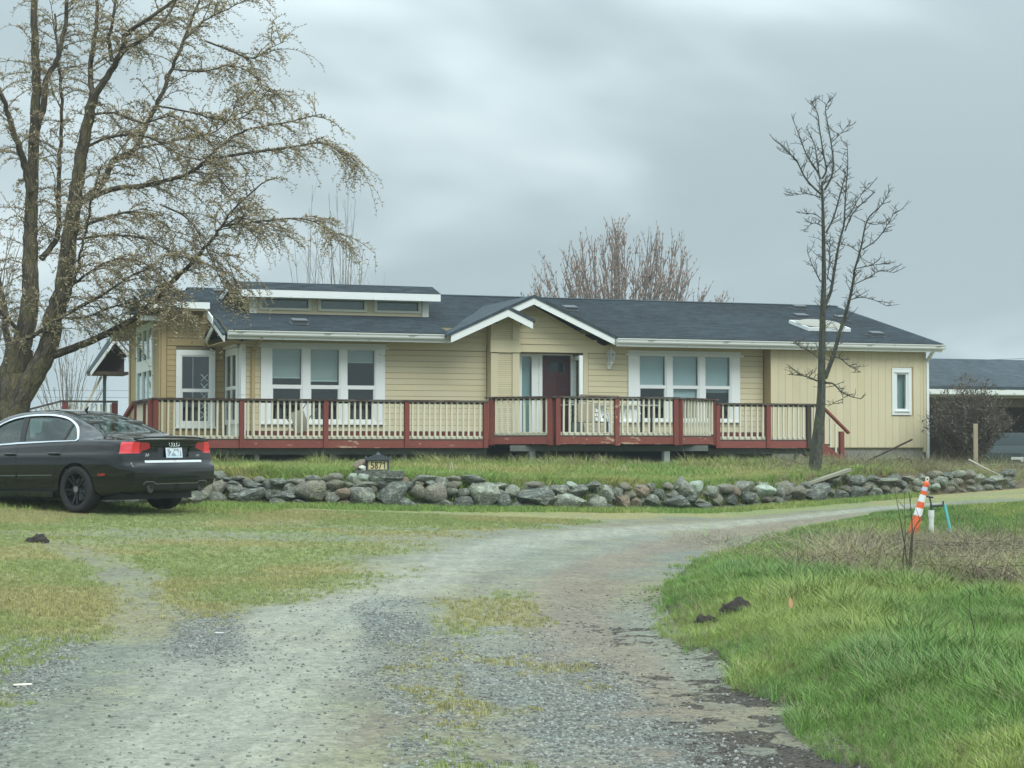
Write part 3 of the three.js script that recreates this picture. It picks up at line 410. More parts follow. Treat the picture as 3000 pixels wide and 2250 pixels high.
  // ---- clerestory dormer
  { const z = -1.4, u0 = -6.03, u1 = -1.74;
    const wl2 = [[-5.86, -4.60], [-4.44, -3.22], [-3.05, -1.86]];
    wallShell('dormer_wall', u0, u1, 4.50, 5.02, z, wl2.map(([a, b]) => [a + 0.06, b - 0.06, 4.72, 4.95]), 0.08, mTan);
    for (const [a, b] of wl2) { const win = mesh('window', M([box(a, a + 0.075, 4.68, 4.985, z + 0.002, z + 0.04), box(b - 0.075, b, 4.68, 4.985, z + 0.002, z + 0.04), box(a + 0.075, b - 0.075, 4.68, 4.735, z + 0.002, z + 0.04), box(a + 0.075, b - 0.075, 4.95, 4.985, z + 0.002, z + 0.04)]), std({ color: rgb(0.66, 0.66, 0.54) }), house); mesh('pane', M(box(a + 0.06, b - 0.06, 4.72, 4.95, z - 0.03, z - 0.026)), mGlass, win); mesh('blind', M(box(a + 0.05, b - 0.05, 4.70, 4.97, z - 0.12, z - 0.1)), std({ color: rgb(0.20, 0.22, 0.22) }), win); }
    mesh('corner_trim', M(box(u0 - 0.06, u0 + 0.1, 4.5, 5.0, z + 0.002, z + 0.045)), std({ color: rgb(0.72, 0.74, 0.66) }), house); mesh('corner_trim', M(box(u1 - 0.1, u1 + 0.06, 4.5, 4.98, z + 0.002, z + 0.045)), std({ color: rgb(0.72, 0.74, 0.66) }), house);
    mesh('dormer_side', M([box(u0 - 0.02, u0 + 0.06, 4.5, 5.02, -3.4, z - 0.09), box(u1 - 0.06, u1 + 0.02, 4.5, 5.02, -3.4, z - 0.09)]), mTanDark, house);
    const e = [-0.98, 5.13], r = [-1.75, 5.375], b = [-3.9, 5.05];
    const dr = mesh('dormer_roof', merge([slope(V(-6.45, e[1], e[0]), V(-1.48, e[1], e[0]), V(-1.48, r[1], r[0]), V(-6.45, r[1], r[0]), 6), slope(V(-1.48, b[1], b[0]), V(-6.45, b[1], b[0]), V(-6.45, r[1], r[0]), V(-1.48, r[1], r[0]), 14)]), mShingle, house);
    mesh('roof_deck', M([under(e[0] - 0.03, e[1], r[0], r[1], -6.41, -1.52, 0.08), under(r[0], r[1], b[0], b[1], -6.41, -1.52, 0.08)]), mSoffit, dr);
    mesh('fascia', M(box(-6.43, -1.49, 4.955, 5.125, e[0] - 0.028, e[0])), mWhite, house);
    mesh('soffit', M(box(-6.4, -1.52, 4.985, 5.0, z, e[0] - 0.03)), mSoffit, house);
    for (const [a, c] of [[-6.44, -6.412], [-1.518, -1.49]]) mesh('bargeboard', M([under(e[0] - 0.03, e[1] + 0.005, r[0], r[1] + 0.005, a, c, 0.14), under(r[0], r[1] + 0.005, b[0], b[1] + 0.005, a, c, 0.14)]), mWhite, house); }
  // ---- roof vents and skylight
  for (const [u, z] of [[-5.2, -0.05], [9.9, -4.1], [9.15, -2.6], [10.32, -2.5], [10.0, -0.12], [2.6, -2.9], [-6.3, -4.0]]) { const v = mesh('roof_vent', M([box(-0.17, 0.17, 0.015, 0.09, -0.14, 0.13), box(-0.21, 0.21, 0.0, 0.014, -0.18, 0.17), box(-0.18, 0.18, 0.092, 0.105, -0.15, 0.15)]), std({ color: rgb(0.10, 0.115, 0.125), roughness: 0.6 }), house); v.position.set(u, ry(z) + 0.015, z); v.rotation.x = Math.atan((RY - E) / (ez - RZ)); }
  { const v = mesh('skylight', M([box(-0.62, 0.62, 0, 0.09, -0.55, -0.50), box(-0.62, 0.62, 0, 0.09, 0.50, 0.55), box(-0.62, -0.57, 0, 0.09, -0.5, 0.5), box(0.57, 0.62, 0, 0.09, -0.5, 0.5)]), mWhite, house); v.position.set(8.95, ry(-1.2) + 0.015, -1.2); v.rotation.x = Math.atan((RY - E) / (ez - RZ));
    const d = new THREE.SphereGeometry(1, 24, 10, 0, Math.PI * 2, 0, Math.PI / 2); d.scale(0.64, 0.09, 0.56); d.translate(0, 0.09, 0); mesh('skylight_dome', d, std({ color: rgb(0.30, 0.29, 0.24), roughness: 0.4 }), v); }
}
{ // wall lantern beside the door
  const lamp = thing('wall_lantern', 'white wall lantern beside the entry, between the door and the right-hand windows', 'lantern', [0, 0, 0]);
  lamp.position.copy(V(2.50, 3.62, 0.03).applyAxisAngle(V(0, 1, 0), HOUSE.turn).add(V(...HOUSE.pos))); lamp.rotation.y = HOUSE.turn; lamp.scale.setScalar(1.15);
  const wm = std({ color: rgb(0.75, 0.77, 0.76), roughness: 0.4 });
  mesh('bracket', merge([rod(V(0, -0.16, 0), V(0, -0.16, 0.13), 0.014), rod(V(0, -0.25, 0), V(0, -0.10, 0), 0.045, 0.035, 10), rod(V(0, -0.20, 0.13), V(0, -0.10, 0.13), 0.012)]), wm, lamp);
  const cage = []; for (let i = 0; i < 6; i++) { const a = i / 6 * Math.PI * 2; cage.push(rod(V(Math.cos(a) * 0.05, -0.12, 0.13 + Math.sin(a) * 0.05), V(Math.cos(a) * 0.085, 0.08, 0.13 + Math.sin(a) * 0.085), 0.007)); }
  mesh('cage', merge([...cage, rod(V(0, -0.14, 0.13), V(0, -0.11, 0.13), 0.045, 0.058, 12)]), wm, lamp);
  mesh('cap', merge([rod(V(0, 0.08, 0.13), V(0, 0.15, 0.13), 0.105, 0.035, 12), rod(V(0, 0.15, 0.13), V(0, 0.21, 0.13), 0.02, 0.006, 8)]), wm, lamp);
  mesh('glass', rod(V(0, -0.11, 0.13), V(0, 0.075, 0.13), 0.046, 0.078, 6), new THREE.MeshPhysicalMaterial({ color: rgb(0.85, 0.88, 0.9), roughness: 0.15, transmission: 0.8, thickness: 0 }), lamp);
}
// ---------------------------------------------------------------- deck
const toWorld = (u, y, w) => V(u, y, w).applyAxisAngle(V(0, 1, 0), HOUSE.turn).add(V(...HOUSE.pos));
{
  const deck = thing('deck', 'long raised wooden deck with red posts and cream balusters along the house front', 'deck', HOUSE.pos, HOUSE.turn);
  const R = rng(8), balGeo = [0, 1, 2, 3].map((v) => metricUV(new THREE.BoxGeometry(0.04, 0.775, 0.04), v * 1.3, v * 0.7, true)), postGeo = new Map();
  const post = (u, w, y0, y1, turn = 0, mat = mRedPost, s = 0.105) => { const k = (y1 - y0).toFixed(2) + s; if (!postGeo.has(k)) postGeo.set(k, metricUV(new THREE.BoxGeometry(s, y1 - y0, s), R() * 3, R() * 3, true)); const m = mesh('post', postGeo.get(k), mat, deck); m.position.set(u, (y0 + y1) / 2, w); m.rotation.y = turn + (R() - 0.5) * 0.03; m.rotation.z = (R() - 0.5) * 0.012; return m; };
  // one straight bay of railing from a to b (plan points), dy lifts it
  function bay(a, b, dy, { fascia = mRed, n, gap0 = 0.075, gap1 = 0.075, rails = true, red = true } = {}) {
    const dx = b[0] - a[0], dz = b[1] - a[1], L = Math.hypot(dx, dz), turn = -Math.atan2(dz, dx), ux = dx / L, uz = dz / L, nx = uz, nz = -ux;   // (nx,nz) points to the house side
    const put = (g, name, mat, s, y, off) => { const m = mesh(name, g, mat, deck); m.position.set(a[0] + ux * s + nx * off, y + dy, a[1] + uz * s + nz * off); m.rotation.y = turn; return m; };
    if (rails) {
      put(boardGeo(L - 0.01, 0.045, 0.036, 2), 'sub_rail', mCap, L / 2, 2.396, 0.032);
      put(boardGeo(L - 0.11, 0.07, 0.03, 1), 'bottom_rail', mBaluster, L / 2, 1.638, 0.03);
      const k = n ?? Math.round((L - 0.1) / 0.138);
      for (let i = 0; i < k; i++) { const m = put(balGeo[Math.floor(R() * 4)], 'baluster', mBaluster, lerp(gap0 + 0.06, L - gap1 - 0.06, k > 1 ? i / (k - 1) : 0.5) + (R() - 0.5) * 0.012, 2.028 + (R() - 0.5) * 0.012, -0.01); m.rotation.z = (R() - 0.5) * 0.02; }
    }
    if (red) { put(boardGeo(L - 0.112, 0.165, 0.038, Math.floor(R() * 4)), 'fascia_board', fascia, L / 2, 1.488, -0.005); put(boardGeo(L - 0.112, 0.03, 0.09, 3), 'deck_edge', mWeather, L / 2, 1.588, 0.02); }
  }
  const cap = (a, b, dy, e0 = 0.05, e1 = 0.05) => { const dx = b[0] - a[0], dz = b[1] - a[1], L = Math.hypot(dx, dz), m = mesh('cap_rail', boardGeo(L + e0 + e1, 0.04, 0.15, Math.floor(R() * 4)), mCap, deck); m.position.set((a[0] + b[0]) / 2 + dx / L * (e1 - e0) / 2, 2.442 + dy, (a[1] + b[1]) / 2 + dz / L * (e1 - e0) / 2); m.rotation.y = -Math.atan2(dz, dx); };
  const Z = 2.74;
  // main run
  const us = [-8.9, -7.075, -5.239, -3.417, -1.59];
  for (let i = 0; i < 4; i++) bay([us[i], Z], [us[i + 1], Z], 0, { n: 13, fascia: i === 2 ? mRedWorn : mRed });
  for (const u of us) post(u, Z + 0.01, 1.405, 2.42);
  cap([us[0], Z], [us[2], Z], 0, 0.08, 0); cap([us[2] + 0.004, Z], [us[4], Z], 0, 0, 0.06);
  // return along the left end
  bay([-8.9, Z], [-8.9, 1.3], 0, { n: 8 }); bay([-8.9, 1.3], [-8.9, -0.1], 0, { n: 8 }); post(-8.9, 1.3, 1.405, 2.42); post(-8.9, -0.1, 1.405, 2.46); cap([-8.9, Z - 0.08], [-8.9, -0.1], 0, 0, 0.05); post(-9.0, Z - 0.05, 1.41, 2.419);
  // raised canted bay in front of the door
  const P = [[-1.47, 2.76], [-0.33, 3.79], [2.63, 3.79], [4.03, 2.76]], up = 0.085, mid = [1.138, 3.79];
  bay(P[0], P[1], up, { n: 10, gap0: 0.09, gap1: 0.12 }); bay(P[1], mid, up, { n: 9, gap0: 0.14, fascia: mRedWorn }); bay(mid, P[2], up, { n: 10, gap1: 0.14, fascia: mRedWorn }); bay(P[2], P[3], up, { n: 11, gap0: 0.12, fascia: mRedWorn });
  post(P[0][0] + 0.02, P[0][1] + 0.02, 1.47, 2.505, 0.75); post(P[1][0] - 0.075, P[1][1] - 0.055, 1.47, 2.505, 0.75); post(P[1][0] + 0.065, P[1][1] + 0.01, 1.47, 2.505); post(mid[0], mid[1] + 0.01, 1.46, 2.505, 0, mRedWorn);
  post(P[2][0] - 0.06, P[2][1] + 0.01, 1.47, 2.505); post(P[2][0] + 0.085, P[2][1] - 0.045, 1.47, 2.505, -0.65); post(P[3][0] - 0.05, P[3][1] + 0.03, 1.47, 2.505, -0.65);
  cap(P[0], P[1], up, 0.12, 0.03); cap(P[1], P[2], up + 0.002, 0.02, 0.02); cap(P[2], P[3], up, 0.03, 0.1);
  { const m = mesh('loose_plank', boardGeo(0.9, 0.03, 0.14, 2), std({ map: woodTex([128, 116, 100], [158, 146, 128], [0, 0, 0], 0, 63) }), deck); m.position.set(0.75, 2.565, 3.74); m.rotation.set(0, 0.06, -0.02); }
  // right run
  const ur = [4.11, 5.42, 6.49];
  bay([ur[0], Z], [ur[1], Z], 0, { n: 8 }); bay([ur[1], Z], [ur[2], Z], 0, { n: 7 }); bay([ur[2], Z], [6.8, Z], 0, { n: 1, gap0: 0.04, gap1: 0.04 });
  for (const u of ur) post(u, Z + 0.01, 1.405, 2.42, 0, u === 6.49 ? mWeather : mRedPost); post(6.84, Z + 0.01, 1.2, 2.42); cap([ur[0], Z], [6.84, Z], -0.006, 0.06, 0.05);
  // decking, beams, supports
  for (let i = 0; i < 19; i++) { const w = 0.1 + i * 0.141, m = mesh('deck_plank', boardGeo(15.68, 0.03, 0.134, i % 4), mWeather, deck); m.position.set(-1.05, 1.585, w); }
  for (let i = 0; i < 7; i++) { const w = 2.79 + i * 0.141, half = lerp(2.6, 1.55, i / 6.5), m = mesh('deck_plank', boardGeo(half * 2, 0.03, 0.134, i % 4), mWeather, deck); m.position.set(1.2, 1.67, w); }
  for (const [a, b, w, y] of [[-8.8, -1.5, 2.52, 1.33], [-1.2, 1.5, 3.3, 1.40], [1.52, 3.6, 3.3, 1.40], [4.0, 6.8, 2.5, 1.33]]) { const m = mesh('beam', boardGeo(b - a, 0.13, 0.05, 1), mJoist, deck); m.position.set((a + b) / 2, y, w); }
  for (let i = 0; i < 20; i++) { const m = mesh('joist', boardGeo(2.5, 0.14, 0.04, i % 4), mJoist, deck); m.position.set(-8.6 + i * 0.81, 1.49, 1.3); m.rotation.y = Math.PI / 2; }
  for (const u of [-8.3, -6.7, -5.0, -3.4, -1.8, 4.6, 6.3]) post(u, 2.50, 0.75, 1.262, 0, mJoist, 0.1);
  for (const u of [-0.7, 2.55]) post(u, 3.3, 0.75, 1.33, 0, u > 2 ? mWhite : mJoist, 0.14);
  // stairs off the right end
  for (let i = 0; i < 3; i++) { const m = mesh('stair_tread', boardGeo(0.28, 0.04, 1.1, i), mWeather, deck); m.position.set(6.98 + i * 0.22, 1.48 - i * 0.14, 2.1); }
  for (const w of [1.52, 2.68]) mesh('stringer', M(bar(V(6.85, 1.46, w), V(7.5, 1.0, w), 0.04, 0.2)), mRedPost, deck);
  post(7.42, 2.66, 0.9, 1.80); mesh('hand_rail', M(bar(V(6.9, 2.40, 2.66), V(7.62, 1.76, 2.66), 0.1, 0.05)), mRedPost, deck);
  for (let i = 0; i < 3; i++) { const t = (i + 0.6) / 3.4, u = lerp(6.9, 7.38, t), m = mesh('baluster', metricUV(new THREE.BoxGeometry(0.04, 0.7, 0.04), 0, 0, true), mBaluster, deck); m.position.set(u, lerp(2.0, 1.52, t), 2.66); }
  // steps down at the far left end
  mesh('hand_rail', M(bar(V(-8.95, 2.42, -0.15), V(-8.95, 2.12, -1.6), 0.09, 0.09)), mRedPost, deck);
  // skirt of dark boards set back under the deck
  mesh('crawl_space_skirt', M(box(-8.7, 6.68, 0.8, 1.44, 0.06, 0.1)), std({ map: mJoist.map, roughness: 0.95 }), deck);
}
{ // ---- things standing on the deck
  const mPlastic = std({ color: rgb(0.80, 0.82, 0.80), roughness: 0.35 });
  function plasticChair(u, w, turn, label) {
    const p = toWorld(u, 1.60, w), c = thing('plastic_chair', label, 'chair', p.toArray(), HOUSE.turn + turn, 'white plastic chairs on the deck');
    mesh('seat', M(box(-0.23, 0.23, 0.40, 0.425, -0.22, 0.24)), mPlastic, c);
    for (const [x, z] of [[-1, -1], [1, -1], [-1, 1], [1, 1]]) mesh('leg', M([bar(V(x * 0.22, 0.40, z * 0.21), V(x * 0.26, 0, z * 0.25), 0.05, 0.035), bar(V(x * 0.22, 0.40, z * 0.21), V(x * 0.26, 0, z * 0.25), 0.02, 0.06)]), mPlastic, c);
    const s = new THREE.Shape(); s.moveTo(-0.22, 0.42); s.lineTo(-0.25, 0.7); s.quadraticCurveTo(-0.2, 0.83, 0, 0.84); s.quadraticCurveTo(0.2, 0.83, 0.25, 0.7); s.lineTo(0.22, 0.42);
    for (let i = 0; i < 4; i++) { const x = -0.15 + i * 0.1, h = new THREE.Path(); h.moveTo(x - 0.022, 0.5); h.lineTo(x + 0.022, 0.5); h.lineTo(x * 1.08 + 0.024, 0.72); h.lineTo(x * 1.08 - 0.024, 0.72); s.holes.push(h); }
    const g = new THREE.ExtrudeGeometry(s, { depth: 0.018, bevelEnabled: true, bevelSize: 0.006, bevelThickness: 0.006, bevelSegments: 1 }); g.translate(0, -0.42, 0); g.rotateX(-0.22); g.translate(0, 0.42, -0.22); mesh('backrest', g, mPlastic, c);
    for (const x of [-1, 1]) mesh('armrest', M([bar(V(x * 0.27, 0.63, -0.27), V(x * 0.27, 0.61, 0.2), 0.06, 0.02), bar(V(x * 0.27, 0.61, 0.2), V(x * 0.25, 0.40, 0.22), 0.04, 0.02)]), mPlastic, c);
  }
  plasticChair(1.80, 1.7, 0.5, 'white plastic armchair on the deck beside the black wire bench'); plasticChair(2.32, 1.65, -0.4, 'white plastic armchair on the deck behind the middle railing post, under the table end');
  { const c = thing('patio_table', 'thin topped patio table behind the railing of the raised deck bay', 'table', toWorld(1.98, 1.60, 1.2).toArray(), HOUSE.turn);
    mesh('table_top', M(box(-1.15, 1.15, 0.80, 0.83, -0.4, 0.4)), std({ color: rgb(0.42, 0.40, 0.33), roughness: 0.7 }), c); for (const [x, z] of [[-1, -0.3], [1, -0.3], [-1, 0.3], [1, 0.3]]) mesh('leg', M(box(x - 0.02, x + 0.02, 0, 0.80, z - 0.02, z + 0.02)), mBlack, c); }
  { const c = thing('wire_bench', 'black scrolled wire garden bench with a tan cushion on the deck', 'bench', toWorld(1.15, 1.60, 2.05).toArray(), HOUSE.turn);
    const fr = [], arm = (x) => [tube([V(x, 0, 0.25), V(x, 0.35, 0.27), V(x - 0.06, 0.62, 0.2), V(x + 0.05, 0.72, 0.05), V(x + 0.03, 0.5, -0.1)], 0.012), tube([V(x, 0, -0.25), V(x, 0.4, -0.2), V(x, 0.85, -0.28)], 0.012)];
    for (const x of [-0.38, 0.38]) mesh('bench_frame', merge(arm(x)), mBlack, c);
    for (let i = 0; i < 5; i++) fr.push(tube([V(-0.38, 0.42 + i * 0.1, -0.2 - i * 0.02), V(0, 0.45 + i * 0.11, -0.2 - i * 0.02), V(0.38, 0.42 + i * 0.1, -0.2 - i * 0.02)], 0.008)); for (let i = 0; i < 6; i++) fr.push(rod(V(-0.38, 0.4, -0.18 + i * 0.08), V(0.38, 0.4, -0.18 + i * 0.08), 0.007)); mesh('wire_seat', merge(fr), mBlack, c);
    const g = new THREE.BoxGeometry(0.42, 0.42, 0.08, 6, 6, 2); mesh('cushion', g, std({ color: rgb(0.38, 0.33, 0.23) }), c).position.set(0.02, 0.63, -0.2); }
  { const c = thing('garden_pot', 'dark grey round pot on the deck next to the wire bench', 'pot', toWorld(0.80, 1.60, 2.2).toArray(), 0);
    const pts = [[0, 0], [0.11, 0], [0.17, 0.12], [0.19, 0.26], [0.16, 0.38], [0.18, 0.40], [0.165, 0.40], [0.14, 0.37], [0, 0.34]].map((p) => new THREE.Vector2(...p)); mesh('body', new THREE.LatheGeometry(pts, 20), std({ color: rgb(0.09, 0.11, 0.11), roughness: 0.5 }), c); }
  { const c = thing('folding_chair', 'folded camp chair with grey cloth leaning on the deck under the left windows', 'chair', toWorld(-5.6, 1.60, 1.5).toArray(), HOUSE.turn);
    for (const [a, b] of [[V(-0.35, 0.0, 0.1), V(0.28, 0.85, -0.1)], [V(-0.1, 0.0, 0.0), V(0.5, 0.7, -0.12)], [V(-0.28, 0.55, 0), V(0.05, 0.05, 0.06)]]) mesh('frame_tube', rod(a, b, 0.013), std({ color: rgb(0.12, 0.12, 0.12), metalness: 0.5, roughness: 0.4 }), c);
    const s = new THREE.PlaneGeometry(0.3, 0.48, 6, 6), p = s.attributes.position; for (let i = 0; i < p.count; i++) p.setZ(i, 0.05 * Math.sin(p.getX(i) * 9) + 0.02 * Math.cos(p.getY(i) * 7)); const th = s.clone(); th.translate(0, 0, -0.006); th.index.array.reverse(); s.computeVertexNormals(); th.computeVertexNormals(); const g = merge([s, th]); g.rotateZ(0.35); g.translate(0.06, 0.4, 0.05); mesh('cloth', g, std({ color: rgb(0.33, 0.33, 0.27), roughness: 0.95 }), c); }
}
// ---------------------------------------------------------------- dry stone wall: [along, height, width, height of stone, tone]
const STONES = [[-4.98,0.1,0.28,0.21],[-4.84,0.23,0.14,0.26],[-4.68,0.27,0.19,0.23],[-4.7,0.12,0.23,0.16],[-4.49,0.34,0.21,0.12],[-4.45,0.26,0.22,0.15],[-4.19,0.33,0.28,0.12],[-3.95,0.34,0.15,0.12],[-4.23,0.15,0.5,0.26],[-3.92,0.19,0.12,0.16],[-3.75,0.38,0.26,0.12],[-3.58,0.27,0.19,0.19],[-3.69,0.17,0.35,0.14],[-3.74,0.07,0.26,0.13],[-3.27,0.25,0.45,0.29],[-3.51,0.4,0.19,0.09],[-3.22,0.45,0.21,0.11],[-2.92,0.47,0.28,0.13],[-2.88,0.36,0.31,0.15],[-3.12,0.36,0.17,0.12],[-2.77,0.22,0.26,0.15,2],[-2.93,0.14,0.21,0.19],[-2.46,0.18,0.4,0.27],[-2.44,0.36,0.31,0.12],[-2.58,0.49,0.14,0.12,1],[-2.44,0.49,0.2,0.13,1],[-2.21,0.48,0.23,0.17,1],[-2.05,0.53,0.08,0.07,2],[-1.96,0.44,0.27,0.1,1],[-1.96,0.22,0.43,0.36],[-2.15,0.39,0.17,0.12],[-1.73,0.38,0.16,0.12],[-1.77,0.06,0.48,0.22],[-1.56,0.29,0.22,0.2],[-1.51,0.4,0.14,0.12],[-1.35,0.45,0.14,0.1,1],[-1.28,0.26,0.34,0.29],[-1.17,0.42,0.22,0.19],[-0.96,0.4,0.22,0.14],[-0.99,0.29,0.19,0.12],[-0.81,0.27,0.18,0.15],[-1.18,0.1,0.29,0.17],[-0.8,0.1,0.27,0.22],[-0.48,0.23,0.46,0.4,3],[-0.15,0.17,0.24,0.27],[-0.64,0.5,0.36,0.13],[-1.43,0.51,0.31,0.1],[-3.16,0.06,0.21,0.09],[-3.42,0.06,0.21,0.09],[-2.7,0.08,0.14,0.07,2],[-0.99,0.51,0.24,0.08],[-4.4,0.43,0.19,0.07],[-4.56,0.41,0.16,0.07],[-4.06,0.42,0.16,0.09],[0.01,0.33,0.21,0.17,3],[0.36,0.23,0.58,0.26],[0.1,0.04,0.26,0.1],[0.32,0.08,0.19,0.12],[0.96,0.13,0.5,0.31,3],[1.1,0.32,0.36,0.17],[1.46,0.11,0.31,0.26,3],[1.64,0.29,0.23,0.27,3],[1.7,0.06,0.19,0.11],[0.81,0.36,0.28,0.14],[0.38,0.43,0.28,0.11],[1.85,0.29,0.18,0.22],[1.91,0.16,0.27,0.22,2],[2.16,0.14,0.22,0.2,2],[2.07,0.29,0.2,0.12],[2.29,0.35,0.27,0.2,2],[2.6,0.32,0.2,0.16],[2.88,0.32,0.2,0.14],[2.46,0.19,0.3,0.2],[2.31,0.18,0.12,0.12],[2.89,0.16,0.5,0.2],[2.81,0.46,0.17,0.12],[3.11,0.42,0.33,0.35],[3.35,0.46,0.25,0.18,1],[3.19,0.24,0.28,0.15],[3.46,0.11,0.33,0.15],[3.65,0.36,0.23,0.2,3],[3.91,0.42,0.31,0.15],[3.76,0.23,0.2,0.2],[4.12,0.35,0.2,0.2,2],[4.32,0.4,0.31,0.23],[4.37,0.22,0.26,0.21],[4.73,0.32,0.34,0.21,1],[4.79,0.17,0.23,0.08],[5.02,0.26,0.18,0.21],[4.99,0.1,0.16,0.16],[2,0.43,0.22,0.11],[2.24,0.43,0.15,0.07],[1.37,0.44,0.31,0.1],[1.03,0.44,0.17,0.1,1],[2.47,0.44,0.15,0.1],[5.18,0.31,0.23,0.21],[5.41,0.25,0.26,0.21],[5.81,0.2,0.41,0.3],[6.28,0.13,0.28,0.19],[6.65,0.15,0.33,0.26],[6.58,0.39,0.24,0.17],[6.75,0.36,0.24,0.13],[6.88,0.24,0.2,0.11],[7.06,0.14,0.24,0.2],[6.98,0.08,0.13,0.15],[7.29,0.35,0.42,0.09,3],[7.29,0.2,0.18,0.13],[7.5,0.11,0.22,0.18],[7.71,0.25,0.13,0.13],[7.74,0.08,0.2,0.13],[7.82,0.36,0.25,0.09],[8.45,0.16,0.18,0.11,1],[8.61,0.26,0.25,0.18,3],[6.16,0.44,0.26,0.13],[6.43,0.47,0.13,0.11],[7.55,0.35,0.2,0.08],[8.03,0.12,0.16,0.13],[8.22,0.02,0.13,0.13]];
const stoneMats = (() => {
  const mk = (a, b, l, seed) => std({ map: tex(256, 256, (x, y) => { const u = x / 256, v = y / 256, t = tfbm(u, v, 6, 5, seed), s = tfbm(u, v, 32, 3, seed + 3), k = ss(0.56, 0.66, tfbm(u, v, 10, 4, seed + 7)), f = 0.75 + s * 0.5; return [0, 1, 2].map((i) => lerp(lerp(a[i], b[i], t), l[i], k * 0.7) * f); }, { repeat: [1.1, 1.1] }), bumpMap: tex(128, 128, (x, y) => 255 * tfbm(x / 128, y / 128, 12, 4, seed + 11), { repeat: [2, 2], srgb: false }), bumpScale: 0.02, roughness: 0.92 });
  return [[mk([92, 97, 90], [132, 132, 120], [156, 162, 142], 601), mk([104, 102, 92], [140, 134, 122], [146, 152, 124], 631), mk([78, 84, 80], [116, 118, 108], [148, 156, 140], 661)], [mk([142, 156, 142], [170, 182, 166], [186, 194, 180], 691)], [mk([112, 98, 84], [146, 130, 112], [140, 140, 116], 721)], [mk([112, 118, 106], [150, 154, 140], [168, 174, 154], 751)]];
})();
const stoneGeo = (() => {
  const R = rng(77), make = (detail) => { const g0 = mergeVertices(new THREE.IcosahedronGeometry(1, detail).deleteAttribute('normal').deleteAttribute('uv')), p = g0.attributes.position, cuts = []; for (let i = 0; i < 11; i++) { const n = V(R() - 0.5, R() - 0.5, R() - 0.5).normalize(); cuts.push([n, 0.5 + R() * 0.36]); }
    const ox = R() * 50; for (let i = 0; i < p.count; i++) { const d = V(p.getX(i), p.getY(i), p.getZ(i)).normalize(); let r = 1; for (const [n, k] of cuts) { const c = d.dot(n); if (c > 0) r = Math.min(r, k / c); } r *= 0.93 + 0.16 * fbm(d.x * 2.2 + ox, d.y * 2.2 + d.z * 1.7, 3, 5); p.setXYZ(i, d.x * r, d.y * r, d.z * r); }
    g0.computeBoundingBox(); const bb = g0.boundingBox, c = bb.getCenter(V(0, 0, 0)), s = bb.getSize(V(0, 0, 0)); g0.translate(-c.x, -c.y, -c.z); g0.scale(1 / s.x, 1 / s.y, 1 / s.z); g0.computeVertexNormals(); return metricUV(toCreasedNormals(g0, 0.85), R() * 5, R() * 5); };
  return { big: Array.from({ length: 8 }, () => make(3)), small: Array.from({ length: 8 }, () => make(2)) };
})();
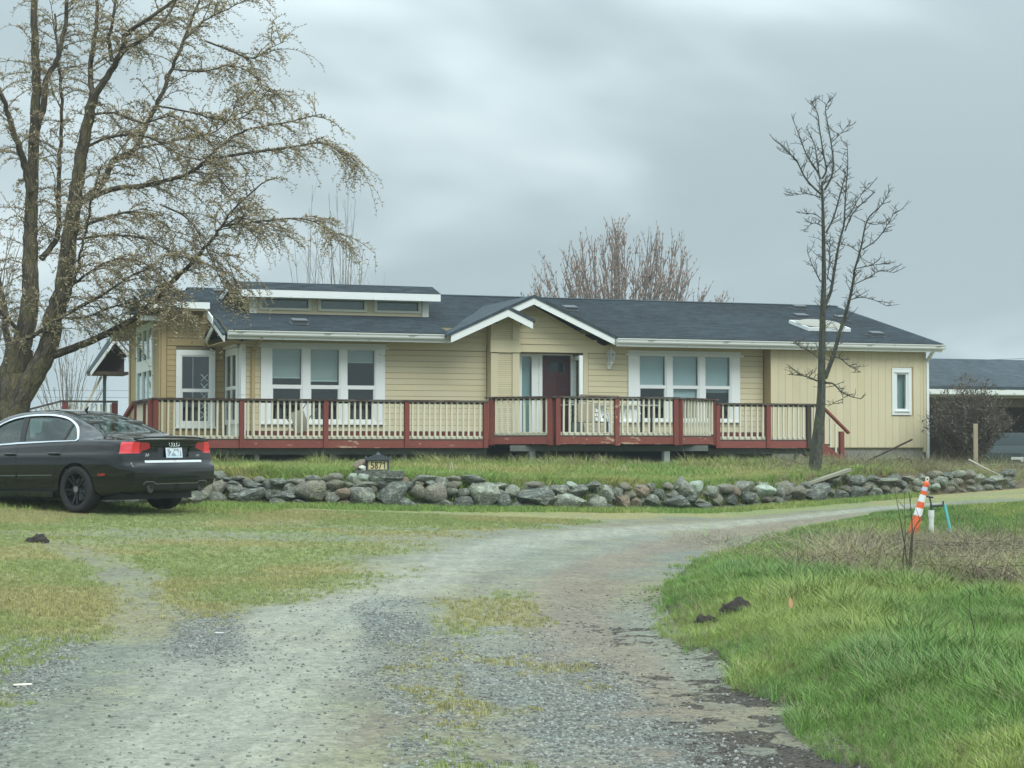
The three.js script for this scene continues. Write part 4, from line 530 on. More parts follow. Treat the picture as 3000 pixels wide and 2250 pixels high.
{
  const R = rng(21), wall = thing('stone_wall', 'low dry stone retaining wall of grey boulders in front of the lawn', 'stone wall', [0, 0, 0]);
  const put = (X, h, w, ht, tone, back, deep) => {
    const D = wallD(X) + back, y = front(X, wallD(X)) + h, g = w > 0.3 ? stoneGeo.big : stoneGeo.small, mats = stoneMats[tone], m = mesh('stone', g[Math.floor(R() * 8)], mats[Math.floor(R() * mats.length)], wall);
    m.position.set(X, y, -D); m.scale.set(w * 1.26, ht * 1.26, deep ?? Math.max(0.22, (w + ht) * 0.5)); m.rotation.set((R() - 0.5) * 0.25, Math.floor(R() * 2) * Math.PI + (R() - 0.5) * 0.5, (R() - 0.5) * 0.35);
  };
  for (const [X, h, w, ht, tone = 0] of STONES) put(X, h, w, ht, tone, 0.12 + h * 0.25 - Math.min(0.12, w * 0.2));
  for (let X = -10.5; X < 10.4; X += 0.20 + R() * 0.12) for (let h = 0.05; h < wallH(X) - 0.03; h += 0.13 + R() * 0.05) { if (X > -5.2 && R() < 0.25) continue; const s = X < -5.2 ? 1.5 : 1; put(X + R() * 0.1, h, (0.18 + R() * 0.16) * s, (0.12 + R() * 0.09) * s, R() < 0.85 ? 0 : 3, X < -5.2 ? 0.12 + h * 0.3 : 0.22 + h * 0.25, 0.3); }
  { const m = mesh('slab', M(box(-0.38, 0.40, -0.06, 0.06, -0.16, 0.2)), stoneMats[0][2], wall); m.position.set(-2.18, 0.975, -30.84); m.rotation.z = -0.02; }
  for (const [X, h, w, t] of [[-2.52, 0.42, 0.3, 0], [-2.2, 0.40, 0.34, 0], [-1.88, 0.42, 0.3, 2], [-2.38, 0.30, 0.3, 0], [-2.02, 0.28, 0.3, 0]]) put(X, h, w, 0.17, t, 0.24);
  // loose plank lying on the wall and odd stones by the car
  const pl = thing('loose_plank', 'weathered plank lying aslant on top of the stone wall near the bare tree', 'plank', [6.05, 0.86, -35.9], 0.25); mesh('board', M(box(-0.45, 0.45, -0.025, 0.025, -0.1, 0.1)), std({ map: woodTex([130, 128, 112], [160, 156, 138], [0, 0, 0], 0, 81) }), pl).rotation.z = 0.3;
  const loose = (X, D, w, h, tone, label) => { const m = mesh('loose_stone', stoneGeo.big[Math.floor(R() * 8)], stoneMats[tone][0]); m.position.set(X, height(X, D) + h * 0.36, -D); m.scale.set(w, h, w * 0.8); m.rotation.y = R() * 6; tag(m, label, 'stone'); };
  loose(-6.15, 28.6, 0.42, 0.26, 3, 'mossy stone seen under the sedan between its rear wheels, left one'); loose(-5.75, 28.7, 0.52, 0.25, 0, 'mossy stone seen under the sedan between its rear wheels, right one'); loose(-7.35, 28.7, 0.34, 0.2, 1, 'pale stone seen under the sedan ahead of its rear wheel');
  loose(-5.02, 28.9, 0.62, 0.42, 0, 'rounded grey boulder at the foot of the wall beside the sedan bumper');
  // mossy rock and white stone beside the number box
  { const m = mesh('mossy_rock', stoneGeo.big[2], stoneMats[2][0]); m.position.set(-2.48, 1.12, -30.86); m.scale.set(0.30, 0.2, 0.3); tag(m, 'brown mossy rock on the slab left of the house number box', 'rock'); }
  { const m = mesh('white_stone', stoneGeo.small[4], std({ color: rgb(0.62, 0.64, 0.58), roughness: 0.8 })); m.position.set(-2.44, 1.075, -30.68); m.scale.set(0.12, 0.1, 0.1); tag(m, 'small white round stone in front of the mossy rock by the number box', 'stone'); }
}
const numberFont = await new FontLoader().loadAsync('fonts/droid/droid_sans_bold.typeface.json');
{ // ---- house number box
  const b = thing('house_number_box', 'dark metal lantern box with yellow house number panel on the stone wall', 'number sign', [-2.19, 1.042, -30.76], 0), dark = std({ color: rgb(0.055, 0.07, 0.08), roughness: 0.55 });
  mesh('box_frame', M([box(-0.175, -0.155, 0, 0.16, -0.1, 0.1), box(0.155, 0.175, 0, 0.16, -0.1, 0.1), box(-0.155, 0.155, 0, 0.012, -0.1, 0.1), box(-0.155, 0.155, 0.148, 0.16, -0.1, 0.1)]), dark, b);
  const pn = mesh('number_panel', M(box(-0.155, 0.155, 0.012, 0.148, 0.07, 0.08)), std({ color: rgb(0.72, 0.62, 0.32), roughness: 0.5 }), b);
  const font = numberFont;
  const t = new TextGeometry('5871', { font, size: 0.115, depth: 0.003, curveSegments: 5 }); t.computeBoundingBox(); const s = t.boundingBox; t.translate(-(s.min.x + s.max.x) / 2, -(s.min.y + s.max.y) / 2, 0); t.scale(0.235 / (s.max.x - s.min.x), 0.118 / (s.max.y - s.min.y), 1); t.translate(0, 0.08, 0.081); mesh('digits', strip(t), std({ color: rgb(0.055, 0.05, 0.035), roughness: 0.7 }), pn);
  mesh('box_roof', M([box(-0.215, 0.215, 0.161, 0.185, -0.13, 0.13), box(-0.19, 0.19, 0.186, 0.205, -0.11, 0.11), box(-0.14, 0.14, 0.206, 0.226, -0.085, 0.085), box(-0.09, 0.09, 0.227, 0.25, -0.06, 0.06)]), dark, b);
  { const g = new THREE.ConeGeometry(0.06, 0.05, 4); g.rotateY(Math.PI / 4); g.translate(0, 0.276, 0); mesh('finial', g, dark, b); } for (const [x, z] of [[-1, 1], [1, 1], [-1, -1], [1, -1]]) mesh('corner_finial', rod(V(x * 0.2, 0.186, z * 0.115), V(x * 0.2, 0.24, z * 0.115), 0.014, 0.004), dark, b);
}
// ---------------------------------------------------------------- black sedan, built along s (metres from the rear bumper), local z = 1 - s, x to its right
{
  const keys = (pts) => { const f = poly(pts); return (s) => { const e = 0.05; return (f(s - e) + 2 * f(s) + f(s + e)) / 4; }; };
  const ht = keys([[0, 0.975], [0.1, 0.99], [0.3, 1.012], [0.55, 1.032], [0.68, 1.055], [0.8, 1.10], [1.1, 1.232], [1.4, 1.335], [1.7, 1.398], [2.1, 1.427], [2.5, 1.412], [2.75, 1.372], [3.0, 1.27], [3.3, 1.115], [3.5, 1.01], [3.62, 0.975], [4.0, 0.925], [4.35, 0.82], [4.5, 0.72], [4.58, 0.64]]);
  const hb = keys([[0, 0.945], [0.8, 0.965], [1.5, 0.96], [2.4, 0.935], [3.3, 0.90], [3.6, 0.885], [4.0, 0.84], [4.35, 0.74], [4.58, 0.58]]);
  const wr = keys([[0, 0.66], [0.6, 0.66], [1.0, 0.60], [1.5, 0.555], [2.1, 0.565], [2.7, 0.58], [3.1, 0.64], [3.5, 0.66], [4.2, 0.62], [4.58, 0.45]]);
  const Wd = keys([[-0.1, 0.70], [0, 0.745], [0.04, 0.785], [0.12, 0.83], [0.25, 0.858], [0.6, 0.884], [1.0, 0.888], [2.3, 0.886], [3.5, 0.884], [4.0, 0.865], [4.3, 0.80], [4.5, 0.68], [4.58, 0.55]]);
  const hu = keys([[0, 0.30], [0.3, 0.24], [0.7, 0.2], [3.9, 0.2], [4.3, 0.2], [4.58, 0.26]]);
  const xr = poly([[0.2, 0.14], [0.3, 0.03], [0.42, 0.0], [0.60, 0.0], [0.635, 0.02], [0.66, 0.055], [0.8, 0.075], [0.9, 0.07], [0.96, 0.055], [0.985, 0.05], [1.1, 0.05]]);
  const NJ = 56;
  function section(s, off) {
    const W = Wd(s), B = hb(s), T = Math.max(ht(s), B + 0.03), c = Math.min(0.085, (T - B) * 0.28), R = [wr(s), T - c], q = [0.905 * W, B + 0.008], L = (t, k) => [lerp(q[0], R[0], t) + k, lerp(q[1], R[1], t)];
    const tall = clamp((T - B) / 0.4), U = hu(s);
    const p = [[0, U], [0.45 * W, U], [0.78 * W, U + 0.01], [0.93 * W, U + 0.06], [0.972 * W, 0.36], [0.992 * W, 0.48], [W, 0.60], [0.999 * W, 0.70], [0.988 * W, 0.775], [0.970 * W, 0.815], [0.94 * W, B - 0.035], q, L(0.3, 0.012 * tall), L(0.65, 0.016 * tall), L(0.9, 0.01 * tall), [R[0] * 0.94, lerp(R[1], T, 0.42)], [R[0] * 0.72, lerp(R[1], T, 0.78)], [R[0] * 0.36, lerp(R[1], T, 0.96)], [0, T]];
    const cv = new THREE.CatmullRomCurve3(p.map(([x, y]) => V(x, y, 0)), false, 'centripetal'), out = [];
    for (let j = 0; j <= NJ; j++) { const k = cv.getPoint(j / NJ); out.push([k.x, k.y]); }
    if (off) { const o2 = out.map(([x, y], j) => { const a = out[Math.max(0, j - 1)], b = out[Math.min(NJ, j + 1)], tx = b[0] - a[0], ty = b[1] - a[1], l = Math.hypot(tx, ty) || 1; let nx = ty / l, ny = -tx / l; if (j === 0) { nx = 0; ny = -1; } if (j === NJ) { nx = 0; ny = 1; } return [Math.max(0, x - nx * off), y - ny * off]; }); return o2; }
    return out;
  }
  const stations = []; for (const [a, b, n] of [[0, 0.3, 14], [0.3, 1.6, 30], [1.6, 2.6, 14], [2.6, 3.7, 22], [3.7, 4.3, 10], [4.3, 4.58, 10]]) for (let i = 0; i < n; i++) stations.push(lerp(a, b, i / n)); stations.push(4.58);
  function surface(off = 0) {
    const secs = stations.map((s) => section(s, off)), N = stations.length, NZ = 14, tri = [];
    const S = (i, j) => { const s = stations[i], h = secs[i][j][1]; let v = s + xr(h) * (1 - ss(0, 0.55, s)); if (off) v = lerp(v, clamp(v, off, 4.58 - off), 1); return v; };
    const P = (i, j, side) => V(side * secs[i][j][0], secs[i][j][1], 1 - S(i, j));
    const quad = (a, b, c, d) => tri.push(a, b, c, a, c, d);
    for (let i = 0; i < N - 1; i++) for (let j = 0; j < NJ; j++) { quad(P(i, j, 1), P(i + 1, j, 1), P(i + 1, j + 1, 1), P(i, j + 1, 1)); quad(P(i, j, -1), P(i, j + 1, -1), P(i + 1, j + 1, -1), P(i + 1, j, -1)); }
    const cap = (i, sgn) => { const Q = (j, k) => { const t = -1 + 2 * k / NZ, [w, h] = secs[i][j]; return V(w * t, h, 1 - S(i, j) + sgn * 0.05 * (1 - t * t) * clamp(w / 0.5)); }; for (let j = 0; j < NJ; j++) for (let k = 0; k < NZ; k++) { const a = Q(j, k), b = Q(j, k + 1), c = Q(j + 1, k + 1), d = Q(j + 1, k); sgn > 0 ? quad(a, b, c, d) : quad(a, d, c, b); } };
    cap(0, 1); cap(N - 1, -1);
    const pos = []; const A = V(0, 0, 0), B = V(0, 0, 0);
    for (let t = 0; t < tri.length; t += 3) { A.subVectors(tri[t + 1], tri[t]); B.subVectors(tri[t + 2], tri[t]); if (A.cross(B).lengthSq() < 1e-14) continue; for (let k = 0; k < 3; k++) pos.push(tri[t + k].x, tri[t + k].y, tri[t + k].z); }
    let g = new THREE.BufferGeometry(); g.setAttribute('position', new THREE.Float32BufferAttribute(pos, 3)); g = mergeVertices(g, 1e-4); g.computeVertexNormals(); g = toCreasedNormals(g, 0.75); g.setAttribute('uv', new THREE.Float32BufferAttribute(new Float32Array(g.attributes.position.count * 2), 2)); return g;
  }
  const ev = new Evaluator(); ev.attributes = ['position', 'normal', 'uv']; ev.useGroups = false;
  const brush = (g) => { if (!g.attributes.uv) g.setAttribute('uv', new THREE.Float32BufferAttribute(new Float32Array(g.attributes.position.count * 2), 2)); const b = new Brush(strip(g)); b.updateMatrixWorld(); return b; };
  const sub = (a, b) => ev.evaluate(a, brush(b), SUBTRACTION), cut = (a, b) => ev.evaluate(a, brush(b), INTERSECTION);
  // prism from an outline in (s, h), across x0..x1
  const prism = (pts, x0, x1, smooth) => { const v = pts.map(([s, h]) => new THREE.Vector2(s - 1, h)), sh = smooth ? new THREE.Shape(new THREE.SplineCurve([...v]).getPoints(pts.length * 5)) : new THREE.Shape(v); const g = new THREE.ExtrudeGeometry(sh, { depth: x1 - x0, bevelEnabled: false, steps: 1 }); g.applyMatrix4(new THREE.Matrix4().set(0, 0, 1, x0, 0, 1, 0, 0, -1, 0, 0, 0, 0, 0, 0, 1)); return g; };
  // prism from an outline in (x, h), between z0..z1
  const face = (pts, z0, z1) => { const g = new THREE.ExtrudeGeometry(new THREE.Shape(pts.map((p) => new THREE.Vector2(...p))), { depth: z1 - z0, bevelEnabled: false }); g.translate(0, 0, z0); return g; };
  // prism from an outline in (x, s), between heights
  const lid = (pts, y0, y1) => { const g = new THREE.ExtrudeGeometry(new THREE.Shape(pts.map(([x, s]) => new THREE.Vector2(x, 1 - s))), { depth: y1 - y0, bevelEnabled: false }); g.applyMatrix4(new THREE.Matrix4().set(1, 0, 0, 0, 0, 0, 1, y0, 0, 1, 0, 0, 0, 0, 0, 1)); const ix = g; ix.index ? 0 : 0; const p = g.attributes.position; for (let i = 0; i < p.count; i += 3) for (const a of [g.attributes.position, g.attributes.normal]) { const t = [a.getX(i), a.getY(i), a.getZ(i)]; a.setXYZ(i, a.getX(i + 1), a.getY(i + 1), a.getZ(i + 1)); a.setXYZ(i + 1, ...t); } return g; };
  const spline = (pts, n = 6) => { const c = new THREE.CatmullRomCurve3(pts.map(([a, b]) => V(a, b, 0)), false, 'centripetal'); return c.getPoints(pts.length * n).map((p) => [p.x, p.y]); };

  const top = spline([[3.30, 0.93], [2.98, 1.115], [2.68, 1.262], [2.40, 1.322], [2.05, 1.342], [1.70, 1.325], [1.42, 1.262], [1.22, 1.155], [1.08, 1.03], [1.045, 0.99]]);
  const bottom = [[1.065, 0.972], [1.5, 0.968], [2.2, 0.952], [3.0, 0.915]];
  const dlo = [...top, ...bottom], inset = (d) => { const cx = 2.15, cy = 1.12; return dlo.map(([s, h]) => { const l = Math.hypot(s - cx, (h - cy) * 3); return [s - (s - cx) / l * d * 1.2, h - (h - cy) * 3 / l * d]; }); };
  const rearWin = (m) => [[-0.56 - m, 0.74 - m], [0.56 + m, 0.74 - m], [0.50 + m, 1.44 + m], [0.3, 1.50 + m], [-0.3, 1.50 + m], [-0.50 - m, 1.44 + m]];
  const windscreen = [[-0.60, 3.42], [-0.52, 2.86], [-0.3, 2.80], [0.3, 2.80], [0.52, 2.86], [0.60, 3.42]];
  const outer = surface(0);
  let body = brush(outer.clone());
  const inner = ev.evaluate(brush(surface(0.045)), brush(box(-0.9, 0.9, 0.42, 1.6, 1 - 3.45, 1 - 0.72)), INTERSECTION);
  body = ev.evaluate(body, inner, SUBTRACTION);
  body = sub(body, prism(dlo, -1.2, 1.2)); body = sub(body, lid(rearWin(0), 1.03, 1.6)); body = sub(body, lid(windscreen, 1.0, 1.6));
  for (const s of [1.0, 3.648]) for (const sd of [-1, 1]) { const c = new THREE.CylinderGeometry(0.352, 0.352, 0.34, 40); c.rotateZ(Math.PI / 2); c.translate(sd * 0.80, 0.322, 1 - s); body = sub(body, c); }
  // panel joints: thin cuts
  const groove = (pts, x0, x1, w = 0.007) => { const L = pts.map(([s, h], i) => { const a = pts[Math.max(0, i - 1)], b = pts[Math.min(pts.length - 1, i + 1)], dx = b[0] - a[0], dy = b[1] - a[1], l = Math.hypot(dx, dy); return [[s - dy / l * w / 2, h + dx / l * w / 2], [s + dy / l * w / 2, h - dx / l * w / 2]]; }); return prism([...L.map((p) => p[0]), ...L.map((p) => p[1]).reverse()], x0, x1); };
  for (const sd of [-1, 1]) { const [a, b] = sd < 0 ? [-1.0, -0.74] : [0.74, 1.0];
    body = sub(body, groove([[1.12, 0.985], [1.20, 0.93], [1.28, 0.80], [1.36, 0.68], [1.40, 0.5], [1.46, 0.33]], a, b)); body = sub(body, groove([[2.20, 0.97], [2.18, 0.7], [2.16, 0.31]], a, b)); body = sub(body, groove([[1.46, 0.33], [2.2, 0.31], [3.18, 0.31]], a, b)); body = sub(body, groove([[3.20, 0.93], [3.22, 0.6], [3.18, 0.31]], a, b)); body = sub(body, groove([[0.20, 0.655], [0.42, 0.645], [0.62, 0.60]], a, b, 0.006)); }
  // boot lid joint, number plate recess and black grooves on the tail
  body = sub(body, face([[-0.56, 0.705], [0.56, 0.705], [0.56, 0.712], [-0.56, 0.712]], 0.80, 1.2)); for (const sd of [-1, 1]) body = sub(body, face([[sd * 0.56, 0.705], [sd * 0.565, 0.705], [sd * 0.615, 0.80], [sd * 0.61, 0.80]].sort(() => 0), 0.82, 1.2));
  body = sub(body, face([[-0.275, 0.735], [0.275, 0.735], [0.30, 0.865], [-0.30, 0.865]], 0.952, 1.2));
  for (const sd of [-1, 1]) { const c = new THREE.CylinderGeometry(0.052, 0.052, 0.4, 20); c.rotateX(Math.PI / 2); c.translate(sd * 0.47, 0.315, 1.0); body = sub(body, c); }

  const satin = std({ color: rgb(0.16, 0.18, 0.19), metalness: 0.6, roughness: 0.35 });
  const paint = new THREE.MeshPhysicalMaterial({ color: rgb(0.005, 0.006, 0.007), roughness: 0.08, specularIntensity: 0.25, clearcoat: 1, clearcoatRoughness: 0.03 });
  const chrome = std({ color: rgb(0.78, 0.80, 0.82), metalness: 1, roughness: 0.18 }), rubber = std({ color: rgb(0.018, 0.018, 0.018), roughness: 0.85 }), plastic = std({ color: rgb(0.014, 0.015, 0.016), roughness: 0.5 });
  const tint = new THREE.MeshPhysicalMaterial({ color: rgb(0.62, 0.72, 0.70), roughness: 0.02, transmission: 1, thickness: 0 });
  const red = new THREE.MeshPhysicalMaterial({ color: rgb(0.68, 0.03, 0.04), roughness: 0.12, clearcoat: 1 }), redDeep = new THREE.MeshPhysicalMaterial({ color: rgb(0.30, 0.012, 0.02), roughness: 0.12, clearcoat: 1 });
  const car = thing('sedan', 'black four-door sedan parked at the left in front of the stone wall', 'car', [0, 0, 0]);
  const tidy = (b) => { const g = strip(b.geometry.index ? b.geometry.toNonIndexed() : b.geometry.clone()); g.clearGroups(); return g; };
  mesh('body', tidy(body), paint, car);
  // glazing
  const shells = new Map(), shell = (o) => { if (!shells.has(o)) shells.set(o, brush(surface(o))); return shells.get(o); }, skins = new Map();
  const skin = (o0, o1, g) => { const k = o0 + '/' + o1; if (!skins.has(k)) skins.set(k, ev.evaluate(shell(o0), shell(o1), SUBTRACTION)); const a = skins.get(k); return tidy(ev.evaluate(a, brush(g), INTERSECTION)); };
  const doorSplit = [[2.13, 0.8], [2.26, 1.45], [2.30, 1.45], [2.17, 0.8]];
  for (const sd of [-1, 1]) { const [a, b] = sd < 0 ? [-1.2, -0.3] : [0.3, 1.2];
    mesh('side_window', skin(0.012, 0.016, prism([...dlo], a, b)), tint, car);
    mesh('pillar_trim', skin(0.004, 0.03, ((g) => g)(tidy(ev.evaluate(brush(prism([[2.10, 0.9], [2.27, 1.4], [2.37, 1.4], [2.20, 0.9]], a, b)), brush(prism(dlo, -1.2, 1.2)), INTERSECTION)))), plastic, car);
    mesh('pillar_trim', skin(0.004, 0.03, tidy(ev.evaluate(brush(prism([[1.30, 0.9], [1.34, 1.4], [1.38, 1.4], [1.34, 0.9]], a, b)), brush(prism(dlo, -1.2, 1.2)), INTERSECTION))), plastic, car);
    const ring = tidy(ev.evaluate(brush(prism(inset(-0.012), a, b)), brush(prism(inset(0.012), -1.3, 1.3)), SUBTRACTION)); mesh('window_trim', skin(-0.008, 0.012, ring), chrome, car); }
  mesh('rear_window', skin(0.006, 0.010, lid(rearWin(0), 1.0, 1.6)), tint, car); mesh('windscreen', skin(0.006, 0.010, lid(windscreen, 0.95, 1.6)), tint, car);
  // lamps: side-to-tail clusters
  for (const sd of [-1, 1]) {
    const o = sd < 0 ? (p) => p.map(([x, h]) => [-x, h]).reverse() : (p) => p;
    mesh('tail_light', skin(-0.006, 0.02, face(o([[0.60, 0.79], [1.0, 0.79], [1.0, 0.93], [0.80, 0.945], [0.60, 0.94]]), 0.79, 1.2)), red, car);
    mesh('tail_light', skin(-0.005, 0.02, face(o([[0.42, 0.87], [0.46, 0.845], [0.55, 0.825], [0.592, 0.795], [0.592, 0.938], [0.45, 0.93]]), 0.70, 1.2)), redDeep, car);
    mesh('side_marker', skin(-0.006, 0.02, tidy(brush(prism([[0.43, 0.50], [0.56, 0.495], [0.56, 0.525], [0.43, 0.53]], sd < 0 ? -1.2 : 0.5, sd < 0 ? -0.5 : 1.2)))), redDeep, car);
    mesh('door_molding', skin(-0.012, 0.02, prism([[1.45, 0.50], [2.15, 0.495], [2.15, 0.512], [1.45, 0.514]], sd < 0 ? -1.2 : 0.5, sd < 0 ? -0.5 : 1.2)), satin, car);
    mesh('door_molding', skin(-0.012, 0.02, prism([[2.19, 0.495], [3.15, 0.49], [3.15, 0.508], [2.19, 0.512]], sd < 0 ? -1.2 : 0.5, sd < 0 ? -0.5 : 1.2)), satin, car);
    mesh('sill', M(box(sd < 0 ? -0.90 : 0.84, sd < 0 ? -0.84 : 0.90, 0.215, 0.285, 1 - 3.22, 1 - 1.42)), paint, car);
    for (const s of [1.42, 2.32]) { const g = new THREE.CapsuleGeometry(0.017, 0.17, 4, 10); g.rotateX(Math.PI / 2); g.translate(sd * (0.893 * 1.0), 0.80, 1 - s); const hdl = mesh('door_handle', g, paint, car); }
    { const g = new THREE.SphereGeometry(1, 16, 12); g.scale(0.10, 0.075, 0.06); g.translate(sd * 0.99, 0.985, 1 - 3.0); mesh('mirror', merge([g, bar(V(sd * 0.83, 0.93, 1 - 3.0), V(sd * 0.95, 0.97, 1 - 3.0), 0.06, 0.03)]), paint, car); }
    { const g = new THREE.TorusGeometry(0.047, 0.009, 8, 20); g.translate(sd * 0.47, 0.315, 1.005); mesh('exhaust_pipe', merge([g, rod(V(sd * 0.47, 0.315, 0.75), V(sd * 0.47, 0.315, 1.0), 0.044, 0.044, 16)]), std({ color: rgb(0.08, 0.08, 0.08), metalness: 0.8, roughness: 0.5 }), car); }
  }
  // tail trim: chrome strip, bumper line, badge rings, lettering, plate
  mesh('chrome_strip', skin(-0.010, 0.01, face([[-0.53, 0.665], [0.53, 0.665], [0.53, 0.695], [-0.53, 0.695]], 0.8, 1.2)), std({ color: rgb(0.86, 0.88, 0.89), metalness: 0.75, roughness: 0.25 }), car);
  mesh('bumper_line', skin(-0.010, 0.01, face([[-0.60, 0.375], [-0.55, 0.405], [-0.44, 0.405], [-0.38, 0.375], [0.38, 0.375], [0.44, 0.405], [0.55, 0.405], [0.60, 0.375], [0.60, 0.388], [0.555, 0.418], [0.435, 0.418], [0.375, 0.388], [-0.375, 0.388], [-0.435, 0.418], [-0.555, 0.418], [-0.60, 0.388]], 0.8, 1.2)), satin, car);
  mesh('rear_valance', skin(-0.002, 0.02, face([[-0.58, 0.2], [0.58, 0.2], [0.58, 0.374], [-0.58, 0.374]], 0.7, 1.2)), plastic, car);
  const zb = (h) => 1 - xr(h) + 0.05;
  { const rings = []; for (let i = 0; i < 4; i++) { const g = new THREE.TorusGeometry(0.029, 0.0042, 8, 28); g.translate(-0.066 + i * 0.044, 0.908, zb(0.908) + 0.001 + (i % 2) * 0.001); rings.push(g); } mesh('badge', merge(rings), chrome, car); }
  const word = (t, size, x, y) => { const g = new TextGeometry(t, { font: numberFont, size, depth: 0.004, curveSegments: 3 }); g.translate(x, y, zb(y) - 0.05 + 0.05 * (1 - (x / 0.74) ** 2)); return mesh('lettering', strip(g), chrome, car); };
  word('A4', 0.042, -0.515, 0.745); word('2.0T', 0.026, 0.42, 0.745);
  { const W = 256, H = 128, R = rng(5), marks = []; for (let i = 0; i < 7; i++) marks.push([38 + i * 29, R(), R(), R()]);
    const pt = tex(W, H, (x, y) => { const v = 1 - y / H; let c = [lerp(214, 196, ss(0.3, 1, v)), lerp(222, 214, ss(0.3, 1, v)), lerp(228, 226, v)]; const n = noise(x / 7, y / 9, 3), q = ss(0.5, 0.62, noise(x / 11, y / 22, 9) * 0.75 + n * 0.3) * ss(14, 24, y) * ss(108, 96, y) * ss(14, 24, x) * ss(242, 232, x); const top2 = ss(104, 108, y) * ss(120, 116, y) * ss(70, 80, x) * ss(190, 180, x) * ss(0.4, 0.6, noise(x / 5, y / 4, 12)), k = Math.max(q * 0.6, top2 * 0.7); return [lerp(c[0], 92, k), lerp(c[1], 110, k), lerp(c[2], 132, k)]; });
    const g = new THREE.BoxGeometry(0.305, 0.152, 0.004); g.rotateX(-0.12); const m = mesh('number_plate', g, std({ map: pt, roughness: 0.4 }), car); m.position.set(0, 0.802, 0.978); }
  { const g = rod(V(0, 1.40, 1 - 1.75), V(0, 1.455, 1 - 1.70), 0.022, 0.008, 8); mesh('antenna', g, plastic, car); }
  mesh('lip_spoiler', (() => { const c = new THREE.CatmullRomCurve3([V(-0.66, 0.985, 0.90), V(-0.4, 1.002, 0.955), V(0, 1.008, 0.975), V(0.4, 1.002, 0.955), V(0.66, 0.985, 0.90)]); const g = new THREE.TubeGeometry(c, 30, 0.012, 8); return g; })(), paint, car);
  // wheels
  const spokeShape = (() => { const g = []; for (let k = 0; k < 5; k++) for (const d of [-1, 1]) { const a = k / 5 * Math.PI * 2 + Math.PI / 2, b0 = a + d * 0.10, b1 = a + d * 0.20; g.push(bar(V(0, Math.sin(b0) * 0.045, Math.cos(b0) * 0.045), V(0.018, Math.sin(b1) * 0.205, Math.cos(b1) * 0.205), 0.026, 0.03)); } return g; })();
  const rimM = std({ color: rgb(0.016, 0.018, 0.02), metalness: 0.4, roughness: 0.3 });
  for (const s of [1.0, 3.648]) for (const sd of [-1, 1]) {
    const wheel = new THREE.Group(); wheel.name = 'wheel'; wheel.position.set(sd * 0.775, 0.317, 1 - s); if (sd < 0) wheel.rotation.y = Math.PI; wheel.rotation.x = s * 0.7; car.add(wheel);
    const tp = [[-0.09, 0.215], [-0.108, 0.25], [-0.108, 0.285], [-0.095, 0.308], [-0.06, 0.317], [0.06, 0.317], [0.095, 0.308], [0.108, 0.285], [0.108, 0.25], [0.09, 0.215]].map(([x, r]) => new THREE.Vector2(r, x)); const tg = new THREE.LatheGeometry(tp, 48); tg.rotateZ(-Math.PI / 2); mesh('tyre', tg, rubber, wheel);
    const rp = [[0.02, 0.0], [0.02, 0.06], [-0.04, 0.09], [-0.06, 0.19], [0.07, 0.205], [0.092, 0.212], [0.098, 0.218], [0.088, 0.222], [-0.09, 0.216], [-0.09, 0.1], [-0.09, 0.0]].map(([x, r]) => new THREE.Vector2(r, x)); const rg = new THREE.LatheGeometry(rp, 40); rg.rotateZ(-Math.PI / 2); const rim = mesh('rim', rg, rimM, wheel);
    const sp = merge(spokeShape.map((g) => g.clone())); sp.translate(0.062, 0, 0); mesh('spokes', sp, rimM, wheel); { const h = rod(V(0.03, 0, 0), V(0.092, 0, 0), 0.05, 0.042, 20); mesh('hub_cap', h, std({ color: rgb(0.35, 0.36, 0.37), metalness: 1, roughness: 0.35 }), wheel); }
    { const q = new THREE.CylinderGeometry(0.15, 0.15, 0.02, 30); q.rotateZ(Math.PI / 2); q.translate(-0.005, 0, 0); mesh('brake_disc', q, std({ color: rgb(0.22, 0.21, 0.2), metalness: 0.9, roughness: 0.45 }), wheel); }
  }
  // cabin: seats, wheel, shelf
  const cloth = std({ color: rgb(0.10, 0.105, 0.10), roughness: 0.9 });
  const seat = (x, s) => { const rb = (w, h, d) => { const g = new THREE.BoxGeometry(w, h, d, 4, 4, 4); const p = g.attributes.position; for (let i = 0; i < p.count; i++) { const q = V(p.getX(i) / w * 2, p.getY(i) / h * 2, p.getZ(i) / d * 2), k = 1 - 0.10 * (q.lengthSq() - 1) / 2; p.setXYZ(i, p.getX(i) * k, p.getY(i) * k, p.getZ(i) * k); } g.computeVertexNormals(); return g; }; const back = rb(0.48, 0.62, 0.14); back.rotateX(0.25); back.translate(x, 0.80, 1 - s + 0.05); const hd = rb(0.27, 0.19, 0.1); hd.rotateX(0.2); hd.translate(x, 1.165, 1 - s + 0.14); const base = rb(0.48, 0.16, 0.5); base.translate(x, 0.50, 1 - s - 0.24); mesh('seat', merge([back, hd, base]), cloth, car); };
  seat(-0.36, 2.2); seat(0.36, 2.2); seat(-0.36, 1.32); seat(0.36, 1.32);
  mesh('dashboard', M(box(-0.68, 0.68, 0.62, 0.93, 1 - 3.3, 1 - 2.95)), plastic, car); { const g = new THREE.TorusGeometry(0.18, 0.014, 8, 28); g.rotateX(-0.4); g.translate(-0.36, 0.93, 1 - 2.72); mesh('steering_wheel', g, plastic, car); }
  mesh('parcel_shelf', M(box(-0.55, 0.55, 0.93, 0.95, 1 - 1.25, 1 - 0.80)), cloth, car); mesh('cabin_floor', M(box(-0.75, 0.75, 0.30, 0.43, 1 - 3.3, 1 - 0.9)), plastic, car);
  mesh('underbody', M(box(-0.66, 0.66, 0.17, 0.3, 1 - 4.2, 1 - 0.35)), plastic, car);
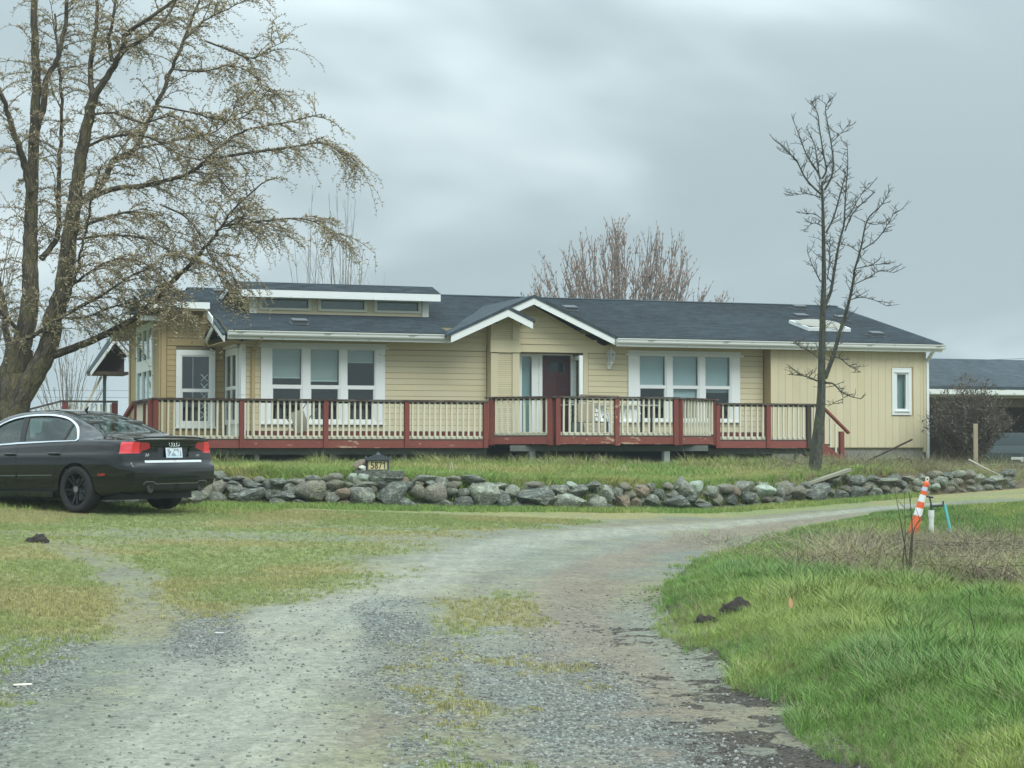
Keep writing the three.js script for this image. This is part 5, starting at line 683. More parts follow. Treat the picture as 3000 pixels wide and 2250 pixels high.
  // stand it on the ground: rear left tyre at (-6.05, 26.2)
  const phi = 0.96, f = V(-Math.sin(phi), 0, -Math.cos(phi)), r = V(Math.cos(phi), 0, -Math.sin(phi));
  const rear = V(-6.05, 0, -26.2).addScaledVector(r, 0.86); car.scale.setScalar(1.035); car.position.set(rear.x, 0.505, rear.z); car.rotation.order = 'YXZ'; car.rotation.y = phi; car.rotation.x = -0.010; car.rotation.z = 0.004;
}
// ---------------------------------------------------------------- trees: limbs as [radius at start, radius at end, points]
const BIG_TREE = [
  [0.36, 0.26, [[-9.44,0.85,-35.5],[-9.43,1.29,-35.5],[-9.43,2.26,-35.5],[-9.38,2.9,-35.5],[-9.31,3.29,-35.5]]],
  [0.2, 0.05, [[-9.36,3.03,-35.5],[-9.26,3.44,-35.53],[-9.16,4.03,-35.56],[-9.15,4.62,-35.59],[-9.17,5.21,-35.62],[-9.16,5.8,-35.65],[-9.15,6.5,-35.68],[-9.11,7.76,-35.71],[-9.12,8.72,-35.74],[-9.17,9.68,-35.77],[-9.2,11.0,-35.8]]],
  [0.22, 0.09, [[-9.42,1.8,-35.45],[-9.28,2.25,-35.35],[-9.0,2.75,-35.28],[-8.72,3.25,-35.23],[-8.61,3.86,-35.19],[-8.45,4.3,-35.15],[-8.36,4.87,-35.12],[-8.28,5.44,-35.08],[-8.23,5.87,-35.05],[-8.14,6.4,-35.01],[-8.04,7.01,-34.97],[-7.92,7.62,-34.94],[-7.82,7.99,-34.9]]],
  [0.06, 0.025, [[-7.82,7.99,-34.9],[-7.89,8.25,-34.94],[-7.89,8.72,-34.98],[-7.82,9.2,-35.02],[-7.81,9.83,-35.06],[-7.85,10.62,-35.1]]],
  [0.07, 0.02, [[-7.82,7.99,-34.9],[-7.58,8.28,-34.77],[-7.26,8.74,-34.63],[-7.16,9.02,-34.5],[-6.8,9.26,-34.37],[-6.2,9.63,-34.23],[-5.87,9.98,-34.1]]],
  [0.045, 0.02, [[-7.26,8.74,-34.6],[-6.91,9.01,-34.77],[-6.51,9.42,-34.93],[-6.3,9.9,-35.1]]],
  [0.04, 0.02, [[-7.43,8.59,-34.7],[-7.47,9.01,-34.57],[-7.35,9.42,-34.43],[-7.26,10.03,-34.3]]],
  [0.075, 0.02, [[-8.23,5.84,-35.1],[-8.1,6.05,-35.22],[-7.74,6.42,-35.34],[-7.56,6.86,-35.46],[-7.24,7.05,-35.58],[-7.02,7.51,-35.7],[-6.82,7.97,-35.82],[-6.56,8.7,-35.94],[-6.34,9.3,-36.06],[-6.1,10.03,-36.18],[-5.99,10.6,-36.3]]],
  [0.055, 0.008, [[-8.07,6.03,-35.1],[-7.41,6.25,-34.94],[-6.86,6.28,-34.79],[-6.44,6.35,-34.63],[-5.95,6.48,-34.48],[-5.62,6.69,-34.32],[-5.24,7.0,-34.17],[-4.83,7.19,-34.01],[-4.21,7.28,-33.86],[-3.42,7.43,-33.7]]],
  [0.03, 0.006, [[-5.62,6.69,-34.3],[-4.85,6.79,-34.14],[-3.92,6.89,-33.98],[-3.46,6.92,-33.82],[-3.06,6.71,-33.66],[-2.77,6.45,-33.5]]],
  [0.085, 0.012, [[-8.89,3.03,-35.4],[-8.58,3.16,-35.25],[-8.14,3.3,-35.09],[-7.53,3.55,-34.94],[-7.07,3.77,-34.78],[-6.69,4.07,-34.63],[-6.3,4.41,-34.47],[-5.99,4.68,-34.32],[-5.6,5.06,-34.16],[-5.32,5.37,-34.01],[-5.08,5.67,-33.85],[-4.5,6.18,-33.7]]],
  [0.025, 0.005, [[-5.27,5.44,-34.0],[-4.8,5.47,-33.83],[-3.73,5.52,-33.65],[-3.33,5.32,-33.48],[-3.08,5.07,-33.3]]],
  [0.08, 0.03, [[-9.14,6.28,-35.5],[-9.22,6.73,-35.34],[-9.3,7.11,-35.18],[-9.42,7.58,-35.02],[-9.56,8.05,-34.86],[-9.91,8.72,-34.7]]],
  [0.07, 0.03, [[-9.16,7.21,-35.6],[-8.95,7.94,-35.67],[-8.91,8.47,-35.73],[-8.75,8.8,-35.8],[-8.62,9.39,-35.87],[-8.57,10.04,-35.93],[-8.58,10.72,-36.0]]],
  [0.06, 0.02, [[-8.98,5.0,-35.7],[-8.72,5.4,-35.82],[-8.7,5.9,-35.93],[-8.72,6.87,-36.05],[-8.72,7.83,-36.17],[-8.82,8.92,-36.28],[-8.93,9.88,-36.4]]],
  [0.03, 0.015, [[-8.21,4.33,-34.8],[-8.03,4.69,-34.62],[-7.91,5.1,-34.44],[-7.75,5.69,-34.26],[-7.62,6.08,-34.08],[-7.43,6.55,-33.9]]],
  [0.05, 0.012, [[-9.13,3.47,-35.3],[-8.91,3.53,-35.07],[-8.43,3.8,-34.83],[-7.75,4.13,-34.6],[-7.36,4.31,-34.37],[-6.91,4.55,-34.13],[-6.49,4.69,-33.9]]],
  [0.14, 0.06, [[-9.49,2.71,-35.5],[-9.72,2.84,-35.6],[-10.14,3.17,-35.7],[-10.69,3.7,-35.8]]],
  [0.08, 0.03, [[-9.4,3.03,-35.5],[-9.61,3.56,-35.65],[-9.72,4.22,-35.8],[-9.96,5.02,-35.95],[-10.15,6.1,-36.1]]],
  [0.05, 0.02, [[-9.34,3.42,-35.5],[-9.35,3.67,-35.3],[-9.49,3.85,-35.1],[-9.73,4.15,-34.9]]],
  [0.02, 0.004, [[-6.49,5.89,-34.5],[-5.95,5.62,-34.35],[-5.61,5.1,-34.2],[-5.34,4.58,-34.05],[-5.25,4.32,-33.9]]],
  [0.018, 0.004, [[-5.92,6.52,-34.5],[-5.37,6.34,-34.17],[-4.94,5.8,-33.83],[-4.77,5.27,-33.5]]],
  [0.022, 0.005, [[-5.93,9.26,-36.0],[-5.38,9.03,-35.88],[-4.97,8.87,-35.75],[-4.63,9.04,-35.62],[-4.29,9.15,-35.5]]],
  [0.022, 0.005, [[-6.8,7.95,-35.7],[-6.1,7.78,-35.5],[-5.55,7.61,-35.3],[-5.01,7.64,-35.1],[-4.53,8.12,-34.9],[-4.41,7.95,-34.7]]],
  [0.02, 0.005, [[-6.54,8.67,-35.8],[-5.87,8.59,-35.62],[-5.32,8.68,-35.45],[-4.84,8.38,-35.27],[-4.62,7.96,-35.1]]],
  [0.02, 0.006, [[-6.33,9.28,-36.0],[-5.92,9.63,-35.9],[-5.38,9.87,-35.8],[-4.97,10.05,-35.7]]],
  [0.03, 0.006, [[-7.91,7.62,-34.9],[-7.42,7.63,-34.7],[-6.81,7.41,-34.5],[-6.27,7.5,-34.3],[-5.86,7.21,-34.1],[-5.33,6.87,-33.9]]],
  [0.03, 0.006, [[-8.05,7.02,-35.0],[-7.43,7.19,-34.74],[-6.74,7.15,-34.48],[-6.13,6.79,-34.22],[-5.65,6.63,-33.96],[-5.17,6.46,-33.7]]],
  [0.028, 0.006, [[-8.13,5.31,-35.0],[-7.4,5.34,-34.65],[-6.69,5.23,-34.3],[-6.19,4.95,-33.95],[-5.76,4.79,-33.6]]],
  [0.03, 0.006, [[-8.26,5.43,-35.0],[-7.61,5.66,-34.75],[-6.93,5.76,-34.5],[-6.44,5.54,-34.25],[-6.02,5.2,-34.0]]],
  [0.03, 0.006, [[-8.44,4.3,-35.1],[-7.87,4.65,-34.82],[-7.31,4.88,-34.54],[-6.75,4.79,-34.26],[-6.32,4.45,-33.98],[-6.02,4.12,-33.7]]],
  [0.025, 0.005, [[-8.62,3.86,-35.2],[-8.01,3.83,-34.88],[-7.37,4.0,-34.56],[-6.74,4.1,-34.24],[-6.18,3.95,-33.92],[-5.75,3.74,-33.6]]],
  [0.015, 0.004, [[-5.31,5.36,-33.9],[-4.93,5.54,-33.77],[-4.48,5.4,-33.63],[-4.09,5.2,-33.5]]],
  [0.013, 0.004, [[-5.56,5.03,-33.9],[-5.17,4.8,-33.77],[-4.97,4.42,-33.63],[-4.88,4.1,-33.5]]],
  [0.022, 0.005, [[-7.22,7.03,-35.3],[-6.67,7.18,-35.46],[-6.12,7.34,-35.62],[-5.62,7.5,-35.78],[-5.26,8.05,-35.94],[-5.02,8.42,-36.1]]]
];
const BARE_TREE = [
  [0.105, 0.014, [[5.95,0.85,-37.0],[6.01,1.49,-37.0],[6.07,2.03,-37.0],[6.1,2.5,-37.0],[6.11,3.1,-37.0],[6.13,3.78,-37.0],[6.14,4.2,-37.0],[6.16,4.66,-37.0],[6.16,5.4,-37.0],[6.15,6.06,-37.0],[6.14,6.46,-37.0],[6.13,6.67,-37.0]]],
  [0.022, 0.006, [[6.12,6.41,-37.0],[5.81,6.71,-36.92],[5.62,7.05,-36.85],[5.47,7.2,-36.77],[5.24,7.41,-36.7]]],
  [0.022, 0.006, [[6.11,6.73,-37.0],[6.02,6.95,-37.08],[5.87,7.2,-37.15],[5.75,7.56,-37.23],[5.59,8.03,-37.3]]],
  [0.016, 0.005, [[6.09,6.75,-37.0],[6.05,7.11,-37.07],[6.01,7.44,-37.13],[5.86,7.8,-37.2]]],
  [0.022, 0.005, [[6.14,6.73,-37.0],[6.22,6.89,-37.0],[6.16,7.26,-37.0],[6.09,7.74,-37.0],[6.04,8.08,-37.0],[5.86,8.27,-37.0]]],
  [0.022, 0.005, [[6.19,6.51,-37.0],[6.32,6.77,-36.97],[6.35,7.01,-36.93],[6.3,7.45,-36.9],[6.23,7.82,-36.87],[6.19,8.11,-36.83],[6.29,8.33,-36.8]]],
  [0.01, 0.004, [[6.3,7.43,-36.9],[6.46,7.58,-36.85],[6.63,7.77,-36.8]]],
  [0.022, 0.008, [[6.21,5.66,-37.0],[6.36,5.94,-37.08],[6.51,6.4,-37.15],[6.6,6.7,-37.23],[6.66,6.9,-37.3]]],
  [0.035, 0.006, [[6.19,4.23,-37.0],[6.3,4.5,-37.02],[6.35,4.77,-37.04],[6.42,5.14,-37.07],[6.49,5.49,-37.09],[6.58,5.81,-37.11],[6.61,6.21,-37.13],[6.64,6.59,-37.16],[6.68,7.02,-37.18],[6.67,7.5,-37.2]]],
  [0.015, 0.005, [[6.6,5.7,-37.1],[6.72,6.01,-37.0],[6.86,6.18,-36.9],[7.14,6.45,-36.8]]],
  [0.012, 0.004, [[6.68,5.99,-37.1],[6.86,6.3,-37.2],[7.12,6.69,-37.3]]],
  [0.05, 0.006, [[6.17,2.78,-37.0],[6.22,2.93,-36.95],[6.33,3.24,-36.91],[6.43,3.63,-36.86],[6.54,3.99,-36.82],[6.63,4.35,-36.77],[6.71,4.78,-36.73],[6.7,4.84,-36.68],[6.83,5.31,-36.64],[6.96,5.88,-36.59],[7.21,6.14,-36.55],[7.36,6.39,-36.5]]],
  [0.014, 0.004, [[6.85,5.28,-36.6],[7.13,5.48,-36.53],[7.32,5.76,-36.47],[7.49,6.06,-36.4]]],
  [0.012, 0.004, [[6.66,4.59,-36.6],[6.96,4.73,-36.67],[7.21,4.87,-36.73],[7.49,4.85,-36.8]]],
  [0.01, 0.004, [[6.72,4.91,-36.6],[7.08,4.97,-36.45],[7.31,4.98,-36.3]]],
  [0.014, 0.005, [[6.1,4.68,-37.0],[5.95,4.94,-36.9],[5.81,5.24,-36.8]]],
  [0.012, 0.004, [[6.57,4.29,-36.7],[6.82,4.35,-36.63],[7.1,4.28,-36.57],[7.29,4.17,-36.5]]],
  [0.02, 0.006, [[6.06,2.71,-37.0],[5.76,2.81,-36.8],[5.38,2.84,-36.6]]],
  [0.016, 0.005, [[6.06,3.17,-37.0],[5.95,3.28,-37.1],[5.77,3.4,-37.2],[5.59,3.51,-37.3]]],
  [0.022, 0.005, [[6.18,2.69,-37.0],[6.31,2.67,-36.9],[6.46,2.51,-36.8],[6.63,2.41,-36.7],[6.81,2.36,-36.6]]],
  [0.01, 0.004, [[6.43,2.53,-36.8],[6.48,2.41,-36.75],[6.46,2.26,-36.7]]],
  [0.014, 0.005, [[6.28,3.2,-37.0],[6.48,3.18,-37.07],[6.67,3.03,-37.13],[6.92,2.91,-37.2]]],
  [0.01, 0.004, [[6.13,5.93,-37.0],[5.97,6.03,-36.95],[5.8,6.01,-36.9]]],
  [0.01, 0.004, [[6.13,5.8,-37.0],[5.97,5.86,-37.1],[5.79,5.7,-37.2]]],
  [0.012, 0.004, [[6.12,6.35,-37.0],[5.85,6.41,-36.85],[5.4,6.35,-36.7]]],
  [0.012, 0.006, [[6.23,4.73,-37.0],[6.28,5.14,-37.03],[6.29,5.35,-37.07],[6.23,5.49,-37.1]]],
  [0.008, 0.003, [[6.91,5.83,-36.6],[7.05,5.77,-36.55],[7.23,5.79,-36.5]]],
  [0.008, 0.003, [[6.8,5.22,-36.6],[6.6,5.36,-36.65],[6.45,5.39,-36.7]]]
];
class Wood {                                                          // collects tapered tubes into one geometry
  constructor() { this.p = []; this.n = []; this.uv = []; this.i = []; }
  limb(pts, r0, r1, seg = 6, flare = 0) {
    const N = pts.length, T = V(0, 0, 0), U = V(0, 0, 0), W = V(0, 0, 0); let up = V(0.31, 0.2, 0.93), base = this.p.length / 3, len = 0;
    for (let k = 0; k < N; k++) {
      T.subVectors(pts[Math.min(N - 1, k + 1)], pts[Math.max(0, k - 1)]).normalize(); U.crossVectors(up, T); if (U.lengthSq() < 1e-4) U.set(1, 0, 0).cross(T); U.normalize(); W.crossVectors(T, U).normalize(); up = W.clone();
      if (k) len += pts[k].distanceTo(pts[k - 1]); const t = k / (N - 1), r = lerp(r0, r1, t) * (1 + flare * (1 - ss(0, 0.35, t)));
      for (let j = 0; j <= seg; j++) { const a = j / seg * Math.PI * 2, c = Math.cos(a), s = Math.sin(a), nx = U.x * c + W.x * s, ny = U.y * c + W.y * s, nz = U.z * c + W.z * s; this.p.push(pts[k].x + nx * r, pts[k].y + ny * r, pts[k].z + nz * r); this.n.push(nx, ny, nz); this.uv.push(j / seg * Math.max(0.1, Math.PI * 2 * r0), len); }
      if (k) for (let j = 0; j < seg; j++) { const a = base + (k - 1) * (seg + 1) + j, b = a + seg + 1; this.i.push(a, a + 1, b + 1, a, b + 1, b); }
    }
  }
  build(name, mat, parent) { const g = new THREE.BufferGeometry(); g.setAttribute('position', new THREE.Float32BufferAttribute(this.p, 3)); g.setAttribute('normal', new THREE.Float32BufferAttribute(this.n, 3)); g.setAttribute('uv', new THREE.Float32BufferAttribute(this.uv, 2)); g.setIndex(this.i); return mesh(name, g, mat, parent); }
}
const smoothPts = (pts, n) => new THREE.CatmullRomCurve3(pts, false, 'centripetal').getPoints(n);
const barkMat = (a, b, m, seed) => std({ map: tex(256, 256, (x, y) => { const u = x / 256, v = y / 256, t = tfbm(u, v * 0.25, 24, 4, seed), k = ss(0.52, 0.66, tfbm(u, v, 5, 4, seed + 5)), f = 0.7 + 0.6 * tfbm(u, v * 0.5, 48, 2, seed + 9); return [0, 1, 2].map((i) => lerp(lerp(a[i], b[i], t), m[i], k * 0.4) * f); }, { repeat: [1, 1] }), bumpMap: tex(128, 256, (x, y) => 255 * tfbm(x / 128, y / 256 * 0.25, 16, 4, seed + 13), { repeat: [1.5, 1], srgb: false }), bumpScale: 0.05, roughness: 0.95 });
const mTwig = std({ color: rgb(0.16, 0.14, 0.09), roughness: 0.9 });
const mBark = barkMat([46, 40, 33], [122, 112, 94], [112, 108, 66], 801), mBarkThin = std({ color: rgb(0.075, 0.066, 0.046), roughness: 0.9 }), mBarkGrey = barkMat([58, 60, 54], [88, 88, 78], [92, 96, 62], 831);
function instances(name, geo, mat, list, parent) {                    // list of [matrix, colour]
  const m = shadows(new THREE.InstancedMesh(geo, mat, list.length)); m.name = parent ? name : numbered(name); list.forEach(([q, c], i) => { m.setMatrixAt(i, q); m.setColorAt(i, c); }); m.userData.kind = 'stuff'; (parent ?? scene).add(m); return m;
}
const budGeo = (() => { const g = new THREE.BufferGeometry(), w = 0.16, p = [[0, 0, 0], [w, 0.35, 0.04], [-w * 0.5, 0.4, w], [-w * 0.5, 0.4, -w], [0.14, 1, 0]]; const f = [[0, 2, 1], [0, 3, 2], [0, 1, 3], [4, 1, 2], [4, 2, 3], [4, 3, 1]]; g.setAttribute('position', new THREE.Float32BufferAttribute(f.flatMap((t) => t.flatMap((i) => p[i])), 3)); g.computeVertexNormals(); return g; })();
const Q4 = new THREE.Matrix4(), QQ = new THREE.Quaternion(), YUP = V(0, 1, 0);
const budAt = (p, dir, len) => [new THREE.Matrix4().compose(p, new THREE.Quaternion().setFromUnitVectors(YUP, dir.clone().normalize()), V(len, len, len)), null];
function grow(R, start, dir, len, n, droop, wander) {                 // a wandering shoot
  const pts = [start.clone()], d = dir.clone().normalize(), p = start.clone();
  for (let i = 0; i < n; i++) { d.x += (R() - 0.5) * wander; d.z += (R() - 0.5) * wander; d.y += (R() - 0.5) * wander - droop / n * (0.5 + i / n); d.normalize(); p.addScaledVector(d, len / n); pts.push(p.clone()); }
  return pts;
}
{ // ---- the large tree at the left, in bud
  const R = rng(301), tree = thing('budding_tree', 'large multi-stemmed tree with drooping budding branches at the left behind the sedan', 'tree', [0, 0, 0]);
  const trunk = new Wood(), limbs = new Wood(), twigs = new Wood(), buds = [];
  const cols = [[0.36, 0.30, 0.17], [0.44, 0.35, 0.23], [0.34, 0.31, 0.15], [0.46, 0.36, 0.27], [0.27, 0.22, 0.14]];
  const bud = (p, d) => { const c = cols[Math.floor(R() * 5)], k = 0.66 + R() * 0.36; const b = budAt(p, V(d.x * 0.5 + (R() - 0.5) * 1.3, d.y * 0.4 + 0.75 * R() + 0.05, d.z * 0.5 + (R() - 0.5) * 1.3), 0.048 + R() * 0.03); b[1] = rgb(c[0] * k, c[1] * k, c[2] * k); buds.push(b); };
  BIG_TREE.forEach(([r0, r1, raw], li) => {
    const pts = smoothPts(raw.map((p) => V(...p)), raw.length * 4); for (let k = 1; k < pts.length - 1; k++) { const w = 0.04; pts[k].x += (R() - 0.5) * w; pts[k].z += (R() - 0.5) * w; }
    (li < 3 ? trunk : limbs).limb(pts, r0, r1, li < 3 ? 16 : r0 > 0.05 ? 9 : 6, li === 0 ? 0.35 : 0);
    if (li === 0) return;
    let L = 0; for (let k = 1; k < pts.length; k++) L += pts[k].distanceTo(pts[k - 1]);
    const from = r0 > 0.15 ? 0.3 : r0 > 0.06 ? 0.22 : 0.1, count = Math.round(L * (r0 > 0.1 ? 4.5 : 8.5));
    for (let q = 0; q < count; q++) {
      const t = lerp(from, 1, (q + R()) / count), f = t * (pts.length - 1), k = Math.min(pts.length - 2, Math.floor(f)), p = pts[k].clone().lerp(pts[k + 1], f - k), T = pts[k + 1].clone().sub(pts[k]).normalize();
      const a = R() * Math.PI * 2, side = V(Math.cos(a), (R() - 0.35) * 0.9, Math.sin(a) * 0.8), big = R(), len = (0.4 + big * big * 1.3) * (r0 > 0.05 ? 1 : 0.8) * (1 - 0.5 * t * t);
      const sh = grow(R, p, T.clone().multiplyScalar(0.55).add(side.multiplyScalar(0.8)).add(V(0.12, 0, 0)), len, 6, 0.55 + R() * 1.1, 0.30);
      twigs.limb(sh, Math.min(r1 * 1.2 + 0.004, 0.007 + len * 0.004), 0.0028, 4);
      for (let j = 1; j < sh.length; j++) { const d = sh[j].clone().sub(sh[j - 1]).normalize(); for (let b = 0; b < 3; b++) bud(sh[j - 1].clone().lerp(sh[j], (b + R()) / 4), d);
        if (R() < 0.85) { const tw = grow(R, sh[j], d.clone().multiplyScalar(0.6).add(V((R() - 0.5) * 1.4, (R() - 0.5) * 0.9, (R() - 0.5) * 1.4)), 0.16 + R() * 0.42, 4, 0.9 + R(), 0.3); twigs.limb(tw, 0.0042, 0.002, 3); for (let m = 1; m < tw.length; m++) { const e = tw[m].clone().sub(tw[m - 1]).normalize(); for (let b = 0; b < 2; b++) bud(tw[m - 1].clone().lerp(tw[m], (b + R()) / 2), e); } } }
    }
  });
  trunk.build('trunk', mBark, tree); limbs.build('limbs', mBark, tree); twigs.build('twigs', mTwig, tree); instances('buds', budGeo, std({ roughness: 0.8 }), buds, tree);
}
{ // ---- the bare tree in front of the garage end
  const R = rng(302), tree = thing('bare_tree', 'slender bare tree with knotty twigs standing on the lawn before the garage end', 'tree', [0, 0, 0]);
  const trunk = new Wood(), twigs = new Wood();
  BARE_TREE.forEach(([r0, r1, raw], li) => {
    const pts = smoothPts(raw.map((p) => V(...p)), raw.length * 4); trunk.limb(pts, r0, r1, li === 0 ? 12 : 7, li === 0 ? 0.25 : 0);
    let L = 0; for (let k = 1; k < pts.length; k++) L += pts[k].distanceTo(pts[k - 1]); const from = li === 0 ? 0.36 : 0.12, count = Math.round(L * (1 - from) * 19);
    for (let q = 0; q < count; q++) { const f = lerp(from, 1, (q + R()) / count) * (pts.length - 1), k = Math.min(pts.length - 2, Math.floor(f)), p = pts[k].clone().lerp(pts[k + 1], f - k), T = pts[k + 1].clone().sub(pts[k]).normalize(), a = R() * 6.28; const len = 0.09 + R() * R() * (li === 0 ? 0.5 : 0.42); const sh = grow(R, p, T.clone().multiplyScalar(0.5).add(V(Math.cos(a), 0.25, Math.sin(a) * 0.7)), len, 4, -0.25, 0.5); twigs.limb(sh, 0.0085, 0.004, 4); if (len > 0.16) for (let j = 1; j < 4; j++) { const e = grow(R, sh[j], V(R() - 0.5, R() * 0.6, R() - 0.5), 0.05 + R() * 0.1, 2, 0, 0.3); twigs.limb(e, 0.006, 0.0035, 3); } }
  });
  trunk.build('trunk', mBarkGrey, tree); twigs.build('crown', mBarkThin, tree);
}
// ---- trees beyond the house: bare stems fanning from a short trunk, tips in bud
function farTree(name, label, [x, D], y0, H, spread, stems, seed, { bud = 0, r = 0.05, col = [0.32, 0.23, 0.19], trunkH = 0.3, mat = mBarkThin, straight = 0.4, side = 12, group } = {}) {
  const R = rng(seed), t = thing(name, label, 'tree', [x, 0, -D]); if (group) t.userData.group = group; const w = new Wood(), tw = new Wood(), b = []; w.limb([V(0, y0, 0), V(0.03, y0 + H * trunkH * 0.5, 0), V(0, y0 + H * trunkH, 0.02)], r * 3, r * 2, 8, 0.2);
  for (let i = 0; i < stems; i++) {
    const a = R() * 6.283, q = Math.sqrt((i + 0.5) / stems), tip = V(Math.cos(a) * spread * q, y0 + H * (1 - 0.38 * q * q) * (0.9 + R() * 0.1), Math.sin(a) * spread * q * 0.8), st = V(0, y0 + H * trunkH * (0.55 + R() * 0.45), 0), mid = st.clone().lerp(tip, 0.45); mid.x *= 1 + straight; mid.z *= 1 + straight; mid.y -= H * 0.03;
    const pts = smoothPts([st, st.clone().lerp(mid, 0.5).add(V((R() - 0.5) * 0.2, 0, (R() - 0.5) * 0.2)), mid, mid.clone().lerp(tip, 0.5).add(V((R() - 0.5) * 0.25, 0, (R() - 0.5) * 0.25)), tip], 14); w.limb(pts, r * (0.5 + R() * 0.5), 0.007, 5);
    for (let q2 = 0; q2 < side; q2++) { const k = 4 + Math.floor(R() * (pts.length - 5)), d = pts[k + 1].clone().sub(pts[k]).normalize(), sh = grow(R, pts[k], d.multiplyScalar(1.2).add(V(R() - 0.5, 0.15, R() - 0.5).multiplyScalar(1.3)), (0.25 + R() * 0.75) * H * 0.13, 4, -0.15, 0.25); tw.limb(sh, 0.008, 0.004, 3); if (bud) for (let j = 1; j < sh.length; j++) for (let m = 0; m < bud; m++) { const e = budAt(sh[j - 1].clone().lerp(sh[j], R()), V(R() - 0.5, 0.6 + R(), R() - 0.5), 0.07 + R() * 0.07), c = 0.75 + R() * 0.5; e[1] = rgb(col[0] * c, col[1] * c, col[2] * c); b.push(e); } }
    if (bud) for (let k = 7; k < pts.length; k++) for (let m = 0; m < bud; m++) { const e = budAt(pts[k], V(R() - 0.5, 0.6 + R(), R() - 0.5), 0.07 + R() * 0.07), c = 0.75 + R() * 0.5; e[1] = rgb(col[0] * c, col[1] * c, col[2] * c); b.push(e); }
  }
  w.build('trunk', mat, t); tw.build('crown', mat, t); if (b.length) instances('buds', budGeo, std({ roughness: 0.85 }), b, t);
}
const mFarBark = std({ color: rgb(0.17, 0.16, 0.14), roughness: 0.95 }), mPaleBark = std({ color: rgb(0.19, 0.175, 0.15), roughness: 0.95 });
farTree('bushy_tree', 'rounded tree with reddish buds rising behind the house roof', [3.7, 62], 0.9, 8.2, 3.5, 130, 311, { bud: 2, r: 0.045, mat: mFarBark, trunkH: 0.22, side: 20 });
farTree('far_bare_tree', 'faint leafless tree behind the dormer', [-7.0, 78], 0.9, 12.2, 1.8, 20, 312, { r: 0.04, mat: mPaleBark, straight: 0.1, side: 9 });
farTree('far_bare_tree', 'faint leafless tree just left of the dormer, behind the tips of the budding tree', [-9.2, 84], 0.9, 12.6, 1.1, 10, 313, { r: 0.03, mat: mPaleBark, straight: 0.1, side: 8 });
farTree('pale_sapling', 'pale leafless young tree seen beneath the porch roof at the left', [-14.6, 62], 1.1, 4.6, 1.7, 14, 314, { r: 0.03, mat: mPaleBark, trunkH: 0.1, straight: 0.05, side: 10 });
farTree('pale_sapling', 'pale leafless young tree between the big trunk and the porch', [-16.6, 70], 1.1, 4.4, 1.6, 12, 315, { r: 0.03, mat: mPaleBark, trunkH: 0.1, straight: 0.05, side: 10 });
farTree('edge_tree', 'dark leafless tree at the left edge behind the big trunk', [-13.2, 46], 1.1, 6.6, 2.0, 16, 316, { r: 0.04, mat: mFarBark, straight: 0.2, side: 14 });
// ---------------------------------------------------------------- grass and weeds
function tuft(R, n, bend, spread, width) {
  const p = [];
  for (let i = 0; i < n; i++) {
    const a = R() * 6.283, ca = Math.cos(a), sa = Math.sin(a), h = 0.55 + R() * 0.45, b = bend * (0.3 + R()), x0 = (R() - 0.5) * spread, z0 = (R() - 0.5) * spread, w = width * (0.6 + R() * 0.6), t = R() * 6.283, wx = Math.cos(t) * w, wz = Math.sin(t) * w;
    const P = (k, s) => { const q = b * k * k, y = h * k * (1 - 0.25 * b * k); return [x0 + ca * q * h + wx * s * (1 - k * 0.55), y, z0 + sa * q * h + wz * s * (1 - k * 0.55)]; };
    const A = P(0, -1), B = P(0, 1), C = P(0.5, -1), D = P(0.5, 1), E = P(1, 0); p.push(...A, ...B, ...D, ...A, ...D, ...C, ...C, ...D, ...E);
  }
  const g = new THREE.BufferGeometry(); g.setAttribute('position', new THREE.Float32BufferAttribute(p, 3)); g.computeVertexNormals(); return g;
}
const mGrass = std({ roughness: 0.75 });
function scatter(name, label, category, seed, geo, count, place, parentKind = 'stuff') {
  const R = rng(seed), list = []; let guard = 0;
  while (list.length < count && guard++ < count * 12) { const q = place(R); if (!q) continue; const [X, D, s, sy, tilt, c, sink = 0] = q; const m = new THREE.Matrix4().compose(V(X, height(X, D) - sink, -D), new THREE.Quaternion().setFromEuler(new THREE.Euler((R() - 0.5) * tilt, R() * 6.283, (R() - 0.5) * tilt)), V(s, s * sy, s)); list.push([m, rgb(...c)]); }
  const o = instances(name, geo, mGrass, list); tag(o, label, category, null, 'stuff'); return o;
}
const tint = (c, k) => [c[0] * k, c[1] * k, c[2] * k], mixc = (a, b, t) => [lerp(a[0], b[0], t), lerp(a[1], b[1], t), lerp(a[2], b[2], t)];
const GREEN = [0.16, 0.29, 0.06], LIME = [0.28, 0.37, 0.09], BLUEG = [0.17, 0.30, 0.13], STRAW = [0.36, 0.31, 0.18], BROWN = [0.20, 0.15, 0.10], YELLOW = [0.34, 0.35, 0.11];
const deadness = (X, D) => ss(15.6, 17.2, D + (fbm(X * 0.8, D * 0.8, 3, 44) - 0.5) * 2.5) * ss(26.5, 24, D) * ss(0.2, 1.2, X - 2.2 - (D - 16) * 0.14 + (fbm(X * 0.9, D * 0.9, 3, 45) - 0.5) * 1.6);
const halfW = (D) => D * 0.283 + 1.5;
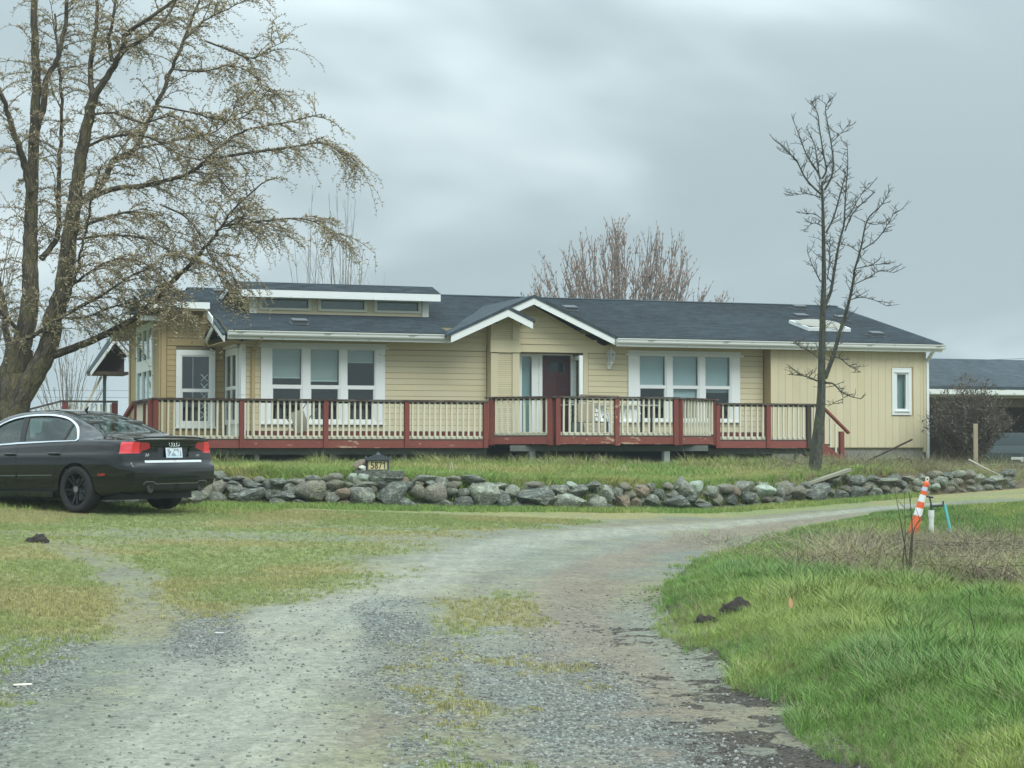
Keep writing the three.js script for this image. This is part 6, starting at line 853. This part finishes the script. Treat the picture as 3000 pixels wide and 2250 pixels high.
{
  const R = rng(400), long = tuft(R, 9, 0.75, 0.25, 0.014), longB = tuft(R, 8, 1.1, 0.3, 0.013), short = tuft(R, 9, 0.5, 0.7, 0.04), straw = tuft(R, 10, 0.6, 0.35, 0.010), strand = tuft(R, 9, 2.0, 0.6, 0.009), moss = tuft(R, 8, 0.35, 1.6, 0.10);
  const verge = (g, seed, n, d0, d1, hMin, hMax) => scatter('verge_grass', seed === 412 ? 'bent shorter blades mixed into the long foreground grass' : d0 < 10 ? 'long bright green grass in the right foreground beside the drive' : d0 < 17 ? 'green grass on the verge at the inside of the bend' : 'green grass strip of the verge behind the dead brush', 'grass', seed, g, n, (r) => {
    const D = Math.sqrt(lerp(d0 * d0, d1 * d1, r())), X = lerp(edgeX(D) - 0.2, halfW(D), r()), e = X - edgeX(D); if (e < 0.05 && e < 0.17 - 0.6 * fbm(X * 2.2, D * 2.2, 3, 49)) return null; if (e < 0 && r() < 0.5) return null; const dd = deadness(X, D); if (r() < dd * 0.8) return null;
    const n1 = fbm(X * 0.9, D * 0.9, 3, 50), n2 = fbm(X * 2.4, D * 2.4, 2, 51), clump = ss(0.42, 0.72, n2), near = ss(0, 1.1, e); let h = lerp(hMin, hMax, 0.25 * r() + 0.5 * clump + 0.25 * n1) * lerp(0.5, 1, near);
    let c = mixc(GREEN, LIME, ss(0.4, 0.65, n1)); c = mixc(c, BLUEG, ss(0.6, 0.85, n2) * 0.35); if (r() < 0.13) c = mixc(c, STRAW, 0.5 + r() * 0.4); return [X, D, h, 1, 0.55, tint(c, 0.7 + r() * r() * 0.8)];
  });
  verge(long, 411, 15000, 7.4, 12, 0.09, 0.38); verge(longB, 412, 14000, 7.4, 14, 0.10, 0.26); verge(long, 413, 16000, 12, 18, 0.07, 0.30); verge(short, 414, 17500, 17, 31.5, 0.07, 0.16);
  scatter('dead_brush', 'flattened dead straw and weeds around the sapling and water pipes', 'dead grass', 421, strand, 17000, (r) => { const D = lerp(15.4, 26.5, r()), X = lerp(2.2, halfW(D), r()), dd = deadness(X, D); if (r() > dd + 0.04) return null; const n = fbm(X * 1.3, D * 1.3, 3, 52); const lie = ss(0.3, 0.6, fbm(X * 0.7 + 9, D * 0.7, 2, 58)); return [X, D, 0.16 + r() * 0.26, lerp(0.75, 0.3, lie), lerp(1.6, 0.8, lie), tint(r() < 0.14 ? mixc(GREEN, YELLOW, r()) : mixc(STRAW, [0.15, 0.11, 0.08], clamp(ss(0.36, 0.62, n) * 1.0 + (r() - 0.5) * 0.6)), 0.6 + r() * 0.65), -0.02]; });
  // lawn behind the wall
  scatter('lawn_grass', 'unmown yellow-green lawn between the stone wall and the deck', 'grass', 431, short, 30000, (r) => { const X = lerp(-12, 7.6, r()), dw = 0.2 + r() * r() * 12, D = wallD(X) + dw; if (D > 43) return null; const n = fbm(X * 0.6, D * 0.9, 3, 53), n2 = fbm(X * 2.2, D * 2.2, 2, 54); if (X > 5.2 + (n - 0.5) * 3 && r() < 0.6) return null; let c = mixc(mixc(GREEN, LIME, 0.55), YELLOW, ss(0.42, 0.62, n)); if (r() < 0.10 + 0.2 * ss(3, 7, X)) c = mixc(c, STRAW, 0.8); return [X, D, lerp(0.09, 0.27, n2 * 0.7 + r() * 0.3), 1, 0.4, tint(c, 0.75 + r() * 0.5)]; });
  scatter('lawn_grass', 'taller grass tufts along the foot of the deck', 'grass', 432, long, 3500, (r) => { const u = lerp(-9, 7, r()), w = 2.9 + r() * 1.4 + (u > -1.5 && u < 4 ? 1.0 : 0), p = toWorld(u, 0, w), n = fbm(p.x * 1.5, p.z * 1.5, 2, 55); let c = mixc(GREEN, YELLOW, n); if (r() < 0.2) c = STRAW; return [p.x, -p.z, 0.14 + r() * 0.22 * n * 2, 1, 0.4, tint(c, 0.7 + r() * 0.5)]; });
  scatter('wall_foot_grass', 'short green grass along the foot of the stone wall and under the sedan', 'grass', 433, short, 12000, (r) => { const X = lerp(-11, 8, r()), D = wallD(X) - r() * r() * (X < -3.5 ? 3.2 : 1.0) + 0.05; if (X - farX(D) > -0.1 && X > 0.5 && wallD(X) - D > 0.75) return null; const n = fbm(X * 0.9, D * 0.9, 2, 56); return [X, D, 0.05 + r() * 0.09, 1, 0.5, tint(mixc(GREEN, YELLOW, n * 0.9), 0.75 + r() * 0.5)]; });
  // moss and thin turf on the parking ground
  scatter('thin_turf', 'thin mossy turf on the parking ground left of the drive', 'grass', 441, moss, 74000, (r) => { const D = Math.sqrt(lerp(64, 29 * 29, r())), X = lerp(-halfW(D) - 0.3, edgeX(D), r()), g = groundMix(X, D); if (g.e > -0.1 || r() > (g.moss * 1.1 - 0.12) * lerp(1, 0.4, ss(15, 20, D) * ss(27.5, 25, D) * ss(-7, -4.5, X + (g.mid - 0.5) * 3))) return null; const w = fbm(X * 0.6 + 20, D * 0.6, 3, 101); return [X, D, 0.016 + r() * 0.02, 1, 0.4, tint(mixc([0.245, 0.295, 0.105], [0.32, 0.305, 0.13], ss(0.4, 0.62, w)), 0.75 + r() * 0.55)]; });
  // weeds and bramble on the bank at the right
  scatter('bank_weeds', 'dry brown weeds and bramble on the bank below the garage end', 'weeds', 451, strand, 8000, (r) => { const X = lerp(4.4, 13.5, r()), D = wallD(X) + lerp(0.1, 10, r()); if (D > 47.5) return null; const n = fbm(X * 0.9, D * 0.9, 3, 57), k = ss(4.6, 7.6, X + (n - 0.5) * 2); if (r() > k) return null; return [X, D, 0.08 + 0.30 * n * n * 1.6 + r() * r() * 0.22, 0.8, 1.3, tint(r() < 0.12 + 0.6 * ss(0.48, 0.6, fbm(X * 1.1 + 4, D * 1.1, 2, 59)) ? mixc(GREEN, YELLOW, 0.3 + r() * 0.6) : mixc(STRAW, [0.15, 0.105, 0.08], clamp(ss(0.35, 0.65, n) + (r() - 0.5) * 0.9)), 0.6 + r() * 0.6)]; });
  scatter('wall_top_weeds', 'straw and weeds hanging over the top of the stone wall', 'weeds', 452, straw, 2600, (r) => { const X = lerp(-9, 9, r()), D = wallD(X) + 0.25 + r() * 0.4; return [X, D, 0.08 + r() * 0.12, 1, 1.6, tint(mixc(STRAW, YELLOW, r()), 0.5 + r() * 0.5)]; });
}
{ // ---- pebbles and clods on the drive
  const R = rng(460), g = new THREE.IcosahedronGeometry(1, 0), p = g.attributes.position; for (let i = 0; i < p.count; i++) { const k = 0.75 + 0.5 * hash(Math.round(p.getX(i) * 100), Math.round(p.getY(i) * 100), Math.round(p.getZ(i) * 100)); p.setXYZ(i, p.getX(i) * k, p.getY(i) * k * 0.7, p.getZ(i) * k); } g.computeVertexNormals(); g.deleteAttribute('uv');
  const o = scatter('gravel', 'loose grey gravel stones scattered over the drive', 'gravel', 461, g, 26000, (r) => { const D = Math.sqrt(lerp(49, 18 * 18, r())), X = lerp(-halfW(D), edgeX(D), r()), q = groundMix(X, D); if (q.e > -0.02 || r() > (0.10 + q.loose * 1.1 - q.moss * 0.3) * ss(19, 11, D)) return null; const t = r(), k = 0.13 + t * t * 0.22; return [X, D, 0.003 + r() ** 3 * 0.011, 1, 3, [k * 1.0, k * 1.01, k * 0.93], -0.001]; });
  o.material = std({ roughness: 0.9 });
  const o2 = scatter('mud_clods', 'dark mud crumbs along the right edge of the drive', 'mud', 462, g, 9000, (r) => { const D = lerp(7.5, 17, r()), X = edgeX(D) - 1.2 + r() * 1.4, q = groundMix(X, D); if (r() > q.mud + ss(0.35, 0.0, Math.abs(q.e)) * 0.5) return null; const k = 0.6 + r() * 0.6; return [X, D, 0.003 + r() * r() * r() * 0.016, 0.5, 0.6, [0.05 * k, 0.042 * k, 0.034 * k], 0]; });
  o2.material = std({ roughness: 0.95 });
  const molehill = (X, D, w, h, seed, label) => { const geo = new THREE.IcosahedronGeometry(1, 4), q = geo.attributes.position; for (let i = 0; i < q.count; i++) { const x = q.getX(i), y = q.getY(i), z = q.getZ(i), k = 0.6 + 0.7 * fbm(x * 2 + seed, z * 2 + y, 3, seed) + 0.75 * (fbm(x * 6 + y * 4 + seed, z * 6 - y * 3, 3, seed + 4) - 0.5); q.setXYZ(i, x * k * w, Math.max(-0.05, y * k * h), z * k * w * 0.8); } const gg = mergeVertices(geo.deleteAttribute('normal').deleteAttribute('uv')); gg.computeVertexNormals(); const m = mesh('molehill', gg, std({ color: rgb(0.035, 0.029, 0.024), roughness: 1 })); m.position.set(X, height(X, D), -D); tag(m, label, 'molehill'); };
  molehill(1.66, 13.9, 0.125, 0.10, 3, 'dark fresh molehill on the grass verge by the bend'); molehill(1.42, 13.75, 0.09, 0.07, 5, 'small dark heap beside the verge molehill'); molehill(-5.3, 21.0, 0.13, 0.09, 7, 'small dark molehill on the turf in front of the sedan'); molehill(2.35, 11.2, 0.07, 0.05, 9, 'little dark soil heap half hidden in the long verge grass');
}
{ // ---- shrub by the carport: many stems, dull leaves
  const R = rng(470), b = thing('shrub', 'dense twiggy dark shrub between the house end and the carport', 'shrub', [11.5, 0, -47.2]), st = new Wood(), lv = [];
  for (let i = 0; i < 380; i++) { const a = R() * 6.283, q = Math.sqrt(R()), lob = 0.75 + 0.5 * fbm(a * 1.5, 3, 2, 66), tip = V(Math.cos(a) * 1.2 * q * lob, 1.2 + (1 - q * q * 0.55) * 2.0 * (0.6 + R() * 0.45), Math.sin(a) * 0.9 * q), s = V((R() - 0.5) * 0.5, 0.95, (R() - 0.5) * 0.5), pts = smoothPts([s, s.clone().lerp(tip, 0.4).add(V((R() - 0.5) * 0.2, 0.1, (R() - 0.5) * 0.2)), tip.clone().add(V((R() - 0.5) * 0.15, 0, 0))], 7); st.limb(pts, 0.012, 0.003, 3); for (let j = 2; j < pts.length; j++) { for (let k = 0; k < 2; k++) { const e = budAt(pts[j].clone().add(V((R() - 0.5) * 0.1, (R() - 0.5) * 0.1, (R() - 0.5) * 0.1)), V(R() - 0.5, R() - 0.3, R() - 0.5), 0.06 + R() * 0.07), c = R() < 0.5 ? [0.055, 0.06, 0.035] : R() < 0.6 ? [0.10, 0.075, 0.055] : [0.16, 0.14, 0.10]; e[1] = rgb(...c); lv.push(e); } if (R() < 0.7) st.limb(grow(R, pts[j], V(R() - 0.5, 0.2, R() - 0.5), 0.1 + R() * 0.25, 3, 0.2, 0.4), 0.004, 0.002, 3); } }
  st.build('stems', std({ color: rgb(0.13, 0.10, 0.08), roughness: 0.95 }), b); instances('leaves', budGeo, std({ roughness: 0.85 }), lv, b);
}
{ // ---- leafless sapling and stalks in the right foreground
  const R = rng(480), s = thing('sapling', 'thin leafless sapling standing in the dead brush in front of the marker post', 'sapling', [3.54, 0, -16.8]), w = new Wood(), y = height(3.54, 16.8) - 0.03; const up = (p, r0, r1) => { const q = smoothPts(p.map((e) => V(...e)), 12); w.limb(q, r0, r1, 5); for (let k = 3; k < q.length; k++) if (R() < 0.6) w.limb(grow(R, q[k], V((R() - 0.5) * 1.2, 0.5, (R() - 0.5)), 0.03 + R() * 0.08, 3, 0, 0.4), 0.0035, 0.0018, 3); };
  up([[0, y, 0], [0.01, y + 0.25, 0], [0.03, y + 0.5, 0.02], [0.01, y + 0.82, 0]], 0.012, 0.003); up([[0, y, 0], [-0.03, y + 0.3, 0.02], [-0.08, y + 0.6, 0.03], [-0.11, y + 0.80, 0]], 0.008, 0.0025); up([[0.01, y, 0.02], [0.03, y + 0.3, 0], [0.05, y + 0.5, 0], [0.12, y + 0.62, 0]], 0.008, 0.003); up([[-0.02, y, 0], [-0.05, y + 0.2, 0], [-0.04, y + 0.45, 0.05], [-0.045, y + 0.78, 0.05]], 0.006, 0.002);
  w.build('stems', mBarkThin, s);
  const s2 = thing('weed_stalk', 'single dry weed stalk rising from the long grass at the right', 'weed', [2.68, 0, -10.95]), w2 = new Wood(), y2 = height(2.68, 10.95) - 0.02, q2 = smoothPts([V(0, y2, 0), V(0.01, y2 + 0.2, 0), V(-0.02, y2 + 0.36, 0), V(-0.015, y2 + 0.45, 0)], 10); w2.limb(q2, 0.004, 0.0018, 4); for (let k = 4; k < q2.length; k++) w2.limb(grow(R, q2[k], V(R() - 0.5, 0.5, R() - 0.5), 0.04 + R() * 0.06, 3, 0, 0.3), 0.002, 0.001, 3); w2.build('stem', mBarkThin, s2);
}
{ // ---- tangles of cut brambles lying in the dead brush
  for (const [X, D, n, seed, label] of [[5.0, 20.6, 150, 491, 'tangle of cut dark bramble stems in the brush, nearest the sapling'], [6.0, 22.6, 150, 492, 'tangle of cut dark bramble stems right of the water pipes'], [4.4, 17.6, 110, 493, 'low tangle of dark stems at the front edge of the brush'], [5.5, 18.6, 120, 494, 'tangle of dark stems at the right edge of the picture']]) {
    const R = rng(seed), b = thing('brush_tangle', label, 'brush pile', [X, height(X, D), -D]), w = new Wood(), w2 = new Wood();
    for (let i = 0; i < n; i++) { const a = R() * 6.283, r = Math.sqrt(R()) * 0.9, p = V(Math.cos(a) * r * 1.3, 0.02 + R() * 0.07, Math.sin(a) * r), d = V(R() - 0.5, R() * 0.12, (R() - 0.5) * 0.7), sh = grow(R, p, d, 0.25 + R() * 0.55, 5, 0.3, 0.35); for (const e of sh) e.y = clamp(e.y, 0.01, 0.15); (R() < 0.55 ? w : w2).limb(sh, 0.004 + R() * 0.003, 0.002, 4); }
    w.build('dark_stems', mBarkThin, b); w2.build('pale_stems', std({ color: rgb(0.27, 0.22, 0.15), roughness: 0.95 }), b);
  }
}
{ // ---- broken reeds standing on the lawn above the wall
  const reed = (X, D, h, w, label) => { const t = thing('bent_reed', label, 'reed', [X, height(X, D), -D]), q = new Wood(); q.limb([V(-w, 0, 0), V(-w * 0.45, h * 0.55, 0), V(0, h, 0.01)], 0.009, 0.006, 5); q.limb([V(0, h, 0.01), V(w * 0.6, h * 0.5, 0.02), V(w, 0.02, 0.03)], 0.007, 0.005, 5); q.build('stalk', std({ color: rgb(0.52, 0.48, 0.36), roughness: 0.9 }), t); };
  reed(-1.03, 31.9, 0.30, 0.06, 'pale bent reed making a narrow tent shape on the lawn'); reed(2.2, 37, 0.26, 0.09, 'pale bent reed on the lawn before the white deck support'); reed(4.3, 39.2, 0.25, 0.12, 'pale bent reed on the lawn below the right deck run');
}
// ---------------------------------------------------------------- smaller things on the right, buildings behind
{ // leaning channelizer post
  const X = 5.55, D = 26.2, c = thing('traffic_marker', 'leaning orange and white striped traffic marker post in the brush at the right', 'traffic marker', [X, height(X, D) - 0.04, -D]); c.rotation.z = -0.27;
  const or = std({ color: rgb(0.80, 0.13, 0.03), roughness: 0.55 }), wh = std({ color: rgb(0.78, 0.80, 0.80), roughness: 0.4 }), lathe = (pts) => new THREE.LatheGeometry(pts.map((p) => new THREE.Vector2(...p)), 24);
  const rad = (y) => lerp(0.078, 0.034, y / 0.86), band = (n, y0, y1, m, k = 1) => mesh(n, lathe([[rad(y0) * k, y0], [rad(y1) * k, y1]]), m, c);
  mesh('base_skirt', lathe([[0.0, 0], [0.085, 0.0], [0.08, 0.03], [rad(0.03), 0.031]]), or, c); band('body', 0.03, 0.37, or); band('white_band', 0.37, 0.48, wh, 1.02); band('body', 0.48, 0.57, or); band('white_band', 0.57, 0.67, wh, 1.02); band('body', 0.67, 0.73, or); band('white_band', 0.73, 0.785, std({ color: rgb(0.55, 0.60, 0.72), roughness: 0.4 }), 1.02);
  mesh('top', lathe([[rad(0.785), 0.785], [0.036, 0.80], [0.042, 0.82], [0.040, 0.85], [0.02, 0.865], [0.0, 0.87]]), or, c); mesh('handle_loop', (() => { const g = new THREE.TorusGeometry(0.026, 0.011, 8, 16); g.scale(0.8, 1.1, 1); g.translate(0, 0.895, 0); return g; })(), std({ color: rgb(0.72, 0.68, 0.55) }), c);
}
{ // stand pipe with tap, blue pipe
  const X = 5.93, D = 26.6, y = height(X, D), p = thing('stand_pipe', 'white plastic stand pipe with a dark tap beside the striped marker', 'water pipe', [X, y - 0.05, -D]), wh = std({ color: rgb(0.74, 0.75, 0.74), roughness: 0.45 }), dk = std({ color: rgb(0.05, 0.06, 0.065), roughness: 0.5, metalness: 0.4 });
  mesh('pipe', rod(V(0, 0, 0), V(0, 0.38, 0), 0.036, 0.036, 14), wh, p); mesh('collar', rod(V(0, 0.33, 0), V(0, 0.42, 0), 0.043, 0.043, 14), wh, p); mesh('tap', merge([rod(V(0, 0.42, 0), V(0, 0.5, 0), 0.018, 0.018, 10), rod(V(0, 0.48, 0), V(0.17, 0.49, 0), 0.017, 0.017, 10), rod(V(0.17, 0.49, 0), V(0.17, 0.55, 0), 0.012, 0.012, 8), rod(V(0, 0.5, 0), V(-0.02, 0.60, 0), 0.012, 0.012, 8), rod(V(-0.08, 0.62, 0), V(0.03, 0.60, 0), 0.014, 0.014, 8)]), dk, p);
  const q = thing('blue_pipe', 'thin turquoise pipe leaning from the tap to the ground', 'water pipe', [X, y - 0.05, -D]); mesh('pipe', rod(V(0.29, 0, 0.02), V(0.19, 0.5, 0), 0.021, 0.021, 12), std({ color: rgb(0.12, 0.52, 0.50), roughness: 0.4 }), q);
}
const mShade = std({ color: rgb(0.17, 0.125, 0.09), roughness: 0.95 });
{ // carport at the right
  const c = thing('carport', 'open fronted carport with dark shingle roof at the right edge behind the shrub', 'carport', [12.6, 0, -60.5], HOUSE.turn);
  const s = (p) => new THREE.Shape(p.map((e) => new THREE.Vector2(...e))), roofG = (z0, y0, z1, y1) => { const g = new THREE.ExtrudeGeometry(s([[z0, y0], [z1, y1], [z1, y1 + 0.08], [z0, y0 + 0.08]]), { depth: 12, bevelEnabled: false }); g.rotateY(-Math.PI / 2); g.translate(12, 0, 0); return g; };
  mesh('roof', M([roofG(0.6, 3.32, -3.4, 4.42), roofG(-3.4, 4.42, -7.4, 3.32)]), mShingle, c); mesh('gutter', M(box(0, 12, 3.14, 3.30, 0.56, 0.66)), mGutter, c); mesh('fascia', M(box(0, 12, 3.10, 3.28, 0.52, 0.558)), mWhite, c); mesh('soffit', M(box(0, 12, 3.04, 3.08, 0.0, 0.52)), mSoffit, c);
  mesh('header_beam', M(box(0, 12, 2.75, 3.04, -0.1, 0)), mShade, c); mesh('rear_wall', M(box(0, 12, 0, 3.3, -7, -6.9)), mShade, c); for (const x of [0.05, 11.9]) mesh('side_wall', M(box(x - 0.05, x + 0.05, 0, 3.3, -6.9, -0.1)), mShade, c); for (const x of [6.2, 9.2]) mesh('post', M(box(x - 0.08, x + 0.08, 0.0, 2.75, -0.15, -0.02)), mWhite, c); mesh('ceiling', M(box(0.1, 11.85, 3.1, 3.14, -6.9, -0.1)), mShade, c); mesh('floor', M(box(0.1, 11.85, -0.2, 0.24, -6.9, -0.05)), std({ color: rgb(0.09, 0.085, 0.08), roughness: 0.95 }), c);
}
{ // vehicle standing in the carport mouth
  const X = 15.1, D = 58.2, v = thing('parked_car', 'dark green car in the mouth of the carport, half hidden by weeds', 'car', [X, 0.48, -D], -0.30), pm = new THREE.MeshPhysicalMaterial({ color: rgb(0.02, 0.03, 0.03), roughness: 0.6, specularIntensity: 0.4 }), ch = std({ color: rgb(0.42, 0.45, 0.46), roughness: 0.4, metalness: 0.4 });
  const sh = new THREE.Shape(); sh.moveTo(-2, 0.3); sh.lineTo(2, 0.28); sh.quadraticCurveTo(2.12, 0.5, 2.02, 0.68); sh.quadraticCurveTo(1.5, 0.86, 0.95, 0.88); sh.quadraticCurveTo(0.5, 1.2, 0.15, 1.28); sh.lineTo(-0.9, 1.28); sh.quadraticCurveTo(-1.4, 1.15, -1.6, 0.9); sh.lineTo(-2.0, 0.86); sh.closePath(); const g = new THREE.ExtrudeGeometry(sh, { depth: 1.4, bevelEnabled: true, bevelSize: 0.12, bevelThickness: 0.14, bevelSegments: 4 }); g.translate(0, 0, -0.7); g.rotateY(-Math.PI / 2); mesh('body', g, pm, v);
  mesh('bumper', M(box(-0.85, 0.85, 0.30, 0.46, 2.1, 2.22)), ch, v); mesh('grille', M(box(-0.35, 0.35, 0.52, 0.64, 2.13, 2.17)), mBlack, v); for (const x of [-0.62, 0.62]) mesh('headlight', M(box(x - 0.18, x + 0.18, 0.52, 0.66, 2.13, 2.18)), std({ color: rgb(0.6, 0.63, 0.63), roughness: 0.15 }), v); { const w = new THREE.PlaneGeometry(1.25, 0.5); w.rotateX(-0.95); w.translate(0, 1.10, 0.72); mesh('windscreen', M([bar(V(0, 0.93, 1.0), V(0, 1.24, 0.42), 1.25, 0.012)]), new THREE.MeshPhysicalMaterial({ color: rgb(0.03, 0.04, 0.045), roughness: 0.05 }), v); }
  for (const [x, z] of [[-0.78, 1.3], [0.78, 1.3], [-0.78, -1.3], [0.78, -1.3]]) mesh('wheel', rod(V(x - 0.09, 0.3, z), V(x + 0.09, 0.3, z), 0.3, 0.3, 20), mBlack, v);
}
{ // fence post, culvert pipes, leaning pole, roll of wire
  const mPale = std({ map: woodTex([150, 138, 116], [180, 168, 144], [0, 0, 0], 0, 91), roughness: 0.9 });
  const fp = thing('fence_post', 'pale weathered wooden post standing before the carport shrub', 'post', [10.86, height(10.86, 44) - 0.1, -44]); mesh('post', M(box(-0.045, 0.045, 0, 1.25, -0.045, 0.045)), mPale, fp);
  for (const [X, D, a, l] of [[8.78, 43.2, 0.3, 'left'], [9.12, 43.4, -0.2, 'right']]) { const c = thing('drain_pipe', 'dark clay drain pipe end by the foundation, ' + l + ' of the two', 'pipe', [X, height(X, D) + 0.12, -D], a), pts = [[0.085, -0.3], [0.085, 0.3], [0.13, 0.3], [0.135, 0.28], [0.115, 0.2], [0.115, -0.3]].map((p) => new THREE.Vector2(...p)); const g = new THREE.LatheGeometry(pts, 22); g.rotateX(Math.PI / 2); mesh('pipe', g, std({ color: rgb(0.14, 0.12, 0.105), roughness: 0.9 }), c); }
  const lp = thing('leaning_pole', 'dark thin pole lying aslant across the drain pipes', 'pole', [0, 0, 0]); mesh('pole', rod(V(7.95, 1.08, -42.4), V(9.08, 1.60, -42.6), 0.022, 0.022, 8), std({ color: rgb(0.05, 0.035, 0.028), roughness: 0.9 }), lp);
  const st = thing('metal_stake', 'thin grey metal stake leaning beside the house corner', 'stake', [0, 0, 0]); mesh('stake', rod(V(10.75, 0.95, -49), V(10.62, 1.78, -49), 0.022, 0.018, 8), std({ color: rgb(0.42, 0.46, 0.46), roughness: 0.5 }), st);
  const ws = thing('fallen_stick', 'pale bent stick lying on the bank at the far right', 'stick', [0, 0, 0]); mesh('stick', tube([V(9.95, height(9.95, 40.6) + 0.3, -40.9), V(10.15, height(10.15, 40.3) + 0.18, -40.5), V(10.5, height(10.5, 39.6) + 0.06, -39.8)], 0.022, 6), std({ color: rgb(0.42, 0.40, 0.33), roughness: 0.9 }), ws);
}
{ // porch at the left end of the house and the ramp railing beyond it
  const p = thing('side_porch', 'small gabled porch roof on a post at the far left end of the house', 'porch', HOUSE.pos, HOUSE.turn), z = -8.2;
  const sl = (a, b, z0, z1, th, n, m) => { const g = new THREE.ExtrudeGeometry(new THREE.Shape([[a[0], a[1]], [b[0], b[1]], [b[0], b[1] + th], [a[0], a[1] + th]].map((e) => new THREE.Vector2(...e))), { depth: z1 - z0, bevelEnabled: false }); g.translate(0, 0, z0); return mesh(n, M(g), m, p); };
  sl([-9.0, 3.40], [-8.42, 4.30], z - 0.7, z + 0.6, 0.06, 'roof', mShingle); sl([-8.42, 4.30], [-8.02, 3.85], z - 0.7, z + 0.6, 0.06, 'roof', mShingle); sl([-9.05, 3.28], [-8.42, 4.18], z + 0.6, z + 0.64, 0.12, 'bargeboard', mWhite); sl([-8.42, 4.18], [-8.02, 3.73], z + 0.6, z + 0.64, 0.12, 'bargeboard', mWhite);
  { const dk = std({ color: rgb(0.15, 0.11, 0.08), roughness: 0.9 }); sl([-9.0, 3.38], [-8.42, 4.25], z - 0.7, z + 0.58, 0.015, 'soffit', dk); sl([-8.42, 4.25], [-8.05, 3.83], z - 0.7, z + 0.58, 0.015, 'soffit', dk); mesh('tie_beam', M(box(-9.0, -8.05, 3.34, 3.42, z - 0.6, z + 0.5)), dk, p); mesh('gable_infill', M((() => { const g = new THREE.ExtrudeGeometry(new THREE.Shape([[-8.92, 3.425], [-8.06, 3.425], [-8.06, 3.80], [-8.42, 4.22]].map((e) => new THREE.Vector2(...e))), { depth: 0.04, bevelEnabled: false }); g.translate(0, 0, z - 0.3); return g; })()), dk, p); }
  mesh('post', M(box(-8.68, -8.60, 1.2, 3.33, z + 0.2, z + 0.28)), std({ color: rgb(0.10, 0.16, 0.16) }), p); mesh('brace', M(bar(V(-8.72, 3.3, z + 0.24), V(-9.15, 2.45, z + 0.24), 0.06, 0.06)), mBaluster, p);
  const r = thing('ramp_railing', 'distant deck railing with red posts seen over the sedan roof at the left', 'railing', HOUSE.pos, HOUSE.turn), zz = -6.0;
  mesh('cap_rail', M(box(-9.98, -8.55, 2.56, 2.61, zz - 0.08, zz + 0.08)), mCap, r); mesh('cap_rail', M(bar(V(-9.98, 2.58, zz), V(-11.3, 2.22, zz), 0.14, 0.05)), mCap, r); for (const u of [-9.86, -8.62]) mesh('post', M(box(u - 0.07, u + 0.07, 1.2, 2.555, zz - 0.06, zz + 0.06)), mRedPost, r); for (let i = 0; i < 9; i++) { const u = -9.68 + i * 0.12; mesh('baluster', M(box(u - 0.02, u + 0.02, 1.7, 2.52, zz - 0.02, zz + 0.02)), mBaluster, r); } for (let i = 0; i < 9; i++) { const u = -10.05 - i * 0.13; mesh('baluster', M(box(u - 0.02, u + 0.02, 1.5, 2.52 - i * 0.036, zz - 0.02, zz + 0.02)), mBaluster, r); }
}
{ // overhead wires far behind
  for (const [a, b, y0, y1, D, label] of [[-75, 75, 6.3, 6.3, 150, 'thin overhead wire low in the sky at the left, upper strand'], [-75, 75, 5.75, 5.75, 150, 'thin overhead wire low in the sky at the left, lower strand'], [10, 70, 6.6, 8.9, 120, 'thin overhead wire above the carport roof']]) { const pts = []; for (let i = 0; i <= 12; i++) { const t = i / 12; pts.push(V(lerp(a, b, t), lerp(y0, y1, t) - 1.2 * 4 * t * (1 - t) * 0.3, -D)); } const w = thing('overhead_wire', label, 'wire', [0, 0, 0]); mesh('wire', tube(pts, 0.018, 4, 24), std({ color: rgb(0.18, 0.2, 0.2) }), w); }
}
{ // litter on the drive
  const a = mesh('paper_scrap', new THREE.BoxGeometry(0.10, 0.004, 0.05), std({ color: rgb(0.75, 0.72, 0.6) })); a.position.set(-2.75, height(-2.75, 10.6) + 0.012, -10.6); a.rotation.y = 0.4; tag(a, 'pale yellow scrap of paper on the gravel at the left', 'litter');
  const b = mesh('paper_scrap', new THREE.BoxGeometry(0.06, 0.004, 0.025), std({ color: rgb(0.72, 0.75, 0.72) })); b.position.set(-2.05, height(-2.05, 13.2) + 0.01, -13.2); tag(b, 'tiny white scrap lying on the grey drive', 'litter');
  const c = mesh('fallen_leaf', (() => { const s = new THREE.Shape(); s.moveTo(0, 0); s.quadraticCurveTo(0.03, 0.03, 0, 0.09); s.quadraticCurveTo(-0.03, 0.03, 0, 0); const g = new THREE.ExtrudeGeometry(s, { depth: 0.002, bevelEnabled: false }); g.rotateX(-0.5); return g; })(), std({ color: rgb(0.42, 0.22, 0.12), roughness: 0.9 })); c.position.set(1.97, height(1.97, 13.3) + 0.1, -13.3); tag(c, 'tan dead leaf caught in the verge grass', 'leaf');
}
renderer.render(scene, camera);
